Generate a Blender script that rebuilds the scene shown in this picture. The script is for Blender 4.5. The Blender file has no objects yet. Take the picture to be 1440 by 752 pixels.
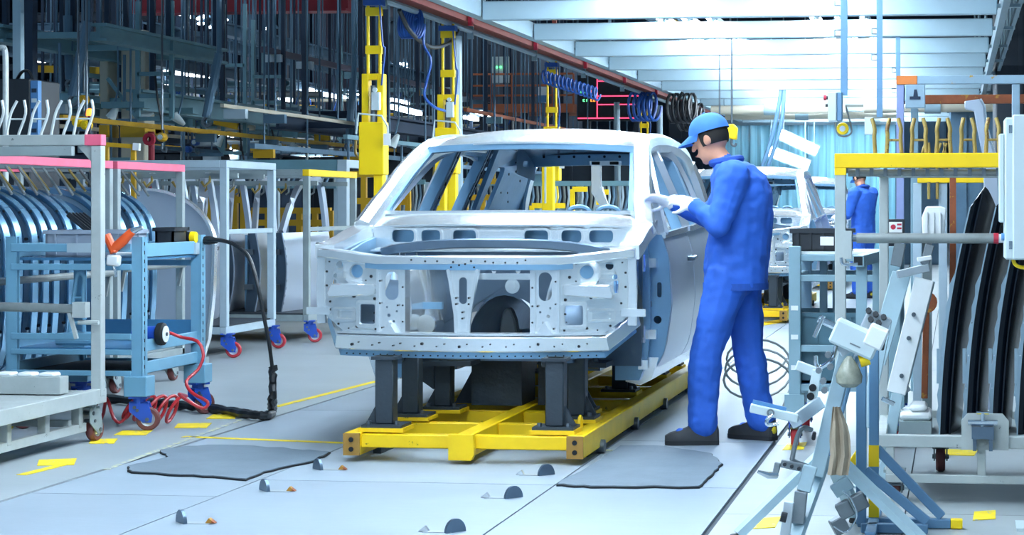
import bpy, bmesh, math, random
from mathutils import Vector, Matrix, Euler
from mathutils.geometry import tessellate_polygon
random.seed(7)
R = math.radians
SC = bpy.context.scene
COL = SC.collection
# ------------------------------------------------------------------ camera
F, CX, CY, HC = 2800.0, 990.0, 290.0, 1.227      # focal length / principal point (1440x752 px), eye height
YAW = R(7.2)
cs, sn = math.cos(YAW), math.sin(YAW)
cam_d = bpy.data.cameras.new('camera'); cam = bpy.data.objects.new('camera', cam_d); COL.objects.link(cam)
cam.location = (0, 0, HC); cam.rotation_euler = (R(90), 0, YAW)
cam_d.sensor_width = 36; cam_d.lens = F * 36 / 1440
cam_d.shift_x = -(CX - 720) / 1440; cam_d.shift_y = -(376 - CY) / 1440
cam_d.clip_end = 300
SC.camera = cam
SC.view_settings.view_transform = 'Standard'; SC.view_settings.look = 'None'
SC.view_settings.gamma = 1; SC.view_settings.use_curve_mapping = False
SC.view_settings.exposure = 0.70
# ------------------------------------------------------------------ daylight filling the hall
w = bpy.data.worlds.new('hall_daylight'); SC.world = w; w.use_nodes = True
bg = w.node_tree.nodes['Background']; bg.inputs[0].default_value = (0.44, 0.70, 0.98, 1); bg.inputs[1].default_value = 0.31
TUBE = 57.0          # brightness of the fluorescent tubes

# ------------------------------------------------------------------ picture -> place
def at(px, py, Y):
    """point on the plane y = Y seen at pixel px, py"""
    t = (px - CX) / F
    X = Y * (t * cs - sn) / (cs + t * sn)
    d = -X * sn + Y * cs
    return Vector((X, Y, HC - (py - CY) * d / F))
def atx(px, py, X):
    t = (px - CX) / F
    Y = X * (cs + t * sn) / (t * cs - sn)
    return at(px, py, Y)
def ground(px, py, z=0.0):
    d = F * (HC - z) / (py - CY); l = (px - CX) / F * d
    return Vector((l * cs - d * sn, l * sn + d * cs, z))
def dep(px, py, d):
    l = (px - CX) / F * d
    return Vector((l * cs - d * sn, l * sn + d * cs, HC - (py - CY) * d / F))

# ------------------------------------------------------------------ materials
def lin(c):
    if isinstance(c, str):
        c = tuple(int(c[i:i + 2], 16) / 255 for i in (0, 2, 4))
    return tuple(x / 12.92 if x <= .04045 else ((x + .055) / 1.055) ** 2.4 for x in c)
MATS = {}
def mat(name, col, rough=.5, metal=0.0, var=.10, scale=6, bump=0.0, bscale=40, chip=None, chip_amt=.62, chip_scale=14, emit=0, ecol=None, trans=0, coat=0, stretch=None, spec=.5):
    m = bpy.data.materials.new(name); m.use_nodes = True; nt = m.node_tree; N = nt.nodes; L = nt.links
    b = N['Principled BSDF']; c = lin(col)
    tc = N.new('ShaderNodeTexCoord'); src = tc.outputs['Object']
    if stretch:
        mp = N.new('ShaderNodeMapping'); mp.inputs['Scale'].default_value = stretch; L.new(src, mp.inputs[0]); src = mp.outputs[0]
    nz = N.new('ShaderNodeTexNoise'); nz.inputs['Scale'].default_value = scale; nz.inputs['Detail'].default_value = 5; nz.inputs['Roughness'].default_value = .6
    L.new(src, nz.inputs['Vector'])
    rp = N.new('ShaderNodeValToRGB'); rp.color_ramp.elements[0].position = .3; rp.color_ramp.elements[1].position = .7
    rp.color_ramp.elements[0].color = tuple(max(0, x * (1 - var)) for x in c) + (1,)
    rp.color_ramp.elements[1].color = tuple(min(1, x * (1 + var)) for x in c) + (1,)
    L.new(nz.outputs[0], rp.inputs[0]); out = rp.outputs[0]
    if chip:
        n2 = N.new('ShaderNodeTexNoise'); n2.inputs['Scale'].default_value = chip_scale; n2.inputs['Detail'].default_value = 6; n2.inputs['Roughness'].default_value = .7
        L.new(src, n2.inputs['Vector'])
        r2 = N.new('ShaderNodeValToRGB'); r2.color_ramp.elements[0].position = chip_amt; r2.color_ramp.elements[1].position = chip_amt + .03
        r2.color_ramp.elements[0].color = (0, 0, 0, 1); r2.color_ramp.elements[1].color = (1, 1, 1, 1)
        L.new(n2.outputs[0], r2.inputs[0])
        mx = N.new('ShaderNodeMix'); mx.data_type = 'RGBA'
        L.new(r2.outputs[0], mx.inputs[0]); L.new(out, mx.inputs[6]); mx.inputs[7].default_value = lin(chip) + (1,); out = mx.outputs[2]
    L.new(out, b.inputs['Base Color'])
    b.inputs['Roughness'].default_value = rough; b.inputs['Metallic'].default_value = metal
    b.inputs['Specular IOR Level'].default_value = spec
    if coat: b.inputs['Coat Weight'].default_value = coat; b.inputs['Coat Roughness'].default_value = .1
    if trans: b.inputs['Transmission Weight'].default_value = trans
    if bump:
        n3 = N.new('ShaderNodeTexNoise'); n3.inputs['Scale'].default_value = bscale; n3.inputs['Detail'].default_value = 4
        L.new(src, n3.inputs['Vector'])
        bp = N.new('ShaderNodeBump'); bp.inputs['Strength'].default_value = bump; bp.inputs['Distance'].default_value = .01
        L.new(n3.outputs[0], bp.inputs['Height']); L.new(bp.outputs[0], b.inputs['Normal'])
    if emit:
        b.inputs['Emission Color'].default_value = lin(ecol or col) + (1,); b.inputs['Emission Strength'].default_value = emit
    MATS[name] = m
    return m
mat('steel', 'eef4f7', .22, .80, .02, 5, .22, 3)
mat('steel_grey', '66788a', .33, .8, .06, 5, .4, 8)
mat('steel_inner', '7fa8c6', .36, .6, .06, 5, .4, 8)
mat('door_skin', 'c2cedd', .30, .6, .03, 3)
mat('hole', '0d141b', .8, 0, .05)
mat('yellow', 'f2c800', .42, 0, .06, 6, chip='6b5206', chip_amt=.70, chip_scale=22)
mat('yellow_clean', 'ffd400', .45, 0, .04, 4)
mat('skid_yellow', 'efc400', .45, 0, .10, 5, chip='4d3f12', chip_amt=.66, chip_scale=16)
mat('endcap', '9c7430', .55, 0, .12, 20)
mat('post_dark', '2e3942', .5, .1, .12, 9, .2, 40)
mat('bolt', '6a747c', .35, .8, .1)
mat('chrome', 'c9d4dc', .18, 1, .05)
mat('rack_white', 'a9b1b0', .5, .05, .10, 7, chip='4e5557', chip_amt=.66, chip_scale=18)
mat('rack_grey', '8d9a9c', .5, .1, .10, 7, chip='50585a', chip_amt=.68, chip_scale=20)
mat('rack_pale', 'a9bcc7', .45, .1, .06, 6, chip='6d7a80', chip_amt=.70, chip_scale=16)
mat('pink', 'e0607c', .5, 0, .08, 8, chip='a98f95', chip_amt=.70)
mat('red', 'b3213a', .5, 0, .08, 8)
mat('cart_blue', '6fa2bd', .45, .05, .06, 7, chip='4d6b7a', chip_amt=.72, chip_scale=20)
mat('table_blue', '84a2ae', .45, .05, .06, 7, chip='5b7580', chip_amt=.70, chip_scale=20)
mat('cart_blue_dark', '3f79a0', .45, .05, .08, 7)
mat('stand_blue', '5f86a6', .45, .05, .07, 7, chip='3a5266', chip_amt=.70, chip_scale=18)
mat('caster_blue', '1e4fb4', .45, .0, .06, 9)
mat('wheel_red', 'b32a36', .5, 0, .10, 12)
mat('wheel_brown', '6d3c3b', .55, 0, .12, 14)
mat('hub', 'c4cbd0', .35, .6, .1)
mat('rubber', '14181b', .6, 0, .2, 30)
mat('mat_rubber', '6b7985', .75, 0, .10, 4, .25, 60)
mat('mat_edge', '15191d', .8, 0, .1)
mat('panel_blue', '7fb0d2', .25, .65, .06, 3)
mat('panel_dark', '101a26', .22, .25, .06, 3)
mat('panel_edge', '9fb6c4', .3, .7, .06, 6)
mat('grey_plastic', '8b98a8', .5, 0, .06, 8)
mat('black_plastic', '1d242c', .45, 0, .1, 9)
mat('teal_plastic', '4a6f7e', .5, 0, .08, 8)
mat('white_plastic', 'e4e9ea', .45, 0, .05, 8)
mat('orange', 'ee5a20', .4, 0, .05, 8)
mat('red_hose', 'b8232d', .35, 0, .06, 9, coat=.3)
mat('blue_hose', '1c4f9c', .4, 0, .06, 9)
mat('black_hose', '141a20', .45, 0, .15, 20)
mat('pipe_grey', '848b8b', .45, .4, .15, 10)
mat('jig_steel', 'b9c4cb', .35, .6, .08, 8)
mat('jig_paint', 'a6bfc9', .45, .05, .07, 8)
mat('jig_dark', '7d868c', .4, .6, .12, 10)
mat('cloth_beige', '9b8e7b', .8, 0, .15, 12)
mat('bag_clear', '8d9082', .25, 0, .25, 30)
mat('rust', '8a4a2a', .7, .1, .25, 8, chip='a8782e', chip_amt=.6)
mat('red_beam', '8e4136', .6, .1, .12, 6)
mat('gantry', '8fa9b9', .5, .05, .1, 6, chip='b38a2c', chip_amt=.60, chip_scale=5)
mat('gantry_orange', 'd87a35', .5, 0, .12, 8)
mat('gantry_mauve', '8793bd', .5, 0, .08, 6)
mat('hook_ochre', 'a08848', .5, .2, .2, 14, chip='7a5a34', chip_amt=.6)
mat('hook_white', 'cfd6d6', .45, .2, .1, 14, chip='7d8484', chip_amt=.64)
mat('cabinet_pale', 'c3d2d5', .4, .05, .03, 5)
mat('beam_white', '93acb8', .4, .0, .04, 4)
mat('beam_grey', '8299a4', .45, .1, .06, 5)
mat('bg_steel', '55748a', .55, .2, .12, 3)
mat('bg_steel_teal', '6a929e', .55, .1, .10, 3)
mat('bg_dark', '222d38', .65, .1, .15, 2)
mat('bg_navy', '1a2f45', .7, .05, .15, 2)
mat('bg_mauve', '5a5766', .6, .05, .12, 2)
mat('bg_column', '7d7a80', .6, 0, .08, 3)
mat('bg_cream', 'b8b2a0', .6, 0, .08, 3)
mat('bg_yellow', 'c79a12', .5, 0, .1, 4)
mat('bg_red', '8d1c2e', .6, 0, .1, 3)
mat('bg_panel', '5a6472', .6, .05, .08, 2)
mat('orange_rail', 'b0603a', .5, 0, .1, 4)
mat('machine_blue', '4f84b8', .45, .05, .08, 5)
mat('screen_dark', '10151c', .25, 0, .05)
mat('lamp_glow', 'ffffff', .5, 0, 0, 4, emit=9, ecol='eaf5ff')
mat('tube_glow', 'ffffff', .5, 0, 0, 4, emit=TUBE, ecol='e6f3ff')
mat('bay_glow', 'ffffff', .5, 0, 0, 4, emit=150, ecol='d8ecff')
mat('red_led', 'ff4466', .5, 0, 0, 4, emit=2.2, ecol='ff3a5c')
mat('green_led', '66ff99', .5, 0, 0, 4, emit=1.5, ecol='60e890')
mat('amber_led', 'ffbb55', .5, 0, 0, 4, emit=1.6, ecol='ffa04a')
mat('orange_led', 'ff8a30', .5, 0, 0, 4, emit=1.6, ecol='ff8a30')
mat('hall_wall', '33455a', .8, 0, .2, .6)
mat('hall_roof', '1c2530', .8, 0, .2, .5)
mat('floor_base', '3c4650', .8, 0, .15, 3)
mat('suit_blue', '2a62c8', .75, 0, .10, 9, .35, 16)
mat('suit_dark', '1f4fa8', .8, 0, .1, 9)
mat('cap_blue', '3a74c4', .75, 0, .08, 12)
mat('cap_light', '5aa0d8', .75, 0, .08, 12)
mat('skin', 'd99a7c', .55, 0, .05, 20)
mat('hair', '1b1613', .7, 0, .2, 60)
mat('glove', 'e6eaee', .8, 0, .06, 40, .3, 120)
mat('shoe', '2f3338', .6, 0, .15, 20)
mat('sole', '20242a', .7, 0, .1)
mat('shoe_yellow', 'c8b420', .6, 0, .1)
mat('eye', '15110f', .3)
mat('lip', 'b0655a', .5)
mat('paint_yellow', 'f2d21a', .6, 0, .10, 10, chip='a3abae', chip_amt=.60, chip_scale=18)
mat('paint_faded', 'c9c9a6', .6, 0, .10, 8, chip='a3abae', chip_amt=.47, chip_scale=18)
def floor_mat(name, c, seed, rough=.42):
    m = mat(name, c, rough, 0, .07, 1.3, .06, 25)
    nt = m.node_tree; N = nt.nodes; L = nt.links; b = N['Principled BSDF']
    tc = N['Texture Coordinate']
    mp = N.new('ShaderNodeMapping'); mp.inputs['Scale'].default_value = (.7, 9, 1); mp.inputs['Location'].default_value = (seed, seed, 0)
    L.new(tc.outputs['Object'], mp.inputs[0])
    n = N.new('ShaderNodeTexNoise'); n.inputs['Scale'].default_value = 3; n.inputs['Detail'].default_value = 8
    L.new(mp.outputs[0], n.inputs['Vector'])
    r = N.new('ShaderNodeValToRGB'); r.color_ramp.elements[0].position = .35; r.color_ramp.elements[1].position = .75
    r.color_ramp.elements[0].color = (.82, .85, .88, 1); r.color_ramp.elements[1].color = (1, 1, 1, 1)
    L.new(n.outputs[0], r.inputs[0])
    mx = N.new('ShaderNodeMix'); mx.data_type = 'RGBA'; mx.blend_type = 'MULTIPLY'; mx.inputs[0].default_value = 1
    old = b.inputs['Base Color'].links[0].from_socket
    L.new(old, mx.inputs[6]); L.new(r.outputs[0], mx.inputs[7]); L.new(mx.outputs[2], b.inputs['Base Color'])
    rr = N.new('ShaderNodeMapRange'); rr.inputs['To Min'].default_value = rough - .1; rr.inputs['To Max'].default_value = rough + .15
    L.new(n.outputs[0], rr.inputs[0]); L.new(rr.outputs[0], b.inputs['Roughness'])
floor_mat('plate', '98a4ae', 0); floor_mat('plate_b', '9eaab4', 5); floor_mat('slab', 'a3abae', 9); floor_mat('slab_right', 'a2a9aa', 3)
# translucent strip curtain
m = mat('curtain', '84bccf', .08, 0, .40, 1.2, stretch=(8, 1, .2))
m.node_tree.nodes['Principled BSDF'].inputs['Alpha'].default_value = .96
m = mat('clear_tube', 'c0ccd4', .15, 0, .05); 

# ------------------------------------------------------------------ mesh builder
class MB:
    def __init__(s, M=None): s.v = []; s.f = []; s.M = M or Matrix.Identity(4); s.cuts = []
    def add(s, vs, fs):
        o = len(s.v); s.cuts.append((o, len(s.f))); s.v += [s.M @ Vector(p) for p in vs]; s.f += [tuple(i + o for i in f) for f in fs]; return s
    def bx(s, x0, x1, y0, y1, z0, z1):
        return s.add([(x0, y0, z0), (x1, y0, z0), (x1, y1, z0), (x0, y1, z0), (x0, y0, z1), (x1, y0, z1), (x1, y1, z1), (x0, y1, z1)],
                     [(0, 3, 2, 1), (4, 5, 6, 7), (0, 1, 5, 4), (1, 2, 6, 5), (2, 3, 7, 6), (3, 0, 4, 7)])
    def box(s, c, d, rot=None):
        M0 = s.M; T = Matrix.Translation(Vector(c))
        if rot is not None: T = T @ (rot.to_4x4() if isinstance(rot, Matrix) else Euler(rot).to_matrix().to_4x4())
        s.M = M0 @ T; a, b, h = [x / 2 for x in d]; s.bx(-a, a, -b, b, -h, h); s.M = M0; return s
    def bar(s, p, q, w, h=None, up=(0, 0, 1)):
        p, q = Vector(p), Vector(q); h = h or w; d = (q - p); L = d.length
        if L < 1e-6: return s
        d.normalize(); u = Vector(up)
        if abs(d.dot(u)) > .95: u = Vector((0, 1, 0))
        x = d.cross(u).normalized(); z = x.cross(d)
        v = []
        for e in (p, q):
            for a, b in ((-1, -1), (1, -1), (1, 1), (-1, 1)): v.append(e + x * (a * w / 2) + z * (b * h / 2))
        return s.add(v, [(3, 2, 1, 0), (4, 5, 6, 7), (0, 1, 5, 4), (1, 2, 6, 5), (2, 3, 7, 6), (3, 0, 4, 7)])
    def tube(s, pts, r, n=8, cap=True, flat=1.0):
        P = [Vector(p) for p in pts]; m = len(P); rs = r if isinstance(r, (list, tuple)) else [r] * m
        t0 = (P[1] - P[0]).normalized(); u = Vector((0, 0, 1)) if abs(t0.z) < .9 else Vector((1, 0, 0))
        u = (u - t0 * u.dot(t0)).normalized(); vs = []; fs = []
        for i in range(m):
            t = (P[min(i + 1, m - 1)] - P[max(i - 1, 0)]).normalized()
            u = (u - t * u.dot(t))
            u = u.normalized() if u.length > 1e-6 else t.orthogonal().normalized()
            b = t.cross(u)
            for k in range(n):
                a = 2 * math.pi * k / n; vs.append(P[i] + (u * math.cos(a) * flat + b * math.sin(a)) * rs[i])
        for i in range(m - 1):
            for k in range(n):
                k2 = (k + 1) % n; fs.append((i * n + k, i * n + k2, (i + 1) * n + k2, (i + 1) * n + k))
        if cap: fs.append(tuple(range(n - 1, -1, -1))); fs.append(tuple((m - 1) * n + k for k in range(n)))
        return s.add(vs, fs)
    def cyl(s, p, q, r, n=16): return s.tube([p, q], r, n)
    def sweep(s, pts, w, h, up=(0, 0, 1), cap=True):
        """rectangular section swept along pts; w across, h along up. w/h may be lists"""
        P = [Vector(p) for p in pts]; m = len(P); vs = []; fs = []
        W = w if isinstance(w, (list, tuple)) else [w] * m; Hh = h if isinstance(h, (list, tuple)) else [h] * m
        for i in range(m):
            t = (P[min(i + 1, m - 1)] - P[max(i - 1, 0)]).normalized(); u = Vector(up)
            if abs(t.dot(u)) > .97: u = Vector((0, 1, 0))
            x = t.cross(u).normalized(); z = x.cross(t)
            for a, b in ((-1, -1), (1, -1), (1, 1), (-1, 1)): vs.append(P[i] + x * (a * W[i] / 2) + z * (b * Hh[i] / 2))
        for i in range(m - 1):
            for k in range(4):
                k2 = (k + 1) % 4; fs.append((i * 4 + k, i * 4 + k2, i * 4 + 4 + k2, i * 4 + 4 + k))
        if cap: fs.append((3, 2, 1, 0)); fs.append(tuple((m - 1) * 4 + k for k in range(4)))
        return s.add(vs, fs)
    def lathe(s, prof, c=(0, 0, 0), axis='z', n=24, cap=True):
        vs = []; fs = []; m = len(prof)
        for r, h in prof:
            for k in range(n):
                a = 2 * math.pi * k / n; x, y = r * math.cos(a), r * math.sin(a)
                p = {'z': (x, y, h), 'x': (h, x, y), 'y': (y, h, x)}[axis]
                vs.append((p[0] + c[0], p[1] + c[1], p[2] + c[2]))
        for i in range(m - 1):
            for k in range(n):
                k2 = (k + 1) % n; fs.append((i * n + k, i * n + k2, i * n + n + k2, i * n + n + k))
        if cap:
            fs.append(tuple(range(n - 1, -1, -1))); fs.append(tuple((m - 1) * n + k for k in range(n)))
        return s.add(vs, fs)
    def plate(s, outer, holes, t, fn):
        """2d polygon with holes, thickness t; fn(u, v, d) -> 3d point, d in 0..t"""
        loops = [outer] + list(holes); tri = tessellate_polygon([[Vector((a, b, 0)) for a, b in l] for l in loops])
        flat = [p for l in loops for p in l]; n = len(flat)
        vs = [fn(a, b, 0) for a, b in flat] + [fn(a, b, t) for a, b in flat]
        fs = [tuple(f) for f in tri] + [tuple(i + n for i in reversed(f)) for f in tri]
        o = 0
        for l in loops:
            k = len(l)
            for i in range(k): fs.append((o + i, o + (i + 1) % k, o + (i + 1) % k + n, o + i + n))
            o += k
        return s.add(vs, fs)
    def grid(s, fn, nu, nv, t=0, tdir=None):
        vs = []; fs = []
        for i in range(nu + 1):
            for j in range(nv + 1): vs.append(Vector(fn(i / nu, j / nv)))
        I = lambda i, j: i * (nv + 1) + j
        for i in range(nu):
            for j in range(nv): fs.append((I(i, j), I(i + 1, j), I(i + 1, j + 1), I(i, j + 1)))
        if t:
            n = len(vs); td = Vector(tdir) * t; vs += [p + td for p in vs]; top = list(fs)
            fs += [tuple(k + n for k in reversed(f)) for f in top]
            ed = [I(i, 0) for i in range(nu + 1)] + [I(nu, j) for j in range(1, nv + 1)] + [I(i, nv) for i in range(nu - 1, -1, -1)] + [I(0, j) for j in range(nv - 1, 0, -1)]
            for a, b in zip(ed, ed[1:] + ed[:1]): fs.append((a, b, b + n, a + n))
        return s.add(vs, fs)
    def prism(s, poly, axis, a, b):
        """poly: 2d points in the two other axes; extruded along axis from a to b"""
        def P(u, v, d): return {'x': (d, u, v), 'y': (u, d, v), 'z': (u, v, d)}[axis]
        n = len(poly); vs = [P(u, v, a) for u, v in poly] + [P(u, v, b) for u, v in poly]
        fs = [tuple(range(n)), tuple(range(2 * n - 1, n - 1, -1))] + [(i, (i + 1) % n, (i + 1) % n + n, i + n) for i in range(n)]
        return s.add(vs, fs)
    def ball(s, c, r, n=12, m=8, rot=None):
        r = (r, r, r) if not isinstance(r, (tuple, list)) else r
        M = (rot.to_3x3() if isinstance(rot, Matrix) else Euler(rot).to_matrix()) if rot is not None else Matrix.Identity(3)
        vs = []; fs = []; c = Vector(c)
        for j in range(m + 1):
            th = math.pi * j / m
            for i in range(n):
                a = 2 * math.pi * i / n
                vs.append(c + M @ Vector((r[0] * math.sin(th) * math.cos(a), r[1] * math.sin(th) * math.sin(a), r[2] * math.cos(th))))
        for j in range(m):
            for i in range(n):
                i2 = (i + 1) % n; fs.append((j * n + i, j * n + n + i, j * n + n + i2, j * n + i2))
        return s.add(vs, fs)

ORG = {}
def mesh_obj(name, mb, material, smooth=True, bevel=0, org=Vector((0, 0, 0))):
    me = bpy.data.meshes.new(name)
    me.from_pydata([tuple(p - org) for p in mb.v], [], mb.f)
    bm = bmesh.new(); bm.from_mesh(me)
    bmesh.ops.remove_doubles(bm, verts=bm.verts, dist=1e-5); bmesh.ops.recalc_face_normals(bm, faces=bm.faces)
    bm.to_mesh(me); bm.free()
    if isinstance(material, (list, tuple)):
        for q in material: me.materials.append(MATS[q])
    else: me.materials.append(MATS[material])
    if smooth:
        me.polygons.foreach_set('use_smooth', [True] * len(me.polygons)); me.set_sharp_from_angle(angle=R(35))
    o = bpy.data.objects.new(name, me); COL.objects.link(o)
    if bevel:
        bv = o.modifiers.new('bevel', 'BEVEL'); bv.width = bevel; bv.segments = 1; bv.limit_method = 'ANGLE'; bv.angle_limit = R(50)
    return o
def tag(o, label, cat, group=None):
    o['label'] = label; o['category'] = cat
    if group: o['group'] = group
    return o
def thing(name, label, cat, loc=(0, 0, 0), group=None):
    o = bpy.data.objects.new(name, None); COL.objects.link(o); o.location = loc; o.empty_display_size = .1
    ORG[o] = Vector(loc); return tag(o, label, cat, group)
FINE = {'panel_hole', 'pillar_hole', 'rail_hole', 'tie_hole', 'brace_hole', 'post_hole', 'header_hole', 'slot_row', 'latch_slot', 'cap_bolt', 'foot_bolt', 'axle_bolt', 'digit', 'label_mark', 'caster', 'cap_screw', 'post'}
def pieces(mb):
    """pieces of a builder that do not touch each other"""
    n = len(mb.cuts)
    if n < 2 or n > 60: return [mb]
    ends = mb.cuts[1:] + [(len(mb.v), len(mb.f))]; bb = []
    for (a, _), (b, _) in zip(mb.cuts, ends):
        vs = mb.v[a:b]; bb.append([min(p[i] for p in vs) for i in range(3)] + [max(p[i] for p in vs) for i in range(3)])
    grp = list(range(n))
    def root(i):
        while grp[i] != i: i = grp[i]
        return i
    for i in range(n):
        for j in range(i):
            if all(bb[i][k] <= bb[j][k + 3] + .004 and bb[j][k] <= bb[i][k + 3] + .004 for k in range(3)): grp[root(i)] = root(j)
    out = {}
    for i in range(n):
        q = out.setdefault(root(i), MB()); (a, c), (b, d) = mb.cuts[i], ends[i]; o = len(q.v)
        q.v += mb.v[a:b]; q.f += [tuple(k - a + o for k in f) for f in mb.f[c:d]]
    return list(out.values())
def part(name, mb, material, parent, bevel=0, smooth=True, label=None):
    org = ORG[parent]
    for q in reversed(pieces(mb) if name not in FINE else [mb]):
        o = mesh_obj(name, q, material, smooth, bevel, org); o.parent = parent; ORG[o] = org
        if name in FINE and len(mb.cuts) > 2 and name not in ('caster', 'post'): o['kind'] = 'stuff'
    if label: o['label'] = label
    return o
def single(name, mb, material, label, cat, group=None, bevel=0, smooth=True):
    zs = [p.z for p in mb.v]; xs = [p.x for p in mb.v]; ys = [p.y for p in mb.v]
    org = Vector(((min(xs) + max(xs)) / 2, (min(ys) + max(ys)) / 2, min(zs)))
    o = mesh_obj(name, mb, material, smooth, bevel, org); o.location = org; ORG[o] = org
    return tag(o, label, cat, group)
def struct(name, mb, material, smooth=False):
    o = mesh_obj(name, mb, material, smooth); o['kind'] = 'structure'; ORG[o] = Vector(); return o
def copy_tree(o, parent=None):
    c = o.copy(); COL.objects.link(c); c.parent = parent
    for ch in list(o.children): copy_tree(ch, c)
    return c
def arc(n, a0, a1): return [(math.cos(a0 + (a1 - a0) * i / n), math.sin(a0 + (a1 - a0) * i / n)) for i in range(n + 1)]
def rrect(x0, x1, y0, y1, r, n=4):
    r = min(r, (x1 - x0) / 2 - 1e-4, (y1 - y0) / 2 - 1e-4); o = []
    for cx, cy, a in ((x1 - r, y1 - r, 0), (x0 + r, y1 - r, 90), (x0 + r, y0 + r, 180), (x1 - r, y0 + r, 270)):
        o += [(cx + r * a_, cy + r * b_) for a_, b_ in ((c, d) for c, d in arc(n, R(a), R(a + 90)))]
    return o
def circ(cx, cy, r, n=16): return [(cx + r * math.cos(2 * math.pi * k / n), cy + r * math.sin(2 * math.pi * k / n)) for k in range(n)]
def lerp(xs, ys, x):
    if x <= xs[0]: return ys[0]
    for a, b, c, d in zip(xs, xs[1:], ys, ys[1:]):
        if x <= b: return c + (d - c) * (x - a) / (b - a)
    return ys[-1]
def smooth_pts(P, n=6):
    """Catmull-Rom through P"""
    P = [Vector(p) for p in P]; Q = [P[0] * 2 - P[1]] + P + [P[-1] * 2 - P[-2]]; o = []
    for i in range(1, len(Q) - 2):
        a, b, c, d = Q[i - 1:i + 3]
        for k in range(n):
            t = k / n; o.append(.5 * ((2 * b) + (c - a) * t + (2 * a - 5 * b + 4 * c - d) * t * t + (3 * b - a - 3 * c + d) * t ** 3))
    o.append(P[-1]); return o
# ================================================================== SETTING
XL, XR = -3.93, -.94                     # edges of the conveyor lane
floor = struct('floor', MB().bx(-32, 14, -3, 70, -.2, -.012), 'floor_base')
ceiling = struct('ceiling', MB().bx(-32, 14, 14, 70, 9, 9.2), 'hall_roof')
wall_back = struct('wall_back', MB().bx(-32, 14, 70, 70.2, -.2, 9.2), 'hall_wall')
wall_left = struct('wall_left', MB().bx(-32.2, -32, 14, 70, -.2, 9.2), 'hall_wall')
wall_right = struct('wall_right', MB().bx(14, 14.2, 14, 70, -.2, 9.2), 'hall_wall')
def pave(name, x0, x1, ys, m, parent=floor, gap=.004):
    ms = m if isinstance(m, list) else [m]
    for i, (a, b) in enumerate(zip(ys, ys[1:])):
        part(name, MB().bx(x0 + gap, x1 - gap, a + gap, b - gap, -.012, 0), ms[i % len(ms)], parent, smooth=False)
rows = [-3, 1.6, 4.0, 6.3, 8.62, 10.72, 13.0, 15.2, 17.5, 20, 23, 26, 30, 36, 44]
pave('floor_plate', XL, -3.1, [-3, 2.4, 5.2, 8.1, 11.6, 14.5, 18, 22, 27, 34, 44], ['plate', 'plate_b'])
pave('floor_plate', -3.1, -1.75, rows, ['plate_b', 'plate'])
pave('floor_plate', -1.75, XR, [-3, 3, 5.6, 8.62, 10.3, 13, 16, 20, 25, 31, 44], ['plate', 'plate_b'])
pave('floor_slab', -32, XL - .02, [-3, 6, 16, 30, 70], 'slab', gap=.002)
pave('floor_slab', XR + .02, -.2, [-3, 5.5, 7.9, 10.2, 12.5, 16, 24, 44], 'slab_right', gap=.003)
pave('floor_slab', -.2, 14, [-3, 8, 15, 30, 70], 'slab_right', gap=.003)
pave('floor_slab', XL - .02, -.2, [44, 70], 'slab', gap=.002)
def paint(pts, m='paint_yellow'):
    P = [ground(*p) for p in pts]; n = len(P)
    mb = MB().add([(p.x, p.y, .0008) for p in P] + [(p.x, p.y, .0032) for p in P],
                  [tuple(range(n)), tuple(range(2 * n - 1, n - 1, -1))] + [(i, (i + 1) % n, (i + 1) % n + n, i + n) for i in range(n)])
    part('paint_mark', mb, m, floor, smooth=False)
def line(x0, y0, x1, y1, w, m='paint_yellow'):
    a, b = ground(x0, y0), ground(x1, y1); d = (b - a).normalized(); s = Vector((-d.y, d.x, 0)) * w / 2
    P = [a - s, b - s, b + s, a + s]
    mb = MB().add([(p.x, p.y, .0006) for p in P] + [(p.x, p.y, .0028) for p in P], [(0, 1, 2, 3), (7, 6, 5, 4), (0, 1, 5, 4), (1, 2, 6, 5), (2, 3, 7, 6), (3, 0, 4, 7)])
    part('paint_line', mb, m, floor, smooth=False)
line(388, 572, 530, 536, .05); line(258, 614, 485, 623, .05); line(835, 633, 930, 634, .05, 'paint_faded')
line(150, 660, 345, 588, .03, 'paint_faded'); line(30, 668, 95, 652, .05)
for q in ([(172, 606), (215, 605), (205, 612), (160, 612)], [(130, 618), (166, 617), (160, 624), (125, 624)], [(250, 596), (298, 595), (290, 602), (245, 602)],
          [(300, 583), (335, 582), (330, 589), (290, 589)], [(55, 647), (108, 645), (104, 654), (52, 655)], [(0, 600), (20, 599), (15, 606), (0, 606)],
          [(1108, 624), (1135, 622), (1130, 632), (1100, 633)], [(1330, 632), (1375, 633), (1370, 641), (1325, 640)], [(1060, 730), (1098, 727), (1090, 742), (1055, 744)],
          [(1370, 720), (1400, 718), (1400, 730), (1368, 732)], [(1060, 455), (1110, 447), (1112, 451), (1062, 460)]):
    paint(q)
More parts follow.
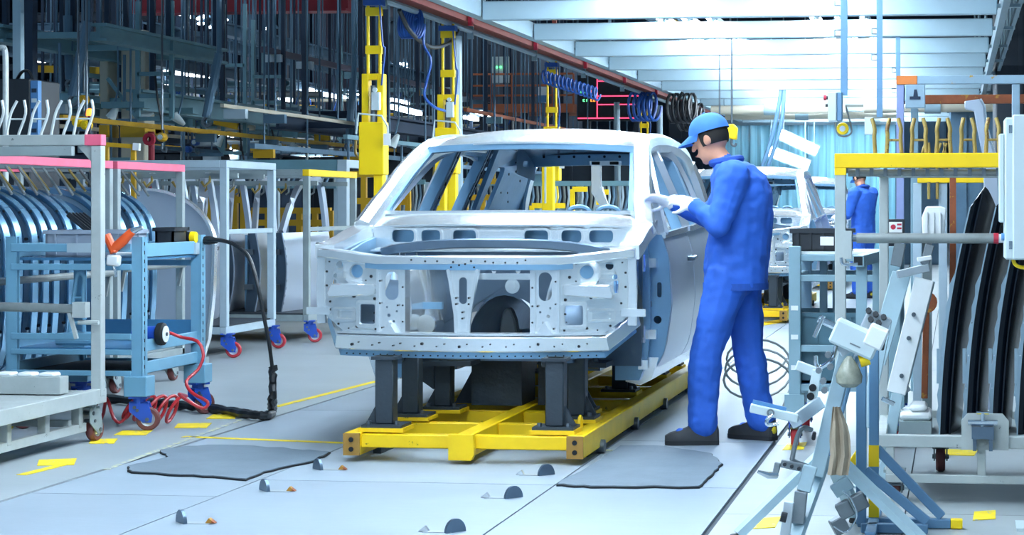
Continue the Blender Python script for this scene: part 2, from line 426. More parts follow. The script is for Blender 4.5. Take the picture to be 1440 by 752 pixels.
# torn rubber mats
def floor_mat_thing(pts, label):
    P = [ground(*p) for p in pts]; n = len(P); c = sum(P, Vector()) / n
    t = thing('rubber_mat', label, 'mat', (c.x, c.y, 0.0005))
    part('mat_edge', MB().add([(p.x, p.y, .0005) for p in P] + [(p.x, p.y, .008) for p in P],
         [tuple(range(n - 1, -1, -1))] + [tuple(range(n, 2 * n))] + [(i, (i + 1) % n, (i + 1) % n + n, i + n) for i in range(n)]), 'mat_edge', t, smooth=False)
    Q = [c + (p - c) * .985 for p in P]
    part('mat_top', MB().add([(p.x, p.y, .0082) for p in Q] + [(p.x, p.y, .012) for p in Q],
         [tuple(range(n - 1, -1, -1))] + [tuple(range(n, 2 * n))] + [(i, (i + 1) % n, (i + 1) % n + n, i + n) for i in range(n)]), 'mat_rubber', t, smooth=False)
random.seed(3)
def torn(pts, k=5, a=1.6):
    o = []
    for (x0, y0), (x1, y1) in zip(pts, pts[1:] + pts[:1]):
        for i in range(k):
            t = i / k; o.append((x0 + (x1 - x0) * t + random.uniform(-a, a) * 1.5, y0 + (y1 - y0) * t + random.uniform(-a, a) * .5))
    return o
floor_mat_thing(torn([(180, 658), (182, 666), (270, 671), (345, 676), (380, 664), (440, 650), (464, 638), (400, 632), (290, 627), (225, 635), (235, 645)]), 'torn dark rubber mat on the floor beside the yellow skid, away from the worker')
floor_mat_thing(torn([(780, 684), (830, 687), (985, 687), (1000, 672), (1016, 655), (1000, 640), (930, 629), (872, 629), (822, 661)]), 'worn dark rubber mat on the floor by the feet of the worker')
# half discs of the floor chain
rg = 'chain discs poking out of the floor plates'
for i, (x, y) in enumerate([(372, 690), (447, 660), (255, 735), (768, 668), (722, 700), (640, 748)]):
    g = ground(x, y); s = 1 if i >= 3 else -1
    t = thing('chain_disc', ['half disc with a rusty tab in the floor, middle one of its row', 'half disc with a rusty tab in the floor, closest to the skid', 'half disc with a rusty tab in the floor, farthest from the skid', 'half disc without rust in the floor, closest to the worn mat', 'half disc without rust in the floor, middle one of its row', 'half disc without rust in the floor, farthest from the skid'][i], 'disc', (g.x, g.y, 0), rg)
    M = Matrix.Translation((g.x, g.y, 0)) @ Matrix.Rotation(R(-42 * s), 4, 'Z')
    pr = [(.045 * c, .052 * d) for c, d in arc(12, 0, math.pi)]
    part('disc', MB(M).prism([(a, max(.001, b)) for a, b in pr], 'x', -.007, .007), 'steel_grey', t)
    part('slot', MB().bx(g.x - (.12 if s > 0 else -.01), g.x + (-.01 if s > 0 else .12), g.y - .025, g.y + .025, .0005, .003), 'slab', t, smooth=False)
    xx = g.x + .12 * (-s)
    part('tab', MB().prism([(xx - .02, .003), (xx + .02, .003), (xx + .005 * s, .022)], 'y', g.y - .012, g.y + .012), 'rust' if s < 0 else 'hub', t, smooth=False)

# ------------------------------------------------------------------ lighting gantry above the line
GX0, GX1 = -4.22, .36
lg = thing('lighting_gantry', 'white steel frame of cross beams hung over the assembly line, carrying the tubes', 'gantry', (-2, 17.6, 2.85))
gys = [17.55 + 2.2 * k for k in range(-9, 11)]
for y in gys:
    b = part('cross_beam', MB().bx(GX0, GX1, y - .05, y + .05, 2.90, 3.07), 'beam_white', lg, .008, smooth=False)
    part('beam_bracket', MB().bx(GX0 - .16, GX0, y - .04, y + .10, 2.98, 3.0).bx(GX1, GX1 + .2, y - .03, y + .05, 2.96, 2.99), 'beam_grey', b, smooth=False)
for x, z, ww, hh, m in ((GX0 - .06, 3.0, .10, .14, 'beam_white'), (GX0 - .24, 3.14, .06, .06, 'beam_white'), (GX1 + .06, 2.99, .06, .16, 'beam_grey'), (GX1 + .2, 3.02, .04, .06, 'beam_grey')):
    part('side_rail', MB().bx(x - ww / 2, x + ww / 2, -3, 39.9, z - hh / 2, z + hh / 2), m, lg, smooth=False)
for y in gys[::3]:
    for x in (GX0, GX1):
        part('hanger_rod', MB().cyl((x, y, 3.05), (x, y, 9.0 if y > 14 else 5.5), .02, 8), 'beam_grey', lg)
zz = MB()
for i in range(24):
    y = 6 + i * 1.3; zz.bar((GX1 + .22, y, 3.02), (GX1 + .22, y + .65, 3.42), .03); zz.bar((GX1 + .22, y + .65, 3.42), (GX1 + .22, y + 1.3, 3.02), .03)
part('lattice', zz, 'beam_grey', lg, smooth=False)
part('side_rail', MB().bx(GX1 + .2, GX1 + .24, -3, 39.9, 3.40, 3.45), 'beam_grey', lg, smooth=False)
# fluorescent tubes in two banks of three
first = None
for i in range(-3, 16):
    y0 = 6.9 + 2.2 * (i - 1)
    for x in (-2.95, -2.70, -2.45, -1.42, -1.17, -.92):
        if first is None:
            first = thing('fluorescent_lamp', 'white fluorescent batten lamp lying across the gantry beams', 'lamp', (0, 0, 0), 'fluorescent lamps on the lighting gantry')
            part('housing', MB().prism([(-.045, .05), (.045, .05), (.06, .085), (-.06, .085)], 'y', 0, 1.95).bx(-.02, .02, -.05, .02, 0, .06).bx(-.02, .02, 1.93, 2.0, 0, .06), 'beam_white', first, smooth=False)
            part('tube', MB().cyl((0, .05, .035), (0, 1.9, .035), .016, 10), 'tube_glow', first)
            o = first
        else: o = copy_tree(first)
        o.location = (x, y0, 3.07)
# cable tray with coloured cables over the beams
ct = thing('cable_tray', 'long open cable tray with green and blue cables above the gantry beams', 'cable tray', (-2.3, 20, 3.6))
mb = MB()
for x in (-3.9, -3.5): mb.bx(x - .01, x + .01, 12, 38, 3.6, 3.72)
for i in range(26): mb.bx(-3.9, -3.5, 12 + i, 12.06 + i, 3.6, 3.62)
part('tray', mb, 'bg_steel', ct, smooth=False)
for k, (m, x) in enumerate((('teal_plastic', -3.82), ('blue_hose', -3.74), ('bg_yellow', -3.66), ('teal_plastic', -3.6))):
    part('cable', MB().tube([(x + .03 * math.sin(j * 1.3 + k), 12 + j * 1.5, 3.65 + .02 * math.cos(j + k)) for j in range(18)], .02, 6), m, ct)
for x in (-3.9, -3.5): part('tray_hanger', MB().bar((x, 20, 3.6), (x, 20, 9), .02).bar((x, 32, 3.6), (x, 32, 9), .02), 'bg_steel', ct)
# rust red crane beam along the left of the gantry
rb = thing('crane_beam', 'rust red crane beam running along the left edge of the lighting gantry', 'beam', (-4.88, 20, 2.9))
part('web', MB().bx(-4.95, -4.81, 4, 39, 3.06, 3.19), 'red_beam', rb, smooth=False)
part('flange', MB().bx(-5.0, -4.76, 4, 39, 3.19, 3.215), 'red_beam', rb, smooth=False)
part('conduit', MB().cyl((-4.9, 4, 3.01), (-4.9, 39, 3.01), .03, 8), 'beam_grey', rb)
for i in range(9):
    y = 10 + i * 3.1
    part('clamp', MB().bx(-4.80, -4.76, y, y + .08, 3.02, 3.28), 'red', rb, smooth=False)
    part('strap', MB().bx(-4.93, -4.87, y + .5, y + .54, 2.93, 3.06), 'beam_grey', rb, smooth=False)
for y in (16, 24, 32): part('hanger_rod', MB().bar((-4.88, y, 3.21), (-4.88, y, 9), .05), 'red_beam', rb)
# plastic strip curtain closing the line
sc_ = thing('strip_curtain', 'clear blue green plastic strip curtain hanging across the end of the line', 'curtain', (-2.8, 40, 0))
a = at(1002, 160, 40).x; b = at(1258, 160, 40).x; n = 19; wd = (b - a) / n
part('header', MB().bx(a - .1, b + .1, 39.95, 40.08, 2.86, 3.02), 'beam_white', sc_, smooth=False)
strip = None
for i in range(n):
    yo = .02 * (i % 2)
    fn = lambda u, v, i=i, yo=yo: (a + wd * (i + u * 1.08), 40 + yo + .025 * math.sin(u * math.pi) + .01 * math.sin(i * 2.1 + v * 3), .02 + 2.86 * v)
    part('strip', MB().grid(fn, 4, 6, .003, (0, 1, 0)), 'curtain', sc_)
# ================================================================== CAR BODY (local: x right, y back, z up, front centre at 0)
XC, YF = at(655, 400, 9.5).x, 9.5
SZ = [.26, .30, .36, .46, .70, .95, 1.08, 1.30, 1.50, 1.62]
SX = [.70, .735, .785, .835, .868, .855, .815, .725, .635, .585]
def sidex(z, y=2.0):
    s = lerp(SZ, SX, z)
    if y < 1.3: s -= .03 * ((1.3 - y) / .5) ** 2 * .4
    if y > 3.2: s -= .05 * ((y - 3.2) / .9) ** 2
    return s
def yb(x): return .20 * (x / .79) ** 2          # the nose is bowed in plan
def build_car():
    car = thing('unpainted_car', 'x', 'car body')
    P = lambda n, mb, m, par=car, **k: part(n, mb, m, par, **k)
    # --- roof
    def zr(y): return lerp([1.5, 1.62, 1.8, 2.2, 2.7, 3.2, 3.6, 3.85, 4.0], [1.585, 1.618, 1.65, 1.69, 1.70, 1.685, 1.65, 1.61, 1.575], y)
    def rooff(u, v):
        y = 1.52 + 2.48 * v; hw = lerp([1.5, 2.2, 3.2, 4.0], [.615, .61, .59, .56], y); s = 2 * u - 1
        fr = .05 * (1 - s * s) if v == 0 else 0
        return (hw * s, y - .10 * (1 - s * s) * (1 - v) ** 6, zr(y) - .045 * abs(s) ** 2.6)
    P('roof_panel', MB().grid(rooff, 20, 22, .012, (0, 0, -1)), 'steel')
    # --- roof rails and A pillars
    for s in (-1, 1):
        q = smooth_pts([(s * .755, .80, 1.10), (s * .715, .98, 1.225), (s * .665, 1.28, 1.41), (s * .622, 1.55, 1.53), (s * .600, 1.85, 1.578), (s * .592, 2.4, 1.60), (s * .578, 3.1, 1.592), (s * .563, 3.65, 1.55), (s * .55, 4.0, 1.48)], 5)
        P('roof_rail', MB().tube(q, [.062] * 6 + [.055] * (len(q) - 6), 8, flat=1.15), 'steel')
        # inner lip of the windscreen aperture
        P('pillar_flange', MB().sweep(smooth_pts([(s * .665, .92, 1.20), (s * .62, 1.25, 1.395), (s * .578, 1.52, 1.535)], 5), .03, .02, up=(0, -1, 1)), 'steel_inner')
        # B pillar, C pillar
        for yy, wds, nm in ((1.97, .15, 'b_pillar'), (2.72, .13, 'c_pillar')):
            pts = [(s * (sidex(z) - .035), yy + lean * (z - 1.0), z) for z in (.34, .6, .9, 1.1, 1.3, 1.5, 1.6) for lean in (.12,)]
            o = P(nm, MB().sweep(pts, [.06] * 7, [wds * 1.5, wds * 1.3, wds * 1.15, wds, wds * .9, wds * .85, wds * .95], up=(0, 1, 0)), 'steel_inner')
            g = MB()
            for off in (-.035, .02):
                g.sweep([(p[0] - s * .034, p[1] + off, p[2]) for p in pts[2:]], .012, .018, up=(0, 1, 0))
            part('pillar_rib', g, 'steel_grey', o)
            h = MB()
            for z in (1.2, 1.28, 1.36, 1.44, 1.52): h.cyl((s * (sidex(z) - .067), yy + .12 * (z - 1), z), (s * (sidex(z) - .075), yy + .12 * (z - 1), z), .011, 8)
            part('pillar_hole', h, 'hole', o)
        # inner quarter panel with its own window
        def qf(y, z, d, s=s): return Vector((s * (min(sidex(z), sidex(1.08)) - .075 - d - .05 * max(0, (y - 3.2))), y, z))
        outer = [(2.98, .6), (4.02, .6), (4.02, 1.20), (3.90, 1.40), (3.84, 1.52), (3.5, 1.58), (3.05, 1.60), (2.84, 1.60), (2.90, 1.1)]
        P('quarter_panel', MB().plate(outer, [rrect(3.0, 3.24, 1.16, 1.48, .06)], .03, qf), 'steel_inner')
        h = MB()
        for y, z in ((3.36, 1.2), (3.36, 1.32), (3.36, 1.44), (3.5, 1.2), (3.52, 1.32), (3.5, 1.46), (3.62, 1.26), (3.7, 1.4), (3.45, 1.10), (3.6, 1.10), (3.74, 1.18), (3.4, 1.52)):
            p = qf(y, z, .03); h.cyl(p, p - Vector((s * .003, 0, 0)), .011, 8)
        P('panel_hole', h, 'hole')
        # triangulation brace at the upper rear corner with a slot
        P('corner_brace', MB().plate([(3.35, 1.44), (3.92, 1.40), (3.92, 1.49), (3.5, 1.60), (3.3, 1.60)], [rrect(3.5, 3.72, 1.49, 1.53, .02)], .02, lambda y, z, d, s=s: Vector((s * (.50 - .12 * (z - 1.4)), y + d, z))), 'steel_inner')
        # D pillar
        P('d_pillar', MB().tube(smooth_pts([(s * .55, 3.98, 1.50), (s * .60, 4.05, 1.35), (s * .66, 4.1, 1.1), (s * .68, 4.08, .75)], 5), .055, 8, flat=1.3), 'steel')
        # sill
        P('sill', MB().prism([(s * .80, .42), (s * .76, .30), (s * .70, .27), (s * .62, .29), (s * .62, .42)], 'y', 1.02, 3.15), 'steel')
        # outer rear quarter
        P('quarter_skin', MB().grid(lambda u, v, s=s: (s * sidex(.52 + .62 * v, 2.9 + 1.22 * u), 2.9 + 1.22 * u, .52 + .62 * v), 12, 10, .01, (-s, 0, 0)), 'door_skin')
        # doors
        for k, (y0, y1, lead) in enumerate(((1.06, 2.0, True), (2.02, 2.9, False))):
            def df(u, v, s=s, y0=y0, y1=y1, lead=lead):
                z = .33 + (1.075 + .05 * ((y0 + (y1 - y0) * u) - 1.06) / 1.8 - .33) * v
                y = y0 + (y1 - y0) * u
                if lead: y = y0 + .03 * math.sin(v * 3.0) - .0 + (y1 - y0 - .03 * math.sin(v * 3.0)) * u
                return (s * sidex(z, y), y, z)
            d = P('door', MB().grid(df, 12, 14, .014, (-s, 0, 0)), 'door_skin')
            zb0 = 1.07 + .05 * (y0 - 1.06) / 1.8; zb1 = 1.07 + .05 * (y1 - 1.06) / 1.8
            if lead: fr = [(1.10, zb0), (1.28, 1.22), (1.52, 1.38), (1.74, 1.50), (1.92, 1.545), (2.01, 1.552), (1.985, 1.3), (1.97, zb1)]
            else: fr = [(2.06, zb0), (2.09, 1.3), (2.11, 1.555), (2.4, 1.56), (2.66, 1.545), (2.84, 1.50), (2.93, 1.35), (2.90, zb1)]
            q = smooth_pts([(s * (sidex(z, y) - .004), y, z) for y, z in fr], 3)
            part('window_frame', MB().sweep(q, .028, .055, up=(0, .6, .8)), 'door_skin', d)
            part('belt_line', MB().sweep([(s * (sidex(1.07, y0) + .002), y0, zb0), (s * (sidex(1.09, y1) + .002), y1, zb1)], .03, .03), 'steel', d)
            yh = y1 - .16
            part('handle', MB().tube([(s * (sidex(.93) + .0), yh - .09, .93), (s * (sidex(.93) + .03), yh - .07, .93), (s * (sidex(.93) + .03), yh + .05, .935), (s * (sidex(.93)), yh + .07, .935)], .014, 8), 'steel_grey', d)
            part('lock_boss', MB().cyl((s * (sidex(.93) - .0), yh + .11, .935), (s * (sidex(.93) + .012), yh + .11, .935), .016, 10), 'hole', d)
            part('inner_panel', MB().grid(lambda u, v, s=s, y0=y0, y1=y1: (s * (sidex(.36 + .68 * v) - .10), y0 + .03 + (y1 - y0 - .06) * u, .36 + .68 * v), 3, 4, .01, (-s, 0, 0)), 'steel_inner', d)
            if lead:   # the door's leading edge with hinges
                ed = [(sidex(z, 1.06) - .002, z) for z in [.33 + .745 * i / 12 for i in range(13)]] + [(sidex(z, 1.06) - .105 - .03 * math.sin((z - .33) * 4.2), z) for z in [1.075 - .745 * i / 12 for i in range(13)]]
                e = part('door_edge', MB().plate([(s * x, z) for x, z in ed], [circ(s * .79, .62, .022, 10), rrect(s * .80 - .012, s * .80 + .012, .74, .82, .01)], .012, lambda a_, b_, d_: Vector((a_, 1.045 + d_, b_))), 'steel_inner', d)
                for hz in (.52, .90):
                    part('hinge', MB().bx(min(s * .70, s * .79), max(s * .70, s * .79), .985, 1.045, hz, hz + .05).cyl((s * .72, .99, hz - .02), (s * .72, .99, hz + .07), .016, 10).bx(min(s * .66, s * .71), max(s * .66, s * .71), .97, 1.02, hz - .015, hz + .065), 'steel', d)
                part('check_strap', MB().bx(min(s * .70, s * .76), max(s * .70, s * .76), 1.0, 1.045, .69, .72), 'steel_grey', d)
        # hinge pillar facing forward
        hp = [(.57, .30), (.70, .30), (.745, .42), (.76, .6), (.755, .9), (.74, 1.08), (.70, 1.16), (.62, 1.12), (.57, .95)]
        P('hinge_pillar', MB().plate([(s * x, z) for x, z in hp], [circ(s * .66, .78, .035), rrect(s * .67 - .03, s * .67 + .03, .50, .60, .02)], .03, lambda a_, b_, d_: Vector((a_, .985 + d_, b_))), 'steel_inner')
        P('pillar_bracket', MB().bx(min(s * .70, s * .745), max(s * .70, s * .745), .95, .99, .36, .41), 'steel')
        # --- upper apron rail, apron and wheelhouse
        q = smooth_pts([(s * .775, .20, 1.00), (s * .765, .42, 1.03), (s * .755, .66, 1.075), (s * .75, .98, 1.12)], 4)
        P('apron_rail', MB().sweep(q, .10, .07), 'steel')
        P('apron_panel', MB().plate([(.24, .62), (.24, .98), (.60, 1.04), (.97, 1.08), (.97, .55), (.80, .78), (.55, .86), (.36, .78), (.28, .62)], [circ(.30, .86, .022), circ(.86, .93, .03)], .012, lambda y, z, d, s=s: Vector((s * (.70 - d), y, z))), 'steel_inner')
        wh = lambda u, v, s=s: (s * (.40 + .33 * u), .62 + .33 * math.cos(math.pi * v), .54 + .33 * math.sin(math.pi * v))
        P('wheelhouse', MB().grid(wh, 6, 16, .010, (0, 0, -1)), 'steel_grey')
        dome = lambda u, v, s=s: (s * .47 + (.07 + .12 * v) * math.cos(2 * math.pi * u), .63 + (.07 + .12 * v) * math.sin(2 * math.pi * u), .955 - .32 * v ** 1.7)
        st = P('strut_tower', MB().grid(dome, 20, 8), 'steel')
        part('tower_cap', MB().lathe([(.072, .95), (.068, .962), (.035, .962), (.035, .95)], (s * .47, .63, 0), 'z', 20), 'steel', st)
        for a_ in (0, 120, 240): part('stud', MB().cyl((s * .47 + .052 * math.cos(R(a_)), .63 + .052 * math.sin(R(a_)), .96), (s * .47 + .052 * math.cos(R(a_)), .63 + .052 * math.sin(R(a_)), .985), .006, 6), 'bolt', st)
        # inner wheelhouse face towards the engine bay: arch rib, bracket, boss
        P('arch_rib', MB().tube([(s * .385, .58 + .24 * math.cos(R(a_)), .56 + .22 * math.sin(R(a_))) for a_ in range(0, 181, 15)], .018, 8), 'steel')
        P('inner_fender', MB().grid(lambda u, v, s=s: (s * (.39 - .05 * math.sin(math.pi * v)), .25 + .72 * u, .50 + .40 * v), 6, 8, .010, (s, 0, 0)), 'steel')
        P('bay_bracket', MB().bx(min(s * .24, s * .38), max(s * .24, s * .38), .46, .49, .70, .735), 'steel_inner')
        P('bay_boss', MB().lathe([(.05, .40), (.05, .43), (.03, .45), (.03, .47)], (s * .31, 0, .625), 'y', 14), 'steel')
        # longitudinal chassis rails
        P('front_rail', MB().sweep([(s * .42, .10, .585), (s * .42, .70, .575), (s * .41, .95, .47), (s * .40, 1.2, .40)], .09, .12), 'steel')
        P('floor_rail', MB().bx(s * .40 - .05, s * .40 + .05, 1.2, 3.9, .33, .40), 'steel_grey')
        P('jack_point', MB().bx(s * .44 - .04, s * .44 + .04, .30, .42, .46, .53).cyl((s * .44, .36, .44), (s * .44, .36, .47), .03, 10), 'steel_grey')
        # --- nose: headlamp panel with pockets
        f = lambda x, z, d: Vector((x, yb(x) + d, z))
        x0, x1 = (.455, .785) if s > 0 else (-.785, -.455)
        o_in, o_out = s * .455, s * .785
        outer = [(o_in, .605), (s * .66, .605), (s * .745, .665), (s * .785, .70), (s * .785, .99), (s * .62, .985), (o_in, .955)]
        hl = P('headlamp_panel', MB().plate(outer, [circ(s * .58, .905, .033, 20), circ(s * .685, .935, .020, 12), circ(s * .71, .88, .013, 10), rrect(s * .52 - .042, s * .52 + .042, .645, .742, .012), rrect(s * .715 - .012, s * .715 + .012, .80, .86, .006)], .012, f), 'steel')
        part('lamp_cup', MB().lathe([(.036, -.004), (.062, -.004), (.072, .002), (.072, .006), (.036, .006)], (s * .58, yb(.58) - .006, .905), 'y', 24, cap=False), 'steel', hl)
        part('lamp_backing', MB().cyl((s * .58, yb(.58) + .05, .905), (s * .58, yb(.58) + .056, .905), .05, 16), 'steel_inner', hl)  # disc added to darken the hole, hiding the bright tower behind
        part('pocket_step', MB().prism([(s * .47, .79), (s * .47, .845), (s * .70, .845), (s * .72, .80), (s * .715, .775)], 'y', yb(.58) - .055, yb(.58) + .01), 'steel', hl, bevel=.006)
        part('stamped_frame', MB().plate(rrect(s * .52 - .062, s * .52 + .062, .625, .762, .016), [rrect(s * .52 - .045, s * .52 + .045, .642, .745, .012)], .012, lambda a_, b_, d_: Vector((a_, yb(a_) - .012 + d_, b_))), 'steel', hl)
        part('stamped_rib', MB().plate(rrect(s * .65 - .065, s * .65 + .065, .655, .725, .012), [rrect(s * .65 - .042, s * .65 + .042, .672, .708, .008)], .014, lambda a_, b_, d_: Vector((a_, yb(a_) - .014 + d_, b_))), 'steel', hl)
        part('side_tab', MB().bx(min(s * .74, s * .86), max(s * .74, s * .86), .165, .19, .685, .722), 'steel', hl)
        part('side_flange', MB().sweep([(s * .79, .20, .64), (s * .795, .20, .8), (s * .79, .20, .99)], .04, .03, up=(0, 1, 0)), 'steel', hl)
        part('bay_shelf', MB().grid(lambda u, v, s=s: (s * (.46 + .31 * u), yb(.46 + .31 * u) + .012 + .22 * v, .775 + .02 * v + .09 * v * v), 6, 4, .006, (0, 0, -1)), 'steel', hl)
        h = MB()
        for x, z in ((.48, .77), (.475, .62), (.50, .88), (.63, .62), (.60, .78), (.74, .75), (.745, .95), (.76, .83), (.745, .71), (.63, .86), (.53, .86), (.53, .95), (.63, .95), (.58, .63), (.69, .64), (.76, .90), (.48, .70), (.485, .66)):
            h.cyl((s * x, yb(x) - .003, z), (s * x, yb(x) + .002, z), .0035 + .0022 * ((int(x * 997) + int(z * 991)) % 3), 8)
        part('panel_hole', h, 'hole', hl)
        # --- radiator posts
        rp_ = P('radiator_post', MB().plate(rrect(s * .39 - .062, s * .39 + .062, .60, .97, .01), [rrect(s * .385 - .034, s * .385 + .034, .765, .905, .033, 6), circ(s * .40, .69, .009, 10), circ(s * .375, .66, .007, 8), circ(s * .41, .73, .006, 8), circ(s * .36, .71, .006, 8)], .008, lambda a_, b_, d_: Vector((a_, .045 + d_, b_))), 'steel')
        part('post_flange', MB().bx(s * .325 - .012, s * .325 + .012, .03, .12, .60, .97).bx(s * .452 - .006, s * .452 + .006, .03, .14, .60, .97), 'steel', rp_)
        part('mount_block', MB().bx(s * .375 - .035, s * .375 + .025, .015, .045, .915, .955), 'steel', rp_)
        part('foot_gusset', MB().prism([(s * .35, .60), (s * .43, .60), (s * .39, .665)], 'y', .0, .045), 'steel', rp_)
        h = MB()
        for x, z in ((.325, .92), (.325, .83), (.325, .74), (.325, .66), (.44, .86), (.44, .75), (.43, .63), (.35, .74)): h.cyl((s * x, .027, z), (s * x, .031, z), .0045, 8)
        part('post_hole', h, 'hole', rp_)
    # --- lower cross member of the nose
    xs = [-.70, -.66, -.5, -.25, 0, .25, .5, .66, .70]
    lo = [(-.775, .36, .665)] + [(x, yb(x) - .02, .555) for x in xs[1:-1]] + [(.775, .36, .665)]
    lc = P('lower_crossmember', MB().sweep(lo, .07, .074), 'steel', bevel=.006)
    part('lower_flange', MB().sweep([(p[0], p[1] + .005, p[2] - .055) for p in lo], .02, .03), 'steel_inner', lc)
    part('top_lip', MB().sweep([(x, yb(x) + .0, .603) for x in xs[1:-1]], .10, .010), 'steel', lc)
    h = MB()
    for k in range(34):
        x = -.63 + 1.26 * k / 33
        if k % 3: h.cyl((x, yb(x) - .060, .545 + .012 * ((k * 7) % 3 - 1)), (x, yb(x) - .054, .545 + .012 * ((k * 7) % 3 - 1)), .0035 + .0035 * (k % 5 == 1), 8)
        h.cyl((x, yb(x) - .032, .498), (x, yb(x) - .026, .498), .004, 6)
    part('rail_hole', h, 'hole', lc)
    # --- upper tie bar
    up = [(-.79, .21, .995), (-.70, .16, .99), (-.52, .09, .968), (-.44, .06, .962)]
    up = up + [(x, .03, .962) for x in (-.3, 0, .3)] + [(-p[0], p[1], p[2]) for p in reversed(up)]
    tb = P('upper_tie_bar', MB().sweep(up, .085, .045), 'steel', bevel=.006)
    part('tie_lip', MB().sweep([(p[0], p[1] - .035, p[2] - .03) for p in up[2:-2]], .012, .03), 'steel_inner', tb)
    h = MB()
    for x in (-.27, -.2, -.14, .1, .14, .2, .26, .3): h.cyl((x, -.016, .965 - .006 * ((x * 100) % 3)), (x, -.012, .965 - .006 * ((x * 100) % 3)), .0045, 8)
    part('tie_hole', h, 'hole', tb)
    # --- hood latch brace (V)
    vb = P('latch_brace', MB().plate([(-.10, .985), (.075, .985), (.072, .915), (.028, .72), (.020, .605), (-.052, .605), (-.058, .72), (-.098, .915)], [rrect(-.034, .006, .75, .88, .018, 5)], .012, lambda a_, b_, d_: Vector((a_ , .0 + d_, b_))), 'steel')
    part('brace_rib', MB().sweep([(-.085, -.006, .92), (-.05, -.006, .70), (-.046, -.006, .61)], .014, .02, up=(0, 1, 0)).sweep([(.06, -.006, .92), (.022, -.006, .70), (.015, -.006, .61)], .014, .02, up=(0, 1, 0)), 'steel', vb)
    part('latch_plate', MB().bx(-.085, .055, -.012, .0, .915, .975), 'steel_inner', vb)
    h = MB()
    for x, z in ((-.06, .955), (-.03, .94), (0, .945), (.03, .96), (.045, .93), (-.07, .93), (-.014, .71), (-.014, .68), (-.045, .78), (.018, .78), (-.045, .75), (.018, .75)): h.cyl((x, -.0165, z), (x, -.0125, z), .005, 8)
    part('brace_hole', h, 'hole', vb)
    # --- cooling crossbars on the right half of the opening
    cb = P('cooling_crossbar', MB().bx(.06, .325, .05, .075, .925, .948).bx(.05, .325, .05, .075, .868, .898), 'steel')
    part('bumper_stop', MB().ball((.13, .045, .91), .012).ball((.25, .045, .91), .012), 'steel', cb)
    # --- bulkhead with the tunnel
    n = 18
    arch = [(-.24 + .0 * k, .40) for k in range(1)] + [(-.03 + .21 * math.cos(math.pi * (1 - k / n)), .58 + .17 * math.sin(math.pi * (1 - k / n))) for k in range(n + 1)] + [(.18, .40)]
    bh = P('bulkhead', MB().plate([(-.72, .38), (-.24, .38)] + arch[1:-1] + [(.18, .38), (.72, .38), (.72, 1.02), (-.72, 1.02)], [circ(.02, .80, .028), circ(-.45, .9, .03), circ(.35, .84, .04)], .015, lambda a_, b_, d_: Vector((a_, .97 + d_ - .10 * max(0, .75 - b_), b_))), 'steel_grey')
    part('grommet', MB().lathe([(.04, .94), (.04, .965), (.022, .965), (.022, .92)], (.02, 0, .80), 'y', 16), 'steel', bh)
    part('bulkhead_step', MB().sweep([(-.70, .94, .93), (-.3, .93, .95), (.3, .93, .95), (.70, .94, .93)], .05, .035), 'steel', bh)
    P('tunnel', MB().grid(lambda u, v: (-.03 + .21 * math.cos(math.pi * (1 - u)), .98 + 1.7 * v, .44 + .31 * math.sin(math.pi * (1 - u)) * (1 - .25 * v)), 14, 8, .01, (0, 0, 1)), 'steel_grey')
    P('floor_pan', MB().bx(-.70, .70, 1.0, 3.95, .395, .41), 'steel_grey')
    P('steering_mount', MB().prism([(-.055, .53), (-.035, .65), (-.015, .685), (.01, .68), (.035, .62), (.05, .53)], 'y', .93, 1.02), 'post_dark', bevel=.01)
    for yy in (1.55, 2.35): P('seat_crossmember', MB().bx(-.68, .68, yy, yy + .1, .41, .48), 'steel_inner')
    # --- plenum strip, cowl face with its row of openings, windscreen base
    pl = [(x, .58 + .05 * (x / .6) ** 2, 1.035 - .05 * (abs(x) / .6) ** 3) for x in [-.60 + .1 * k for k in range(13)]]
    P('plenum_strip', MB().sweep(pl, .07, .05), 'steel_grey', bevel=.006)
    P('plenum_floor', MB().grid(lambda u, v: (-.66 + 1.32 * u, .60 + .16 * v, 1.0 + .012 * v), 6, 2, .008, (0, 0, -1)), 'steel')
    hs = []
    for s in (-1, 1):
        for a_, b_ in ((.47, .595), (.325, .43), (.13, .255)): hs.append(rrect(min(s * a_, s * b_), max(s * a_, s * b_), 1.038, 1.102, .022))
    cw = P('cowl_face', MB().plate([(-.70, .99), (.70, .99), (.70, 1.12), (.3, 1.135), (-.3, 1.135), (-.70, 1.12)], hs, .012, lambda a_, b_, d_: Vector((a_, .745 + d_ + .05 * (a_ / .7) ** 2, b_))), 'steel')
    for q in hs:
        x0, x1 = min(p[0] for p in q), max(p[0] for p in q)
        part('opening_rim', MB().plate(rrect(x0 - .012, x1 + .012, 1.026, 1.114, .03), [rrect(x0, x1, 1.038, 1.102, .022)], .010, lambda a_, b_, d_: Vector((a_, .737 + d_ + .05 * (a_ / .7) ** 2, b_))), 'steel', cw)
    P('cowl_back', MB().bx(-.68, .68, .86, .88, 1.0, 1.13), 'steel_inner')
    P('windscreen_base', MB().grid(lambda u, v: ((-.72 + 1.44 * u) * (1 - .03 * v), .745 + .05 * (2 * u - 1) ** 2 + .17 * v, 1.118 + .015 * (1 - (2 * u - 1) ** 4) + .062 * math.sin(v * math.pi / 2)), 16, 6, .01, (0, 0, -1)), 'steel')
    P('windscreen_flange', MB().sweep(smooth_pts([(-.69, .965, 1.215), (-.60, .925, 1.192), (0, .905, 1.197), (.60, .925, 1.192), (.69, .965, 1.215)], 5), .04, .022), 'steel')
    # front and rear header, rear opening
    P('front_header', MB().sweep([(x, 1.50 + .06 * (x / .6) ** 2 - .02, 1.565 - .02 * (x / .6) ** 2) for x in [-.58 + .116 * k for k in range(11)]], .10, .035), 'steel_inner')
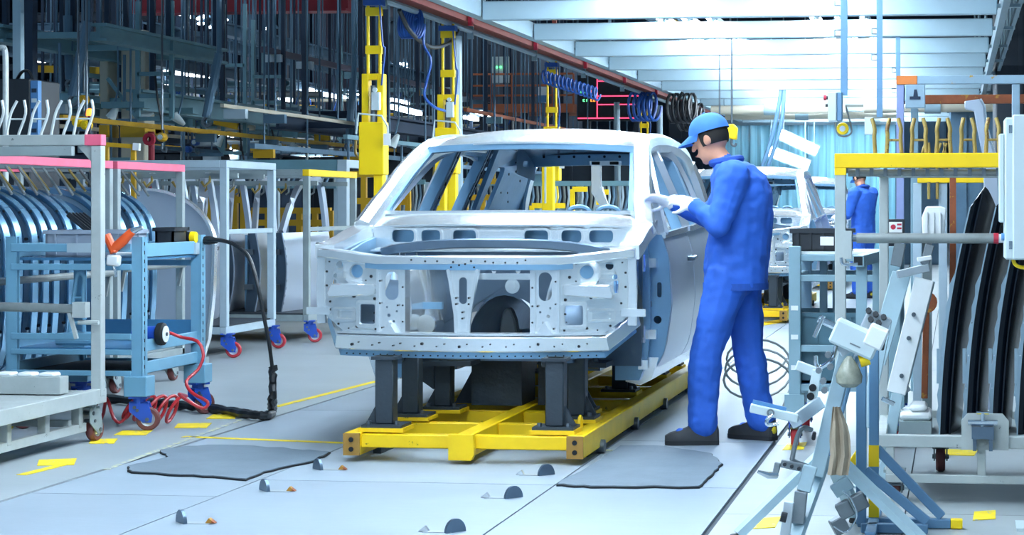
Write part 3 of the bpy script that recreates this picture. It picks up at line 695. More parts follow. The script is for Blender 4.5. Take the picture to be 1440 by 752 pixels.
    rh = P('rear_header', MB().sweep([(x, 3.90, 1.545 - .02 * (x / .6) ** 2) for x in [-.56 + .112 * k for k in range(11)]], .06, .075), 'steel_inner')
    h = MB()
    for k in range(9): h.cyl((-.42 + .105 * k, 3.868, 1.565), (-.42 + .105 * k, 3.873, 1.565), .010, 8)
    part('header_hole', h, 'hole', rh)
    part('latch_box', MB().bx(-.10, .12, 3.855, 3.885, 1.505, 1.535), 'steel', rh)
    part('latch_slot', MB().bx(-.085, -.03, 3.85, 3.857, 1.51, 1.53).bx(.04, .10, 3.85, 3.857, 1.51, 1.53), 'hole', rh)
    P('rear_opening_lip', MB().tube(smooth_pts([(-.50, 3.95, 1.50), (-.55, 3.96, 1.42), (-.60, 4.0, 1.2), (-.56, 4.04, 1.06), (-.3, 4.05, 1.03), (.3, 4.05, 1.03), (.56, 4.04, 1.06), (.60, 4.0, 1.2), (.55, 3.96, 1.42), (.50, 3.95, 1.50)], 4), .022, 6), 'steel_inner')
    P('rear_panel', MB().grid(lambda u, v: (-.66 + 1.32 * u, 4.06, .42 + .60 * v), 4, 4, .015, (0, 1, 0)), 'steel')
    P('dash_arch', MB().tube([(.36 + .06 * math.cos(R(a_)), 1.06, 1.19 + .035 * math.sin(R(a_))) for a_ in range(0, 181, 20)], .012, 6).tube([(.52 + .06 * math.cos(R(a_)), 1.06, 1.19 + .035 * math.sin(R(a_))) for a_ in range(0, 181, 20)], .012, 6), 'steel_inner')
    P('dash_beam', MB().cyl((-.70, 1.12, 1.17), (.70, 1.12, 1.17), .03, 10), 'steel_inner')
    # engine sub frame remains under the nose
    P('underbody_tube', MB().tube(smooth_pts([(-.42, .55, .50), (-.2, .50, .46), (.0, .55, .49), (.2, .6, .50)], 4), .03, 8), 'steel_grey')
    return car
car0 = build_car()
car0['label'] = 'bare silver car body without hood or wheels, carried on the yellow skid beside the blurred worker in blue'
car0['label'] = 'bare silver car body on the yellow skid, its door side next to the standing worker'
def place_car(o, x, y, dz=0): o.location = (x, y, dz)
place_car(car0, XC, YF)
c2 = copy_tree(car0); c2['label'] = 'bare car body behind the first, half hidden by the standing worker and a black tray'; place_car(c2, XC, 21.0)
c3 = copy_tree(car0); c3['label'] = 'bare car body last on the line, beside the worker with light blue cap'; place_car(c3, XC - .02, 29.2)
for c in (car0, c2, c3): c['group'] = 'car bodies on the line'

# ================================================================== SKID
def build_skid():
    k = thing('body_skid', 'x', 'skid')
    P = lambda n, mb, m, par=k, **q: part(n, mb, m, par, **q)
    o = .045
    for x in (-.55, 0, .54):
        r = P('rail', MB().bx(o + x - .04, o + x + .04, -.22, 4.25, .030, .140), 'skid_yellow', bevel=.006)
        if x:
            part('end_cap', MB().bx(o + x - .04, o + x + .04, -.232, -.22, .032, .138), 'endcap', r)
            part('cap_bolt', MB().cyl((o + x, -.238, .062), (o + x, -.23, .062), .012, 10).cyl((o + x, -.238, .108), (o + x, -.23, .108), .012, 10), 'hole', r)
        else: part('end_cap', MB().prism([(-.02, .02), (.09, .02), (.105, .05), (.10, .142), (-.02, .142)], 'y', -.262, -.22), 'skid_yellow', r)
    for x0, x1 in ((-.51, -.04), (.04, .50)):
        for y in (-.17, .36, .95, 1.6, 2.4, 3.2, 4.05):
            P('cross_beam', MB().bx(o + x0, o + x1, y - .035, y + .035, .068, .132), 'skid_yellow', bevel=.004)
    for s in (-1, 1):
        for i, (dx, y, top) in enumerate(((.42, -.08, .50), (.43, .42, .50), (.36, .80, .40), (.40, 1.9, .33), (.40, 3.1, .33), (.40, 3.8, .33))):
            x = o + s * dx
            b = P('support_plate', MB().bx(x - .11, x + .11, y - .10, y + .10, .14, .158), 'skid_yellow')
            part('foot_plate', MB().bx(x - .10, x + .10, y - .09, y + .09, .158, .172), 'post_dark', b)
            part('foot_bolt', MB().cyl((x - .07, y - .06, .17), (x - .07, y - .06, .19), .012, 6).cyl((x + .07, y - .06, .17), (x + .07, y - .06, .19), .012, 6), 'bolt', b)
            p = P('support_post', MB().bx(x - .045, x + .045, y - .045, y + .045, .172, top), 'post_dark', bevel=.006)
            part('gusset', MB().prism([(x - s * .0 + s * .045, .172), (x + s * .10, .172), (x + s * .045, .27)], 'y', y - .01, y + .01), 'post_dark', p, smooth=False)
            if i < 2: part('post_cap', MB().bx(x - .06, x + .06, y - .06, y + .06, top - .016, top), 'post_dark', p)
            if i == 2:
                sh = part('rest_plate', MB().bx(x - .17, x + .17, y - .12, y + .10, .39, .415).prism([(x - .15, .39), (x - .15, .33), (x - .05, .26), (x - .045, .39)], 'y', y - .04, y + .04), 'post_dark', p)
                for q in (-.13, .0, .10): part('rest_pin', MB().lathe([(.018, .415), (.018, .43), (.008, .45)], (x + q, y - .05, 0), 'z', 8), 'post_dark', p)
    P('underbody_block', MB().bx(o - .30, o - .02, 1.15, 1.5, .14, .40).bx(o + .06, o + .16, 1.2, 1.35, .14, .41).bx(o + .20, o + .28, 1.2, 1.35, .14, .41).prism([(o - .42, .14), (o - .30, .14), (o - .30, .36)], 'y', 1.25, 1.4), 'post_dark', smooth=False)
    P('lifting_eye', MB().tube([(o + .50 + .0, .12 + .025 * math.cos(R(a)), .14 + .035 * math.sin(R(a)) * 1.6) for a in range(0, 181, 20)], .010, 6), 'skid_yellow')
    for s in (-1, 1):
        for y in (.25, 1.3, 2.4, 3.5):
            P('guide_roller', MB().cyl((o + s * .56, y, .036), (o + s * .60, y, .036), .034, 14), 'bolt')
            P('runner', MB().bx(o + s * .52 - .02, o + s * .52 + .02, y - .15, y + .15, .0, .03), 'post_dark')
    return k
sk0 = build_skid(); sk0.location = (XC, YF, 0)
sk0['label'] = 'yellow steel skid with dark posts under the bare car body beside the standing worker'
s2 = copy_tree(sk0); s2.location = (XC, 21.0, 0); s2['label'] = 'yellow steel skid under the second car body, behind the standing worker'
s3 = copy_tree(sk0); s3.location = (XC - .02, 29.2, 0); s3['label'] = 'yellow steel skid under the last car body of the line'
for c in (sk0, s2, s3): c['group'] = 'yellow skids on the line'
# ================================================================== PEOPLE
from mathutils import noise
def capsule(mb, p, q, r1, r2, n=12):
    p, q = Vector(p), Vector(q)
    mb.ball(p, r1, n, 8); mb.ball(q, r2, n, 8); mb.tube([p, q], [r1, r2], n)
def limb(mb, pts, rs, n=12):
    for a, b, c, d in zip(pts, pts[1:], rs, rs[1:]): capsule(mb, a, b, c, d, n)
def rings(mb, rg, n=20):
    vs = []; fs = []; m = len(rg)
    for cx, cy, z, rx, ry in rg:
        for k in range(n):
            a = 2 * math.pi * k / n; vs.append((cx + rx * math.cos(a), cy + ry * math.sin(a), z))
    for i in range(m - 1):
        for k in range(n):
            k2 = (k + 1) % n; fs.append((i * n + k, i * n + k2, i * n + n + k2, i * n + n + k))
    fs.append(tuple(range(n - 1, -1, -1))); fs.append(tuple((m - 1) * n + k for k in range(n)))
    mb.add(vs, fs)
def hand(mb, w, fwd, palm_n, thumb_side, curl=.5, sc=1.0):
    """w: wrist; fwd: towards the fingertips; palm_n: out of the palm; thumb_side: +1/-1"""
    w = Vector(w); f = Vector(fwd).normalized(); pn = Vector(palm_n); pn = (pn - f * pn.dot(f)).normalized(); s = f.cross(pn) * thumb_side
    M = Matrix((s, f, pn)).transposed()
    mb.ball(w + f * .05 * sc, (.042 * sc, .052 * sc, .019 * sc), 12, 8, M.to_4x4())
    for i, L in enumerate((.072, .080, .075, .060)):
        b = w + f * .088 * sc + s * (.030 - .020 * i) * sc; d = f.copy(); p = b.copy(); pts = [p - f * .03 * sc, p]
        for k, q in enumerate((.42, .32, .26)):
            d = (d * math.cos(curl * (.5 + .4 * k)) + pn * math.sin(curl * (.5 + .4 * k))).normalized(); p = p + d * L * q * sc * 1.1; pts.append(p)
        limb(mb, pts, [.0105 * sc, .0105 * sc, .0100 * sc, .0092 * sc, .0085 * sc], 8)
    b = w + f * .028 * sc + s * .032 * sc
    limb(mb, [b, b + (s * .028 + f * .022 + pn * .012) * sc, b + (s * .036 + f * .050 + pn * .028) * sc, b + (s * .030 + f * .072 + pn * .040) * sc], [.014 * sc, .0125 * sc, .011 * sc, .0095 * sc], 8)
def person(label, J, loc, rotz, cap_col, group=None):
    root = thing('person', label, 'person', loc, group); root.rotation_euler.z = rotz; ORG[root] = Vector((0, 0, 0))
    mb = MB(); V = Vector
    # trousers and legs
    for s in 'LR':
        hp, kn, an, to = [V(J[k + s]) for k in ('hip', 'knee', 'ank', 'toe')]
        limb(mb, [hp, hp.lerp(kn, .5), kn, kn.lerp(an, .4), kn.lerp(an, .8), an + V((0, 0, .03))], [.115, .103, .080, .083, .078, .080])
        sd = (to - an); sd.z = 0; sd.normalize(); c = an * .5 + to * .5
        mb.ball(V((c.x, c.y, .05)), .04, 10, 8)
    px, py, pz = J['pelvis']
    mb.ball((px + .015, py, pz), (.135, .175, .14), 16, 10)
    # jacket: rings from hem to shoulders
    sp = J['spine']; rings(mb, sp)
    for s in 'LR':
        sh, el, wr = [V(J[k + s]) for k in ('sho', 'elb', 'wri')]
        limb(mb, [sh, sh.lerp(el, .5), el, el.lerp(wr, .5), wr - (wr - el).normalized() * .015], [.092, .072, .062, .055, .046])
        capsule(mb, V(sp[-2][:3]), sh, .09, .085)
        capsule(mb, wr - (wr - el).normalized() * .05, wr, .032, .030)
        hf, pn, ts = J['hand' + s]; hand(mb, wr, hf, pn, ts, J.get('curl', .5))
    # neck, head with face
    nk, hd = V(J['neck']), V(J['head']); f = V(J['face']).normalized(); up = (V((0, 0, 1)) - f * f.z).normalized(); rt = f.cross(up)
    capsule(mb, nk - V((0, 0, .05)), hd - up * .06, .058, .054)
    HM = Matrix((rt, f, up)).transposed().to_4x4()
    mb.ball(hd + up * .02, (.076, .095, .100), 18, 14, HM); mb.ball(hd + f * .03 - up * .055, (.056, .060, .058), 16, 10, HM)
    mb.ball(hd + f * .060 - up * .098, (.028, .022, .020), 10, 8, HM)
    limb(mb, [hd + f * .092 + up * .02, hd + f * .112 - up * .022], [.009, .014], 8)
    mb.ball(hd + f * .092 - up * .060, (.024, .012, .010), 10, 6, HM)
    for q in (-1, 1):
        mb.ball(hd + rt * q * .078 - f * .005 - up * .005, (.010, .022, .032), 10, 8, HM)
        mb.ball(hd + rt * q * .034 + f * .086 + up * .030, (.022, .010, .008), 8, 6, HM)
    me = bpy.data.meshes.new('raw'); me.from_pydata([tuple(p) for p in mb.v], [], mb.f)
    bm = bmesh.new(); bm.from_mesh(me); bmesh.ops.recalc_face_normals(bm, faces=bm.faces); bm.to_mesh(me); bm.free()
    tmp = bpy.data.objects.new('raw', me); COL.objects.link(tmp)
    rm = tmp.modifiers.new('r', 'REMESH'); rm.mode = 'VOXEL'; rm.voxel_size = .0085
    sm = tmp.modifiers.new('s', 'SMOOTH'); sm.factor = .5; sm.iterations = 3
    dg = bpy.context.evaluated_depsgraph_get(); body = bpy.data.meshes.new_from_object(tmp.evaluated_get(dg))
    bpy.data.objects.remove(tmp)
    body.materials.clear()
    for q in ('suit_blue', 'skin', 'glove', 'suit_dark'): body.materials.append(MATS[q])
    col_z = J['neck'][2] - .012; wl, wr_ = V(J['wriL']), V(J['wriR']); el, er = V(J['elbL']), V(J['elbR'])
    def region(c):
        for w_, e_ in ((wl, el), (wr_, er)):
            ax_ = (w_ - e_).normalized(); k_ = (c - w_).dot(ax_)
            if -.004 < k_ and c.z < w_.z + .085 and (c - w_).length < .20 and ((c - w_) - ax_ * k_).length < .115: return 2
        if (c - hd).length < .20 and (c - nk).dot((hd - nk).normalized()) > .012: return 1
        return 0
    mi = [0] * len(body.polygons)
    for p in body.polygons: mi[p.index] = region(p.center)
    body.polygons.foreach_set('material_index', mi); body.polygons.foreach_set('use_smooth', [True] * len(mi))
    vr = {}
    for p in body.polygons:
        if mi[p.index] == 0:
            for k in p.vertices: vr[k] = 1
    nrm = {k: body.vertices[k].normal.copy() for k in vr}
    for k in vr:
        v = body.vertices[k]; c = v.co.copy()
        a = noise.noise(V((c.x * 11, c.y * 11, c.z * 6))) * .011 + noise.noise(V((c.x * 22 + 5, c.y * 22, c.z * 26))) * .006
        v.co = c + nrm[k] * a
    body.update(); body.name = 'body'
    b = bpy.data.objects.new('body', body); COL.objects.link(b); b.parent = root
    # clothing and details
    for s in 'LR':
        an, to = V(J['ank' + s]), V(J['toe' + s]); d = V((to.x - an.x, to.y - an.y, 0)).normalized(); sd = V((-d.y, d.x, 0)); L = .17
        o_ = V((an.x, an.y, 0)); m2 = MB()
        def ring(t, w_, z0, z1): return [o_ + d * t + sd * (w_ * a) + V((0, 0, z0 + (z1 - z0) * h)) for a, h in ((-1, 0), (1, 0), (1, .45), (.75, .9), (0, 1), (-.75, .9), (-1, .45))]
        prof = [(-.085, .026, .02, .08), (-.075, .036, .02, .115), (-.02, .040, .02, .125), (.05, .043, .02, .105), (.11, .047, .02, .08), (.165, .042, .02, .066), (.192, .026, .02, .05)]
        rr = [ring(*q) for q in prof]; vs = [p for q in rr for p in q]; fs = []
        for i in range(len(rr) - 1):
            for k in range(7): fs.append((i * 7 + k, i * 7 + (k + 1) % 7, i * 7 + 7 + (k + 1) % 7, i * 7 + 7 + k))
        fs += [tuple(range(7)), tuple((len(rr) - 1) * 7 + k for k in range(6, -1, -1))]
        sh = part('shoe', m2.add(vs, fs), 'shoe', root)
        m3 = MB(); n = len(prof); pl = [o_ + d * t + sd * (w_ + .004) for t, w_, _, _ in prof] + [o_ + d * t - sd * (w_ + .004) for t, w_, _, _ in reversed(prof)]
        k = len(pl); m3.add([(p.x, p.y, .001) for p in pl] + [(p.x, p.y, .024) for p in pl], [tuple(range(k)), tuple(range(2 * k - 1, k - 1, -1))] + [(i, (i + 1) % k, (i + 1) % k + k, i + k) for i in range(k)])
        part('sole', m3, 'sole', sh)
        if s == 'R': part('heel_counter', MB().ball(o_ - d * .062 + V((0, 0, .055)), (.030, .036, .032), 12, 8), 'shoe_yellow', sh)
    hem = J['spine'][0]
    part('jacket_hem', MB().lathe([(1, 0), (1.03, .0), (1.03, .035), (1, .035)], (0, 0, 0), 'z', 24, cap=False), 'suit_dark', root)
    jh = root.children[-1] if root.children else None
    for o in bpy.data.objects:
        if o.parent == root and o.name.startswith('jacket_hem'): o.scale = (hem[3] - .003, hem[4] - .003, 1); o.location = (hem[0], hem[1], hem[2] - .004)
    co = MB(); cp = []
    for a_ in range(0, 361, 20): cp.append(nk + V((.075 * math.cos(R(a_)), .080 * math.sin(R(a_)), -.012 + .012 * math.cos(R(a_)))))
    part('collar', co.tube(cp, .020, 8), 'suit_dark', root)
    # hair and cap
    part('hair', MB().grid(lambda u, v: hd + HM.to_3x3() @ V((.083 * math.sin(R(60 + 60 * v)) * math.cos(R(160 + 220 * u)), .101 * math.sin(R(60 + 60 * v)) * math.sin(R(160 + 220 * u)), .02 + .104 * math.cos(R(60 + 60 * v)))), 16, 6), 'hair', root)
    cap = part('cap', MB().grid(lambda u, v: hd + HM.to_3x3() @ V((.094 * math.sin(R(88 * v)) ** .8 * math.cos(2 * math.pi * u), .112 * math.sin(R(88 * v)) ** .8 * math.sin(2 * math.pi * u), .035 + .105 * math.cos(R(88 * v)) + .0)), 28, 10), cap_col, root)
    part('visor', MB().grid(lambda u, v: hd + HM.to_3x3() @ V((.090 * math.cos(R(15 + 150 * u)) * (1 - .1 * v), .103 * math.sin(R(15 + 150 * u)) + .085 * v * math.sin(R(15 + 150 * u)), .042 - .035 * v + .012 * math.sin(R(15 + 150 * u)))), 16, 4, .006, (0, 0, -1)), cap_col, cap)
    part('cap_button', MB().ball(hd + up * .140, .010, 8, 6), cap_col, cap)
    for q in (-1, 1): part('eye', MB().ball(hd + rt * q * .034 + f * .090 + up * .012, .009, 10, 8), 'eye', root)
    part('mouth', MB().ball(hd + f * .103 - up * .060, (.022, .005, .005), 10, 6, HM), 'lip', root)
    return root
J1 = dict(pelvis=(.02, 0, .90),
    hipL=(0, -.095, .86), kneeL=(-.11, -.13, .47), ankL=(-.13, -.12, .085), toeL=(-.33, -.16, .03),
    hipR=(.04, .095, .86), kneeR=(.085, .12, .47), ankR=(.15, .13, .085), toeR=(-.03, .22, .03),
    spine=[(.03, 0, .80, .170, .195), (.03, 0, .92, .170, .192), (.045, 0, 1.05, .165, .185), (.06, 0, 1.18, .165, .195), (.06, 0, 1.30, .160, .21), (.045, 0, 1.38, .145, .20), (.02, 0, 1.44, .10, .13)],
    shoL=(.04, -.185, 1.375), elbL=(-.03, -.265, 1.13), wriL=(-.165, -.17, 1.235),
    shoR=(.02, .185, 1.375), elbR=(-.14, .25, 1.17), wriR=(-.33, .17, 1.25),
    handL=((-.8, .35, .25), (0, .6, -.6), 1), handR=((-.9, -.1, .2), (-.1, -.5, -.7), -1),
    neck=(-.02, .01, 1.475), head=(-.10, .02, 1.575), face=(-.92, .25, -.30), curl=.55)
w1 = person('person in blue work suit and cap standing at the car door, white gloved hands raised', J1, (-1.165, 10.30, 0), 0, 'cap_blue')
J2 = dict(pelvis=(.0, 0, .92),
    hipL=(0, -.095, .88), kneeL=(-.03, -.11, .48), ankL=(.0, -.11, .085), toeL=(-.18, -.14, .03),
    hipR=(.0, .095, .88), kneeR=(-.05, .12, .48), ankR=(-.02, .13, .085), toeR=(-.2, .18, .03),
    spine=[(.0, 0, .82, .150, .19), (.0, 0, .95, .145, .18), (.0, 0, 1.08, .14, .18), (.01, 0, 1.2, .14, .19), (.01, 0, 1.32, .14, .20), (.0, 0, 1.40, .125, .19), (-.01, 0, 1.46, .09, .12)],
    shoL=(.0, -.185, 1.395), elbL=(-.05, -.26, 1.12), wriL=(-.25, -.2, 1.08), shoR=(.0, .185, 1.395), elbR=(-.08, .25, 1.12), wriR=(-.28, .15, 1.1),
    handL=((-.9, .1, .1), (0, .6, -.6), 1), handR=((-.9, -.1, .1), (-.1, -.5, -.7), -1),
    neck=(-.01, 0, 1.495), head=(-.06, 0, 1.60), face=(-.90, .25, -.38), curl=.4)
g2 = dep(1214, 300, 26.5)
w2 = person('person in blue jacket and light blue cap bending over the last car body', J2, (g2.x, g2.y, 0), R(-35), 'cap_light')
# ================================================================== LEFT SIDE: racks, cart, hoses
def bar(t, name, p, q, w, h=None, m='rack_white', bevel=.003, up=(0, 0, 1)):
    return part(name, MB().bar(p, q, w, h, up), m, t, bevel, smooth=False)
def caster(t, x, y, ztop, r=.062, wheel='wheel_red', fork='caster_blue', ang=20):
    """swivel caster: plate, fork, wheel; touches the floor"""
    M = Matrix.Translation((x, y, 0)) @ Matrix.Rotation(R(ang), 4, 'Z')
    f = part('caster', MB(M).bx(-.05, .05, -.045, .045, ztop - .012, ztop).cyl((0, 0, ztop - .04), (0, 0, ztop - .01), .035, 14)
             .prism([(-.05, ztop - .03), (.05, ztop - .03), (.075, r + .02), (.07, r - .018), (.025, r - .018), (-.05, r + .045)], 'y', -.032, -.026)
             .prism([(-.05, ztop - .03), (.05, ztop - .03), (.075, r + .02), (.07, r - .018), (.025, r - .018), (-.05, r + .045)], 'y', .026, .032)
             .bx(-.05, .05, -.032, .032, ztop - .04, ztop - .03), fork, t, smooth=False)
    w_ = part('wheel', MB(M).lathe([(r * .62, -.020), (r * .9, -.021), (r, -.012), (r, .012), (r * .9, .021), (r * .62, .020)], (.048, 0, r + .001), 'y', 22, cap=False), wheel, f)
    part('wheel_hub', MB(M).lathe([(.012, -.024), (.02, -.02), (r * .42, -.015), (r * .62, -.018), (r * .62, .018), (r * .42, .015), (.02, .02), (.012, .024)], (.048, 0, r + .001), 'y', 18), 'hub', f)
    part('axle_bolt', MB(M).cyl((.048, -.038, r), (.048, .038, r), .011, 8).cyl((-.02, -.037, ztop - .06), (-.02, .037, ztop - .06), .010, 8).cyl((-.005, -.037, r + .05), (-.005, .037, r + .05), .009, 8), 'bolt', f)
    return f
def u_hook(t, c, w, h, m, lean=.035, r=.008, ax=(1, 0, 0)):
    """pair of bent prongs joined by a rung"""
    A = Vector(ax); c = Vector(c); Z = Vector((0, 0, 1)); pts = []
    for s in (-1, 1):
        b = c + A * (s * w / 2); k = b + A * lean * (.7 if s < 0 else 1.1) + Z * h * .62; e = k + A * (-s * w * .42 if s < 0 else -w * .12) + Z * h * .38
        if s < 0: e = k + A * w * .5 + Z * h * .36
        pts.append([b, b + A * lean * .1 + Z * h * .1, k, e])
    o = part('hook', MB().tube(smooth_pts(pts[0], 3), r, 6).tube(smooth_pts(pts[1], 3), r, 6).tube([pts[0][0].lerp(pts[0][2], .75), pts[1][0].lerp(pts[1][2], .75)], r * .6, 6), m, t)
    return o
# ---- near white trolley with hooks on top
A = dep(138, 400, 10.35); ax, ay = A.x, A.y
ta = thing('hook_trolley', 'worn off white rack trolley with bent hooks on its top beam and one pink corner', 'rack', (ax - .5, ay - .5, 0))
zt = 1.227 + (290 - 205) * 10.35 / F
bar(ta, 'post', (ax, ay, .24), (ax, ay, zt), .055); bar(ta, 'post', (ax, ay - 1.5, .24), (ax, ay - 1.5, zt), .055); bar(ta, 'post', (ax - 1.3, ay, .24), (ax - 1.3, ay, zt), .055)
bar(ta, 'top_beam', (ax - 1.33, ay, zt + .03), (ax - .062, ay, zt + .03), .06, .055)
bar(ta, 'top_corner', (ax - .062, ay, zt + .03), (ax + .03, ay, zt + .03), .062, .057, 'pink')
bar(ta, 'inner_beam', (ax - 1.3, ay - .12, zt - .03), (ax - .08, ay - .12, zt - .03), .04, .05, 'rack_grey')
part('corner_gusset', MB().prism([(ax - .11, zt), (ax - .028, zt), (ax - .028, zt - .09)], 'y', ay - .006, ay + .006), 'rack_white', ta, smooth=False)
for k in range(8):
    u_hook(ta, (ax - .10 - .123 * k, ay, zt + .055), .068, .185, 'hook_white')
zd = .273
part('deck', MB().bx(ax - 1.3, ax + .0, ay - 1.5, ay + .02, zd - .03, zd - .01), 'rack_white', ta, smooth=False)
bar(ta, 'deck_beam', (ax, ay - 1.52, zd - .03), (ax, ay + .05, zd - .03), .05, .075); bar(ta, 'deck_beam', (ax - 1.3, ay, zd - .035), (ax, ay, zd - .035), .05, .06)
bar(ta, 'lower_rail', (ax - .06, ay - 1.5, .085), (ax - .06, ay - .05, .085), .04, .045)
for dy in (-.12, -.50, -.9): bar(ta, 'strut', (ax - .06, ay + dy, .09), (ax - .06, ay + dy, zd - .06), .045)
bar(ta, 'cross_tie', (ax - 1.2, ay - .2, .12), (ax - .06, ay - .2, .12), .035)
caster(ta, ax - .05, ay + .01, zd - .06, .062, 'wheel_brown', 'rack_grey', 84); caster(ta, ax - 1.2, ay + .01, zd - .06, .062, 'wheel_brown', 'rack_grey', 84); caster(ta, ax - .05, ay - 1.45, zd - .06, .062, 'wheel_brown', 'rack_grey', 84)
pb = bar(ta, 'pad_beam', (ax - 1.2, ay - .18, zd + .04), (ax - .10, ay - .18, zd + .04), .10, .09)
for k in range(4):
    x = ax - .18 - .115 * k
    part('pad', MB().prism([(x - .045, zd + .085), (x + .045, zd + .085), (x + .038, zd + .105), (x - .038, zd + .105)], 'y', ay - .225, ay - .135), 'white_plastic', pb, bevel=.006)
zp = A.z - 32 * 10.35 / F
part('foam_pipe', MB().tube([(ax - 1.3, ay - .06, zp), (ax - .55, ay - .06, zp + .003), (ax - .3, ay - .06, zp), (ax - .10, ay - .06, zp - .006)], .024, 12), 'pipe_grey', ta)
part('pipe_bracket', MB().bx(ax - .10, ax - .03, ay - .09, ay - .03, zp - .05, zp + .03).cyl((ax - .08, ay - .06, zp - .075), (ax + .03, ay - .06, zp - .075), .012, 8).bar((ax - .13, ay - .06, zp - .02), (ax - .09, ay - .06, zp - .16), .018), 'rack_white', ta, smooth=False)

# ---- racks of curved panels (two, in line) and the panels
XB = -5.42
def panel_rack(y0, y1, label, near):
    t = thing('panel_rack', label, 'rack', (XB - .5, (y0 + y1) / 2, 0))
    for x in (XB, XB - 1.2):
        for y in (y0, y1): bar(t, 'post', (x, y, .16), (x, y, 1.47), .05, m='rack_grey')
        bar(t, 'side_beam', (x, y0 - .02, .20), (x, y1 + .02, .20), .05, .06, 'rack_grey')
    bar(t, 'top_beam', (XB, y0 - .025, 1.495), (XB, y1 + .025, 1.495), .05, .05, 'pink')
    bar(t, 'top_beam', (XB - 1.2, y0 - .025, 1.495), (XB - 1.2, y1 + .025, 1.495), .05, .05, 'pink')
    for y in (y0, y1):
        bar(t, 'end_beam', (XB - 1.18, y, 1.495), (XB - .025, y, 1.495), .05, .05, 'red' if y == y0 else 'rack_grey'); bar(t, 'base_beam', (XB - 1.18, y, .20), (XB - .025, y, .20), .05, .06, 'rack_grey')
    part('base_tray', MB().bx(XB - 1.18, XB - .03, y0, y1, .23, .245), 'rack_grey', t, smooth=False)
    zz_ = .80 if near else .82
    part('retaining_pipe', MB().cyl((XB + .05, y0 + .05, zz_), (XB + .05, y1 - .05, zz_ + .0), .022, 10), 'pipe_grey', t)
    part('pipe_arm', MB().bar((XB + .04, y1 - .06, zz_), (XB + .01, y1 - .06, zz_ - .15), .018).bar((XB + .04, y0 + .06, zz_), (XB + .01, y0 + .06, zz_ - .15), .018), 'pipe_grey', t)
    for x in (XB - .05, XB - 1.15):
        for y in (y0 + .06, y1 - .06): caster(t, x, y, .17, .055, 'wheel_brown', 'rack_grey', 90)
    n = int((y1 - y0 - .2) / .165)
    for k in range(n + 1):
        y = y0 + .12 + .165 * k
        part('hanger', MB().tube([(XB - .30, y, 1.47), (XB - .20, y - .04, 1.36), (XB - .14, y - .08, 1.30)], .009, 6), 'pipe_grey', t)
        part('hanger', MB().tube([(XB - .45, y, 1.47), (XB - .36, y - .04, 1.38), (XB - .30, y - .08, 1.33)], .009, 6), 'hook_ochre', t)
    return t, n
rackb1, nb1 = panel_rack(10.35, 12.25, 'rack with pink top beams full of curved steel panels, behind the light blue cart', True)
rackb2, nb2 = panel_rack(12.37, 13.46, 'shorter pink topped rack of curved panels between the cart and the door racks', False)
ORD = ['first', 'second', 'third', 'fourth', 'fifth', 'sixth', 'seventh', 'eighth', 'ninth', 'tenth', 'eleventh', 'twelfth', 'thirteenth', 'fourteenth']
def curved_panel(label=None):
    t = thing('curved_panel', label or 'curved blue grey steel panel standing in a pink topped rack', 'panel', (0, 0, 0), 'curved panels in the pink topped racks')
    prof = []                                        # x to the left negative, z
    for k in range(13):
        a = R(90 - 90 * k / 12); prof.append((-.42 + .42 * math.cos(a), 1.02 + .34 * math.sin(a)))
    prof += [(.005, .85), (.0, .6), (-.015, .42), (-.05, .30), (-.10, .255)]
    part('sheet', MB().plate(prof + [(-.42, .255)], [circ(-.10, 1.16, .018, 10), circ(-.045, .48, .012, 8)], .006, lambda a, b, d: Vector((a, d, b))), 'panel_blue', t)
    part('flange', MB().sweep([(a, -.035, b) for a, b in prof], .008, .075, up=(0, 1, 0)), 'panel_blue', t)
    part('inner_bead', MB().sweep([(-.42 + (a + .42) * .86 if b > 1.0 else a - .06, -.012, b if b <= 1.0 else 1.02 + (b - 1.02) * .84) for a, b in prof], .03, .022, up=(0, 1, 0)), 'panel_edge', t)
    for (a, b) in ((-.055, 1.20), (-.02, 1.04), (-.012, .5)): part('bolt_hole', MB().cyl((a - .02, -.05, b), (a - .02, -.074, b), .009, 8), 'hole', t)
    return t
cp0 = None
for y0, n in ((10.35, nb1), (12.37, nb2)):
    for k in range(n + 1):
        o = cp0 = curved_panel() if cp0 is None else cp0
        o = cp0 if (k == 0 and y0 < 11) else copy_tree(cp0)
        o.location = (XB - .10 - .01 * (k % 3), y0 + .12 + .165 * k, -.01 + .008 * (k % 2))
        o['label'] = 'curved blue grey steel panel, %s from the hook trolley in the %s pink topped rack' % (ORD[k], 'longer' if y0 < 11 else 'shorter')
# ---- tall pale body side panel leaning behind
t = thing('large_panel', 'large pale curved body panel standing between the panel rack and the door rack', 'panel', (0, 0, 0))
p0 = at(300, 400, 14.3)
prof = [(-.55, 1.36)] + [(-.55 + .57 * math.cos(R(90 - 90 * k / 14)), .93 + .43 * math.sin(R(90 - 90 * k / 14))) for k in range(15)] + [(.01, .6), (-.03, .25), (-.08, .10), (-.62, .10), (-.62, 1.34)]
pp = [(p0.x + a, b - .005) for a, b in prof]
part('skin', MB().plate(pp, [], .02, lambda a, b, d: Vector((a, 14.3 + d - .10 * (a - p0.x), b))), 'door_skin', t)
part('rim', MB().sweep([(a, 14.28 - .10 * (a - p0.x), b) for a, b in pp[1:-2]], .02, .06, up=(0, 1, 0)), 'steel', t)
part('foot_channel', MB().bx(p0.x - .62, p0.x - .08, 14.25, 14.42, 0, .095), 'rack_grey', t)

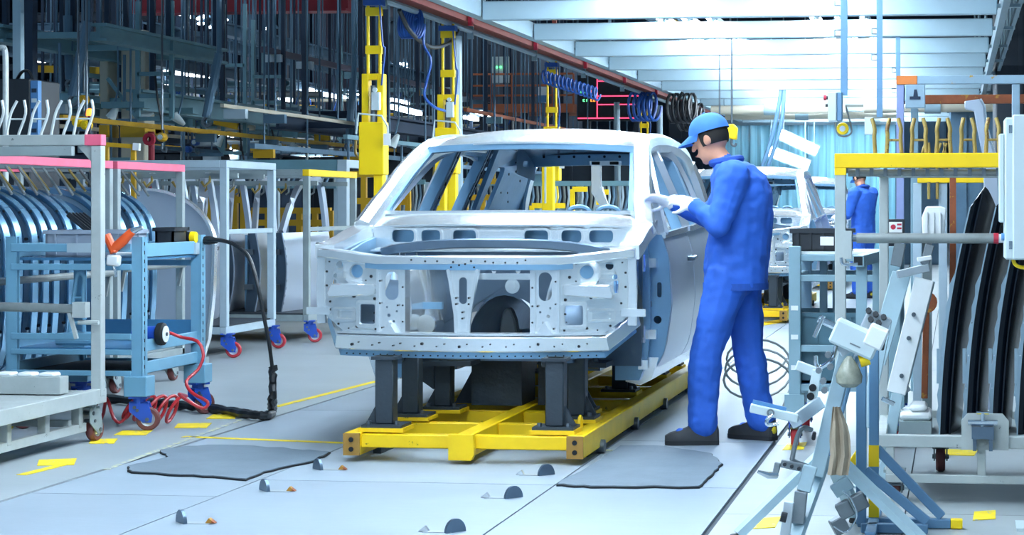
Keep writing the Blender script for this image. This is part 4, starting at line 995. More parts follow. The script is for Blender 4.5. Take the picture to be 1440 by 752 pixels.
# ---- light blue cart
bx0, bx1, by0, by1 = at(20, 400, 10.42).x, -4.43, 10.42, 11.27
tb_ = thing('tool_cart', 'light blue slotted steel tool cart on blue casters with brown wheels', 'cart', ((bx0 + bx1) / 2, (by0 + by1) / 2, 0))
for x, y in ((bx0, by0), (bx1, by0), (bx0, by1), (bx1, by1)):
    p = part('post', MB().bx(x - .032, x + .032, y - .004, y + .004, .28, 1.06).bx(x + (.028 if x == bx1 else -.032), x + (.032 if x == bx1 else -.028), y - .034, y + .034, .28, 1.06).bx(x - .03, x + .03, y - .034, y - .028, .28, 1.06), 'cart_blue', tb_, smooth=False)
    if x == bx1:
        sl = MB()
        for k in range(15): sl.bx(x + .031, x + .0335, y - .010, y - .002, .34 + .048 * k, .36 + .048 * k)
        part('slot_row', sl, 'hole', p, smooth=False)
    part('corner_block', MB().bx(x - .065, x + .065, y - .06, y + .06, .19, .30), 'cart_blue', tb_, .004, smooth=False)
    caster(tb_, x, y, .19, .064, 'wheel_brown', 'caster_blue', 12 if y == by0 else 60)
for z, h in ((1.0, .045), (.895, .035), (.515, .035), (.43, .03), (.315, .03)):
    bar(tb_, 'front_rail', (bx0, by0 - .038, z), (bx1 - .03, by0 - .038, z), .012, h, 'cart_blue'); bar(tb_, 'back_rail', (bx0, by1 - .0, z), (bx1, by1 - .0, z), .012, h, 'cart_blue')
for z, h in ((.985, .075), (.46, .065), (.34, .065)):
    for x in (bx0, bx1): bar(tb_, 'side_rail', (x, by0, z), (x, by1, z), .02, h, 'cart_blue')
part('top_shelf', MB().bx(bx0, bx1, by0, by1, .93, .945), 'cart_blue_dark', tb_, smooth=False)
part('lower_shelf', MB().bx(bx0, bx1, by0, by1, .435, .45).bx(bx0, bx1, by1 - .02, by1 - .01, .45, .56), 'cart_blue_dark', tb_, smooth=False)
part('bottom_shelf', MB().bx(bx0, bx1, by0, by1, .305, .315), 'bg_dark', tb_, smooth=False)
part('label_plate', MB().bx(bx0 + .33, bx0 + .48, by0 - .055, by0 - .046, .975, 1.025), 'rack_pale', tb_, smooth=False)
# things on the cart
def crate(name, label, c, d, m, rotz=0, cat='crate', rib=True, wall=.012):
    t = thing(name, label, cat, c); t.rotation_euler.z = rotz; ORG[t] = Vector(); w_, l, h = d; a, b = w_ / 2, l / 2
    part('tub', MB().bx(-a, a, -b, b, 0, wall).bx(-a, -a + wall, -b, b, 0, h).bx(a - wall, a, -b, b, 0, h).bx(-a, a, -b, -b + wall, 0, h).bx(-a, a, b - wall, b, 0, h), m, t, smooth=False)
    part('rim', MB().bx(-a - .012, a + .012, -b - .012, -b + .01, h - .022, h).bx(-a - .012, a + .012, b - .01, b + .012, h - .022, h).bx(-a - .012, -a + .01, -b, b, h - .022, h).bx(a - .01, a + .012, -b, b, h - .022, h), m, t, smooth=False)
    if rib:
        for k in range(4):
            x = -a + w_ * (k + .5) / 4; part('rib', MB().bx(x - .005, x + .005, -b - .010, -b, .01, h - .02), m, t, smooth=False)
        part('rib', MB().bx(a, a + .010, -.006, .006, .01, h - .02), m, t, smooth=False)
    return t
gb = crate('parts_bin', 'grey plastic parts bin on the light blue cart, dark lid leaning in it', (bx0 + .37, by0 + .24, .946), (.46, .34, .15), 'grey_plastic', R(6))
part('label_card', MB().bx(.212, .2165, -.10, .02, .035, .10), 'white_plastic', gb, smooth=False)
part('handle_slot', MB().bx(-.235, -.212, -.05, .05, .10, .13), 'grey_plastic', gb, smooth=False)
kb = crate('black_box', 'small black plastic box behind the grey bin on the light blue cart', (bx1 - .08, by0 + .64, .946), (.11, .20, .16), 'black_plastic', 0, 'box', False)
t = thing('lid', 'black ribbed plastic lid leaning in the grey bin on the cart', 'lid', (bx0 + .36, by0 + .28, 1.0))
M = Matrix.Translation((bx0 + .36, by0 + .30, 1.06)) @ Matrix.Rotation(R(38), 4, 'Y')
part('board', MB(M).bx(-.19, .19, -.10, .10, -.006, .006), 'black_plastic', t, smooth=False)
for k in range(5): part('rib', MB(M).bx(-.19, .19, -.095 + .045 * k, -.085 + .045 * k, .006, .022), 'black_plastic', t, smooth=False)
t = thing('nut_runner', 'orange pistol shaped air tool with white grip end hanging off the light blue cart', 'tool', (bx1 - .10, by0 - .09, .86))
q0 = at(150, 330, by0 - .09); q1 = at(160, 352, by0 - .09); q2 = at(186, 325, by0 - .09)
part('grip', MB().tube([q0, q0.lerp(q1, .6), q1 + Vector((.005, 0, -.01))], [.022, .024, .026], 10), 'orange', t)
part('barrel', MB().tube([q1 + Vector((-.005, 0, .005)), q1.lerp(q2, .55), q2], [.026, .028, .022], 12), 'orange', t)
part('chuck', MB().tube([q2, q2 + Vector((.03, 0, .012)), q2 + Vector((.06, 0, .02))], [.02, .014, .009], 10), 'chrome', t)
part('battery', MB().box(q1 + Vector((.0, 0, -.055)), (.07, .05, .06), (0, R(4), 0)), 'white_plastic', t, .008)
part('trigger', MB().tube([q1 + Vector((.025, 0, .0)), q1 + Vector((.04, 0, .025))], .007, 6), 'black_plastic', t)
part('hose_tail', MB().tube([q1 + Vector((0, 0, -.085)), q1 + Vector((.01, 0, -.12)), q1 + Vector((.012, .0, -.145))], .008, 8), 'chrome', t)
for k in range(3):
    p = Vector((bx1 - .10, by0 + .08 + .10 * k, .963))
    single('white_tube', MB().cyl(p + Vector((-.06, -.02, 0)), p + Vector((.07, .02, 0)), .016, 10), 'white_plastic', 'short white tube lying on the top shelf of the light blue cart', 'tube', 'white tubes on the cart')
t = thing('hand_drill', 'long black power tool with yellow band lying on the light blue cart', 'tool', (bx1 + .0, by1 - .1, .97))
d0, d1 = at(224, 337, by1 - .06), at(276, 338, by1 - .06); d0.z = d1.z = 1.045
part('body', MB().tube([d0, d0.lerp(d1, .4), d0.lerp(d1, .85)], [.030, .034, .033], 12), 'black_plastic', t)
part('band', MB().tube([d0.lerp(d1, .86), d1], [.0345, .033], 12), 'yellow_clean', t)
part('rest_block', MB().bx(d0.x - .02, d1.x + .01, by1 - .09, by1 - .03, .946, 1.014), 'rack_pale', t, smooth=False)
# black cable rising from the tool, hanging down to the wrapped hose
t = thing('cable_drop', 'black cable bowing from the cart tool down into a wrapped hose on the floor', 'cable', tuple(ground(383, 585)))
c0 = at(283, 338, by1 + .02)
cp = smooth_pts([c0, at(305, 337, 11.25), at(330, 344, 11.15), at(350, 362, 11.1), at(362, 400, 11.05), at(370, 440, 11.05), at(378, 480, 11.05), at(383, 518, 11.05)], 5)
part('plug', MB().tube([c0 - Vector((.03, 0, 0)), c0 + Vector((.05, 0, 0)), c0 + Vector((.10, -.0, .0))], [.022, .026, .016], 10), 'black_hose', t)
part('cable', MB().tube(cp, [.012] * 20 + [.011] * (len(cp) - 20), 8), 'black_hose', t)
q = [at(383, 516, 11.05), at(384, 540, 11.04), at(382, 562, 11.02), ground(384, 578, .03), ground(372, 585, .028), ground(345, 582, .028), ground(318, 577, .028), ground(290, 574, .028), ground(262, 571, .028), ground(235, 568, .028), ground(205, 566, .028), ground(150, 560, .028)]
q = smooth_pts(q, 6); random.seed(5)
part('wrapped_hose', MB().tube([p + Vector((random.uniform(-.006, .006), random.uniform(-.006, .006), abs(random.uniform(0, .006)))) for p in q], [random.uniform(.020, .031) for _ in q], 9), 'black_hose', t)
# grinder wheel on the lower shelf and its red coiled hose
t = thing('air_grinder', 'blue tool with a round white and black wheel on the cart lower shelf', 'tool', (bx1 + .02, by0 + .25, .45))
g0 = Vector((bx1 + .035, by0 + .22, .515))
part('wheel', MB().lathe([(.020, -.022), (.048, -.022), (.062, -.016), (.064, 0), (.062, .016), (.048, .022), (.020, .022)], tuple(g0), 'x', 26), 'rubber', t)
part('disc', MB().lathe([(.008, .024), (.046, .024), (.046, .028), (.008, .028)], tuple(g0), 'x', 24), 'white_plastic', t)
part('nut', MB().cyl(g0 + Vector((.028, 0, 0)), g0 + Vector((.036, 0, 0)), .010, 6), 'bolt', t)
part('motor', MB().tube([g0 + Vector((-.02, 0, 0)), g0 + Vector((-.16, .02, -.01))], [.045, .05], 14), 'caster_blue', t)
h = [g0 + Vector((.02, .06, .005)), at(255, 474, 10.75), at(278, 480, 10.72), at(286, 500, 10.70), at(278, 520, 10.68), at(262, 536, 10.62), at(270, 552, 10.55), at(292, 565, 10.50), at(285, 574, 10.46), at(262, 562, 10.42), at(252, 554, 10.38)]
cc = []
for k in range(80):
    a = k / 80 * 5 * 2 * math.pi; b = k / 79; px = 252 - 75 * b; r_ = .075 - .012 * b
    base = ground(px, 596 - 2 * b, 0)
    cc.append(base + Vector((.03 * math.cos(a), .06 * math.cos(a + 1), .085 + r_ * math.sin(a + 1.2))))
cc = [p for p in cc]
tail = [ground(172, 592, .03), ground(160, 588, .05), at(150, 560, 10.6), ground(142, 590, .02), ground(120, 585, .012)]
single('coiled_hose', MB().tube(smooth_pts(h + cc[::2] + tail, 3), .0095, 8), 'red_hose', 'red coiled air hose trailing from the light blue cart onto the floor', 'hose')
# light blue clamp frame standing on the lower shelf
t = thing('clamp_stand', 'light blue ladder shaped clamp stand on the lower shelf of the cart', 'stand', (bx0 + .33, by0 + .1, .45))
xq, yq = bx0 + .33, by0 + .10
part('ladder', MB().tube(smooth_pts([(xq - .06, yq, .50), (xq - .03, yq, .74), (xq - .015, yq, .83), (xq + .0, yq, .86), (xq + .03, yq, .83), (xq + .025, yq, .74), (xq + .03, yq, .50)], 4), .012, 8), 'cart_blue', t)
for z in (.58, .72): part('rung', MB().cyl((xq - .045, yq, z), (xq + .03, yq, z), .009, 8), 'cart_blue', t)
part('base', MB().bx(xq - .07, xq + .05, yq - .05, yq + .05, .45, .53).cyl((xq - .11, yq - .04, .48), (xq + .10, yq - .04, .48), .022, 10), 'cart_blue', t, smooth=False)

# ---- door racks
def door_thing():
    t = thing('stored_car_door', 'silver car door hanging edge on in a grey rack', 'car door', (0, 0, 0), 'car doors in the grey racks')
    def prof(z): return .05 * math.sin(math.pi * min(1, z / .75)) - .16 * max(0, (z - .72)) ** 1.3
    part('skin', MB().grid(lambda u, v: (prof(.72 * v), 1.02 * u * (1 - .04 * (1 - v)), .72 * v), 10, 12, .012, (-1, 0, 0)), 'door_skin', t)
    part('inner_panel', MB().plate([(.03, .03), (.97, .03), (1.0, .70), (.02, .70)], [rrect(.3, .8, .25, .55, .06), circ(.15, .5, .05), circ(.15, .25, .04)], .02, lambda a, b, d: Vector((prof(b) - .09 - d, a, b))), 'steel_inner', t)
    part('front_edge', MB().grid(lambda u, v: (prof(.72 * v) - .10 * u - .02 * math.sin(v * 5) * u, .0 + .02 * u, .72 * v), 3, 10, .01, (0, 1, 0)), 'steel_grey', t)
    part('rear_edge', MB().grid(lambda u, v: (prof(.72 * v) - .10 * u, 1.0, .72 * v), 2, 6, .01, (0, -1, 0)), 'steel_inner', t)
    fr = [(.02, .72), (.22, .92), (.44, 1.10), (.62, 1.185), (.85, 1.21), (1.0, 1.20), (1.02, .95), (1.01, .72)]
    part('window_frame', MB().sweep(smooth_pts([(prof(z) - .02, y, z) for y, z in fr], 4), .045, .06, up=(0, .6, .8)), 'door_skin', t)
    part('mirror_sail', MB().prism([(.03, .72), (.20, .72), (.22, .90)], 'x', -.05, -.03), 'steel_grey', t)
    part('handle_hole', MB().lathe([(.022, 0), (.03, .004), (.03, .008), (.022, .010)], (prof(.60) - .002, .86, .60), 'x', 14, cap=False).bx(prof(.6) - .004, prof(.6) + .002, .68, .76, .58, .62), 'hole', t)
    for z in (.2, .52): part('hinge', MB().bx(-.10, -.02, -.03, .0, z, z + .05), 'bolt', t)
    return t
dr0 = door_thing(); dfirst = [True]
def door_rack(name, x1, x0, y0, y1, top, label, m, ztop_beam, n, yd, wheel_ang):
    t = thing(name, label, 'rack', ((x0 + x1) / 2, (y0 + y1) / 2, 0))
    for x in (x0, x1):
        for y in (y0, y1): bar(t, 'post', (x, y, .252), (x, y, top - .061), .06 if m == 'rack_pale' else .055, m=m)
        bar(t, 'base_rail', (x, y0 - .028, .22), (x, y1 + .028, .22), .05, .06, m)
    for y in (y0, y1): bar(t, 'base_rail', (x0 + .026, y, .22), (x1 - .026, y, .22), .05, .06, m); bar(t, 'top_beam', (x0 - .03, y, top - .03), (x1 - .031, y, top - .03), .06, .06, m)
    bar(t, 'side_beam', (x1, y0 - .03, top - .03), (x1, y1 + .03, top - .03), .06, .06, ztop_beam); bar(t, 'side_beam', (x0, y0 + .031, top - .03), (x0, y1 - .031, top - .03), .06, .06, m)
    part('mesh_rail', MB().bx(x0, x1, y0 + .3, y0 + .33, top - .14, top - .10).bx(x0, x1, y1 - .2, y1 - .17, top - .14, top - .10), 'rack_grey', t, smooth=False)
    bar(t, 'mid_rail', (x1 + .005, y0, 1.02), (x1 + .005, y1, 1.02), .03, .04, m)
    part('deck', MB().bx(x0, x1, y0, y1, .25, .262), 'bg_dark', t, smooth=False)
    for i in range(n):
        xx = x1 - (.24 if m == 'rack_pale' else .30) - .25 * i
        part('hanger', MB().tube([(xx, y0 + .315, top - .10), (xx, y0 + .30, top - .17), (xx - .04, y0 + .29, top - .21), (xx - .07, y0 + .3, top - .17)], .012, 6), 'hook_ochre', t)
        part('hanger', MB().tube([(xx - .03, y1 - .185, top - .12), (xx - .03, y1 - .2, top - .20), (xx - .06, y1 - .2, top - .22)], .010, 6), 'pipe_grey', t)
        o = dr0 if dfirst[0] else copy_tree(dr0); dfirst[0] = False
        o.location = (xx, yd, .265); o.rotation_euler.z = R(13 if m == 'rack_pale' else (-6 if i == 0 else 9))
        o['label'] = 'silver car door in the %s rack, %s counted from the car line' % ('pale grey' if m == 'rack_pale' else 'yellow topped grey', ORD[i])
    for x in (x0 + .06, x1 + .02):
        for y in (y0 + .02, y1 - .02): caster(t, x, y, .20, .064, 'wheel_red', 'caster_blue', wheel_ang)
    return t
door_rack('car_door_rack', -5.87, -7.6, 15.5, 16.62, 1.60, 'pale grey rack on red wheels full of silver car doors, behind the large panel', 'rack_pale', 'rack_pale', 5, 15.62, 8)
door_rack('car_door_rack', -5.80, -7.4, 17.35, 18.75, 1.56, 'worn grey rack of silver car doors with one yellow top beam', 'rack_grey', 'yellow', 5, 17.55, 15)
# grey portal frame behind
t = thing('portal_frame', 'grey steel portal frame standing behind the yellow topped door rack', 'frame', (-5.9, 20, 0))
pa, pb_, = at(483, 330, 19.6), at(513, 330, 20.4)
bar(t, 'post', (pa.x, 19.6, 0), (pa.x, 19.6, 1.66), .10, m='rack_pale'); bar(t, 'post', (pa.x + .02, 20.9, 0), (pa.x + .02, 20.9, 1.66), .10, m='rack_pale')
bar(t, 'top_beam', (pa.x, 19.55, 1.66), (pa.x + .02, 20.95, 1.66), .10, .08, 'rack_pale'); bar(t, 'top_beam', (pa.x - 2.6, 19.6, 1.64), (pa.x, 19.6, 1.64), .08, .12, 'bg_steel_teal'); bar(t, 'post', (pa.x - 2.6, 19.6, 0), (pa.x - 2.6, 19.6, 1.66), .10, m='rack_pale')
# ================================================================== RIGHT SIDE
D = dep
def pbar(t, name, a, b, d, w, h=None, m='jig_steel', d2=None, bevel=.003, up=(0, 1, 0)):
    """bar between two picture points at depth d (d2)"""
    return part(name, MB().bar(D(*a, d), D(*b, d2 or d), w, h or w, up), m, t, bevel, smooth=False)
# ---- fender rack with the yellow beam
e0, e1 = D(1182, 300, 8.3), D(1480, 300, 8.3); ex0, ey, ex1 = e0.x, e0.y, e1.x
zt = 1.227 + (290 - 236) * 8.3 / F
te = thing('fender_rack', 'grey rack with a yellow top beam and ochre hooks, holding dark curved fenders', 'rack', ((ex0 + ex1) / 2, ey + .4, 0))
bar(te, 'post', (ex0, ey, .06), (ex0, ey, zt), .045, m='rack_white'); bar(te, 'post', (ex1, ey, .06), (ex1, ey, zt), .045, m='rack_white')
q = D(1243, 300, 9.1); bx_, by_ = q.x, q.y
bar(te, 'post', (bx_, by_, .06), (bx_, by_, zt - .02), .042, m='rack_white'); bar(te, 'post', (ex1, by_, .06), (ex1, by_, zt - .02), .042, m='rack_white')
bar(te, 'top_beam', (ex0 - .024, ey, zt + .03), (ex1, ey, zt + .03), .05, .06, 'yellow'); part('beam_corner', MB().bx(ex0 - .0235, ex0 + .0235, ey - .0245, ey + .0245, zt - .03, zt), 'yellow', te, smooth=False)
bar(te, 'rear_beam', (bx_ - .02, by_, zt - .01), (ex1, by_, zt - .01), .04, .04, 'rack_grey'); bar(te, 'side_beam', (ex0, ey, zt), (bx_, by_, zt - .01), .035, .035, 'rack_grey'); bar(te, 'side_beam', (ex1, ey, zt), (ex1, by_, zt), .035, .035, 'rack_grey')
part('hanger_tube', MB().cyl((ex0 + .03, ey + .04, zt - .02), (ex1, ey + .04, zt - .02), .016, 10), 'pipe_grey', te)
for k in range(16): part('tube_clip', MB().bx(ex0 + .07 + .058 * k - .008, ex0 + .07 + .058 * k + .008, ey + .015, ey + .03, zt - .035, zt - .002), 'bolt', te, smooth=False)
for i, (a, b) in enumerate(((1228, 1231), (1247, 1268), (1282, 1303), (1317, 1337), (1351, 1371), (1386, 1405), (1420, 1440))):
    z0, z1 = zt + .06, zt + .06 + .145; mb = MB(); pr = []
    for k, px in enumerate((a, b)):
        if i == 0 and k == 0: continue
        x = D(px, 200, 8.3).x; s = -1 if k else 1
        c = [(x, ey, z0), (x + .004 * s, ey, z0 + .07), (x + .002 * s, ey, z0 + .10), (x + (.012 if k == 0 else -.014), ey + .01, z1)]
        pr.append(c); mb.tube(smooth_pts(c, 3), .0085, 8)
    if len(pr) == 2: mb.cyl((pr[0][1][0], ey, z0 + .055), (pr[1][1][0], ey, z0 + .055), .005, 6)
    part('hook', mb, 'hook_ochre', te)
for px in (1300, 1322, 1330): u_hook(te, (D(px, 200, 9.0).x, by_, zt + .01), .03, .12, 'hook_ochre', .006, .006)
zb = 1.227 - (618 - 290) * 8.3 / F
bar(te, 'base_beam', (D(1236, 618, 8.3).x, ey, zb), (ex1, ey, zb), .045, .05, 'rack_white'); bar(te, 'base_beam', (bx_, by_ + .2, zb), (ex1, by_ + .2, zb), .045, .05, 'rack_white')
bar(te, 'lower_beam', (D(1246, 670, 8.3).x, ey, .10), (ex1, ey, .10), .04, .035, 'rack_white')
for px in (1252, 1380, 1460): bar(te, 'strut', (D(px, 640, 8.3).x, ey, .10), (D(px, 640, 8.3).x, ey, zb), .035, m='rack_white')
bar(te, 'base_side', (D(1240, 618, 8.3).x, ey, zb), (bx_, by_ + .2, zb), .04, .045, 'rack_white')
part('deck', MB().bx(D(1260, 618, 8.3).x, ex1, ey + .02, by_ + .2, zb - .02, zb - .01), 'rack_grey', te, smooth=False)
xk0, xk1 = D(1352, 600, 8.25).x, D(1418, 600, 8.25).x; yk = ey - .035
part('latch_plate', MB().prism([(xk0, zb - .03), (xk1, zb - .03), (xk1, zb + .09), (xk1 - .025, zb + .12), (xk0 + .025, zb + .12), (xk0, zb + .09)], 'y', yk, yk + .012), 'rack_white', te, smooth=False)
xm = (xk0 + xk1) / 2 - .01
part('latch_block', MB().bx(xm - .045, xm + .045, yk - .05, yk, zb + .02, zb + .07).bx(xm - .04, xm - .025, yk - .04, yk, zb - .03, zb + .02).bx(xm + .025, xm + .04, yk - .04, yk, zb - .03, zb + .02), 'steel_grey', te, smooth=False)
part('latch_rod', MB().cyl((xm - .06, yk - .03, zb + .085), (xm + .06, yk - .03, zb + .085), .012, 10).cyl((xm, yk - .03, zb + .07), (xm, yk - .03, zb + .125), .009, 8).cyl((xm - .025, yk - .03, zb + .125), (xm + .025, yk - .03, zb + .125), .007, 8), 'chrome', te)
zp = 1.227 - (335 - 290) * 8.2 / F
part('foam_pipe', MB().cyl((D(1204, 335, 8.2).x, ey - .05, zp), (D(1398, 335, 8.2).x, ey - .05, zp), .021, 12), 'pipe_grey', te)
part('pipe_ring', MB().cyl((D(1397, 335, 8.2).x, ey - .05, zp), (D(1404, 335, 8.2).x, ey - .05, zp), .022, 12), 'red', te)
part('pipe_cap', MB().cyl((D(1404, 335, 8.2).x, ey - .05, zp), (D(1412, 335, 8.2).x, ey - .05, zp), .018, 12), 'white_plastic', te)
part('pipe_neck', MB().cyl((D(1192, 335, 8.2).x, ey - .05, zp), (D(1206, 335, 8.2).x, ey - .05, zp), .015, 10), 'bolt', te)
part('pipe_bracket', MB().bx(D(1186, 335, 8.2).x, D(1197, 335, 8.2).x, ey - .07, ey - .02, zp - .085, zp + .03), 'rack_white', te, smooth=False)
part('latch_hook', MB().tube(smooth_pts([D(1183, 362, 8.2), D(1184, 370, 8.2), D(1190, 372, 8.2), D(1206, 371, 8.2)], 4), .007, 8), 'chrome', te)
caster(te, D(1322, 640, 8.9).x, by_ + .1, zb - .03, .07, 'wheel_brown', 'rack_grey', 90); caster(te, ex1 - .05, by_ + .1, zb - .03, .07, 'wheel_brown', 'rack_grey', 90); caster(te, D(1258, 640, 8.3).x, ey + .05, .082 + .05, .045, 'wheel_brown', 'rack_grey', 90)
# ---- fenders
def fender():
    t = thing('fender', 'dark glossy curved fender standing on edge in the yellow topped rack', 'fender', (0, 0, 0), 'dark fenders in the yellow topped rack')
    Hf = 1.07
    def pt(u, v):
        a = u * 1.25; zt_ = Hf - .10 * abs(u - .42) * 2.2
        z = zt_ * v; bow = .030 * math.sin(v * math.pi)
        return (.13 * math.sin(a) * (1 - .25 * (1 - v)) + .13 * v - bow, .34 * (1 - math.cos(a)) / .685 + .004, z)
    part('skin', MB().grid(pt, 10, 20, .006, (-.6, .8, 0)), 'panel_dark', t)
    part('crease', MB().tube([Vector(pt(.30, v / 16)) + Vector((.004, -.006, 0)) for v in range(17)], .006, 6), 'panel_dark', t)
    fl = [Vector(pt(0, v / 20)) for v in range(21)]
    part('bright_edge', MB().sweep([p + Vector((-.003, -.002, 0)) for p in fl], .006, .008, up=(0, 1, 0)), 'panel_edge', t)
    o = [(0.0, .02), (0, .70)]; random.seed(11)
    ol = [(-.004, .03 + .66 * k / 14) for k in range(15)]; out = [(-.013 - .007 * (k % 2) + (.006 if k in (0, 14) else 0), .03 + .66 * k / 14) for k in range(15)]
    base = lambda z: Vector(pt(0, z / (Hf - .092))).x
    part('notched_flange', MB().plate([(a, b) for a, b in ol] + [(a, b) for a, b in reversed(out)], [circ(-.009, .2, .003, 6), circ(-.009, .34, .003, 6), circ(-.009, .48, .003, 6)], .004, lambda a, b, d: Vector((base(b) + a, d, b))), 'panel_edge', t)
    part('lug', MB().bx(base(.30) - .030, base(.30) - .016, -.004, .008, .22, .37), 'panel_edge', t)
    return t
fe0 = fender()
for k in range(5):
    o = fe0 if k == 0 else copy_tree(fe0)
    o['label'] = 'dark glossy curved fender, %s from the slanted white jig' % ORD[k]; p = D(1322 + 36.5 * k, 606, 8.55); o.location = (p.x, p.y, zb - .008)
# ---- electrical cabinet at the edge
tc_ = thing('electrical_cabinet', 'pale grey electrical cabinet on a post in front of the dark fenders', 'cabinet', (D(1450, 300, 7.5).x, D(1450, 300, 7.5).y, 0))
c0, c1 = D(1413, 165, 7.5), D(1490, 365, 7.5); cy_ = c0.y
part('body', MB().bx(c0.x, c1.x, cy_, cy_ + .22, c1.z, c0.z), 'cabinet_pale', tc_, .006, smooth=False)
part('door', MB().bx(c0.x + .028, c1.x + .01, cy_ - .022, cy_ - .002, c1.z - .0, c0.z + .01), 'cabinet_pale', tc_, .006, smooth=False)
part('side_plate', MB().bx(c0.x - .020, c0.x - .001, cy_ + .02, cy_ + .16, c1.z + .14, c0.z - .06), 'cabinet_pale', tc_, .004, smooth=False)
part('hinge', MB().cyl((c0.x + .022, cy_ - .012, c0.z - .06), (c0.x + .022, cy_ - .012, c0.z - .03), .007, 8).cyl((c0.x + .022, cy_ - .012, c1.z + .04), (c0.x + .022, cy_ - .012, c1.z + .07), .007, 8), 'chrome', tc_)
part('lock', MB().cyl((c0.x - .012, cy_ + .05, c1.z + .085), (c0.x, cy_ + .05, c1.z + .085), .014, 10), 'machine_blue', tc_)
part('post', MB().bx(c1.x - .10, c1.x - .02, cy_ + .08, cy_ + .16, 0, c1.z), 'cabinet_pale', tc_, smooth=False)
part('foot', MB().bx(c1.x - .16, c1.x + .04, cy_ + .02, cy_ + .22, 0, .012), 'cabinet_pale', tc_, smooth=False)
part('yellow_cable', MB().tube(smooth_pts([D(1424, 362, 7.55), D(1428, 372, 7.55), D(1440, 376, 7.55), D(1455, 372, 7.6)], 4), .007, 6), 'yellow_clean', tc_)
# ---- light blue cart behind the rack, with tray and bin
gq = ground(1118, 628); cxx, cyy = gq.x, gq.y; dd = 10.35
tt = thing('steel_table', 'blue grey steel work table on casters behind the yellow topped fender rack', 'table', (cxx + .4, cyy + .3, 0))
def Zp(py, d=dd): return 1.227 - (py - 290) * d / F
xr = D(1260, 400, dd).x; X1 = cxx
for x in (X1, xr):
    for y in (cyy, cyy + .75):
        bar(tt, 'leg', (x, y, .17), (x, y, Zp(345)), .06, .06, 'table_blue'); part('corner_block', MB().bx(x - .05, x + .05, y - .045, y + .045, .16, .27), 'table_blue', tt, smooth=False); caster(tt, x, y, .16, .06, 'wheel_red', 'caster_blue', 95)
for z in (Zp(361), Zp(389), Zp(486), Zp(540)):
    for y in (cyy, cyy + .75): bar(tt, 'rail', (X1, y, z), (xr, y, z), .03, .035, 'table_blue')
    for x in (X1, xr): bar(tt, 'side_rail', (x, cyy, z), (x, cyy + .75, z), .03, .035, 'table_blue')
part('top', MB().bx(X1 + .02, xr, cyy + .02, cyy + .73, Zp(356), Zp(356) + .012), 'white_plastic', tt, smooth=False)
part('shelf', MB().bx(X1 + .02, xr, cyy + .02, cyy + .73, Zp(538), Zp(538) + .012), 'cart_blue_dark', tt, smooth=False)
for px in (1160, 1178): bar(tt, 'inner_post', (D(px, 400, dd + .3).x, cyy + .4, Zp(538) + .01), (D(px, 400, dd + .3).x, cyy + .4, Zp(361)), .04, .04, 'table_blue')
for z in (Zp(430), Zp(470), Zp(512)): part('white_tag', MB().bx(X1 - .018, X1 + .018, cyy - .0335, cyy - .031, z - .012, z + .012), 'white_plastic', tt, smooth=False)
tr = crate('black_tray', 'black ribbed plastic tray with a white label on the blue grey work table', (D(1160, 350, dd + .2).x, cyy + .25, Zp(356) + .013), (.26, .30, .115), 'black_plastic', R(-8), 'tray')
part('label', MB().bx(.02, .09, -.164, -.1615, .03, .075), 'white_plastic', tr, smooth=False)
tr2 = crate('teal_bin', 'large blue grey plastic bin standing on the lower shelf of the work table', (D(1167, 500, dd + .2).x, cyy + .28, Zp(538) + .013), (.34, .46, .36), 'teal_plastic', 0, 'bin')
sq = thing('square_tube', 'short blue grey square tube bracket with open dark end beside the work table', 'bracket', (D(1210, 400, 9.3).x, D(1210, 400, 9.3).y, 0))
u0, u1 = D(1207, 367, 9.2), D(1243, 357, 9.8)
part('arm', MB().bar(u0, u1, .05, .05), 'table_blue', sq, smooth=False); part('open_end', MB().bar(u0 - (u1 - u0).normalized() * .001, u0 + (u1 - u0).normalized() * .003, .041, .041), 'hole', sq, smooth=False)
for f_ in (.12, .75): p = u0.lerp(u1, f_); part('leg', MB().bar((p.x, p.y, 0), (p.x, p.y, p.z), .05), 'table_blue', sq, smooth=False)
# white machined part, display box, and further bits
wp = thing('white_casting', 'white ribbed cast part standing behind the dark fenders, next to a rusty post', 'part', (D(1313, 330, 10.6).x, D(1313, 330, 10.6).y, 0))
a, b = D(1297, 332, 10.6), D(1328, 290, 10.6)
part('block', MB().prism([(a.x, a.z), (b.x, a.z), (b.x + .01, b.z - .01), (b.x - .02, b.z), (a.x + .02, b.z), (a.x - .005, b.z - .06)], 'y', a.y, a.y + .16), 'white_plastic', wp, .006, smooth=False)
for k in range(3): part('rib', MB().bx(a.x + .015 + .035 * k, a.x + .028 + .035 * k, a.y - .02, a.y, a.z + .01, b.z - .03), 'white_plastic', wp, smooth=False)
part('pedestal', MB().bx(a.x - .12, b.x + .05, a.y - .05, a.y + .25, a.z - .02, a.z).bx(a.x + .0, a.x + .05, a.y + .05, a.y + .1, 0, a.z - .02), 'rack_grey', wp, smooth=False)
db = thing('display_box', 'small black box with a printed label beside the pale post of the fender rack', 'box', (D(1259, 330, 10.5).x, D(1259, 330, 10.5).y, 0))
a, b = D(1247, 330, 10.5), D(1272, 308, 10.5)
part('case', MB().bx(a.x, b.x, a.y, a.y + .08, a.z, b.z), 'black_plastic', db, .004, smooth=False)
part('label', MB().bx(a.x + .012, b.x - .012, a.y - .002, a.y, a.z + .012, b.z - .015), 'white_plastic', db, smooth=False)
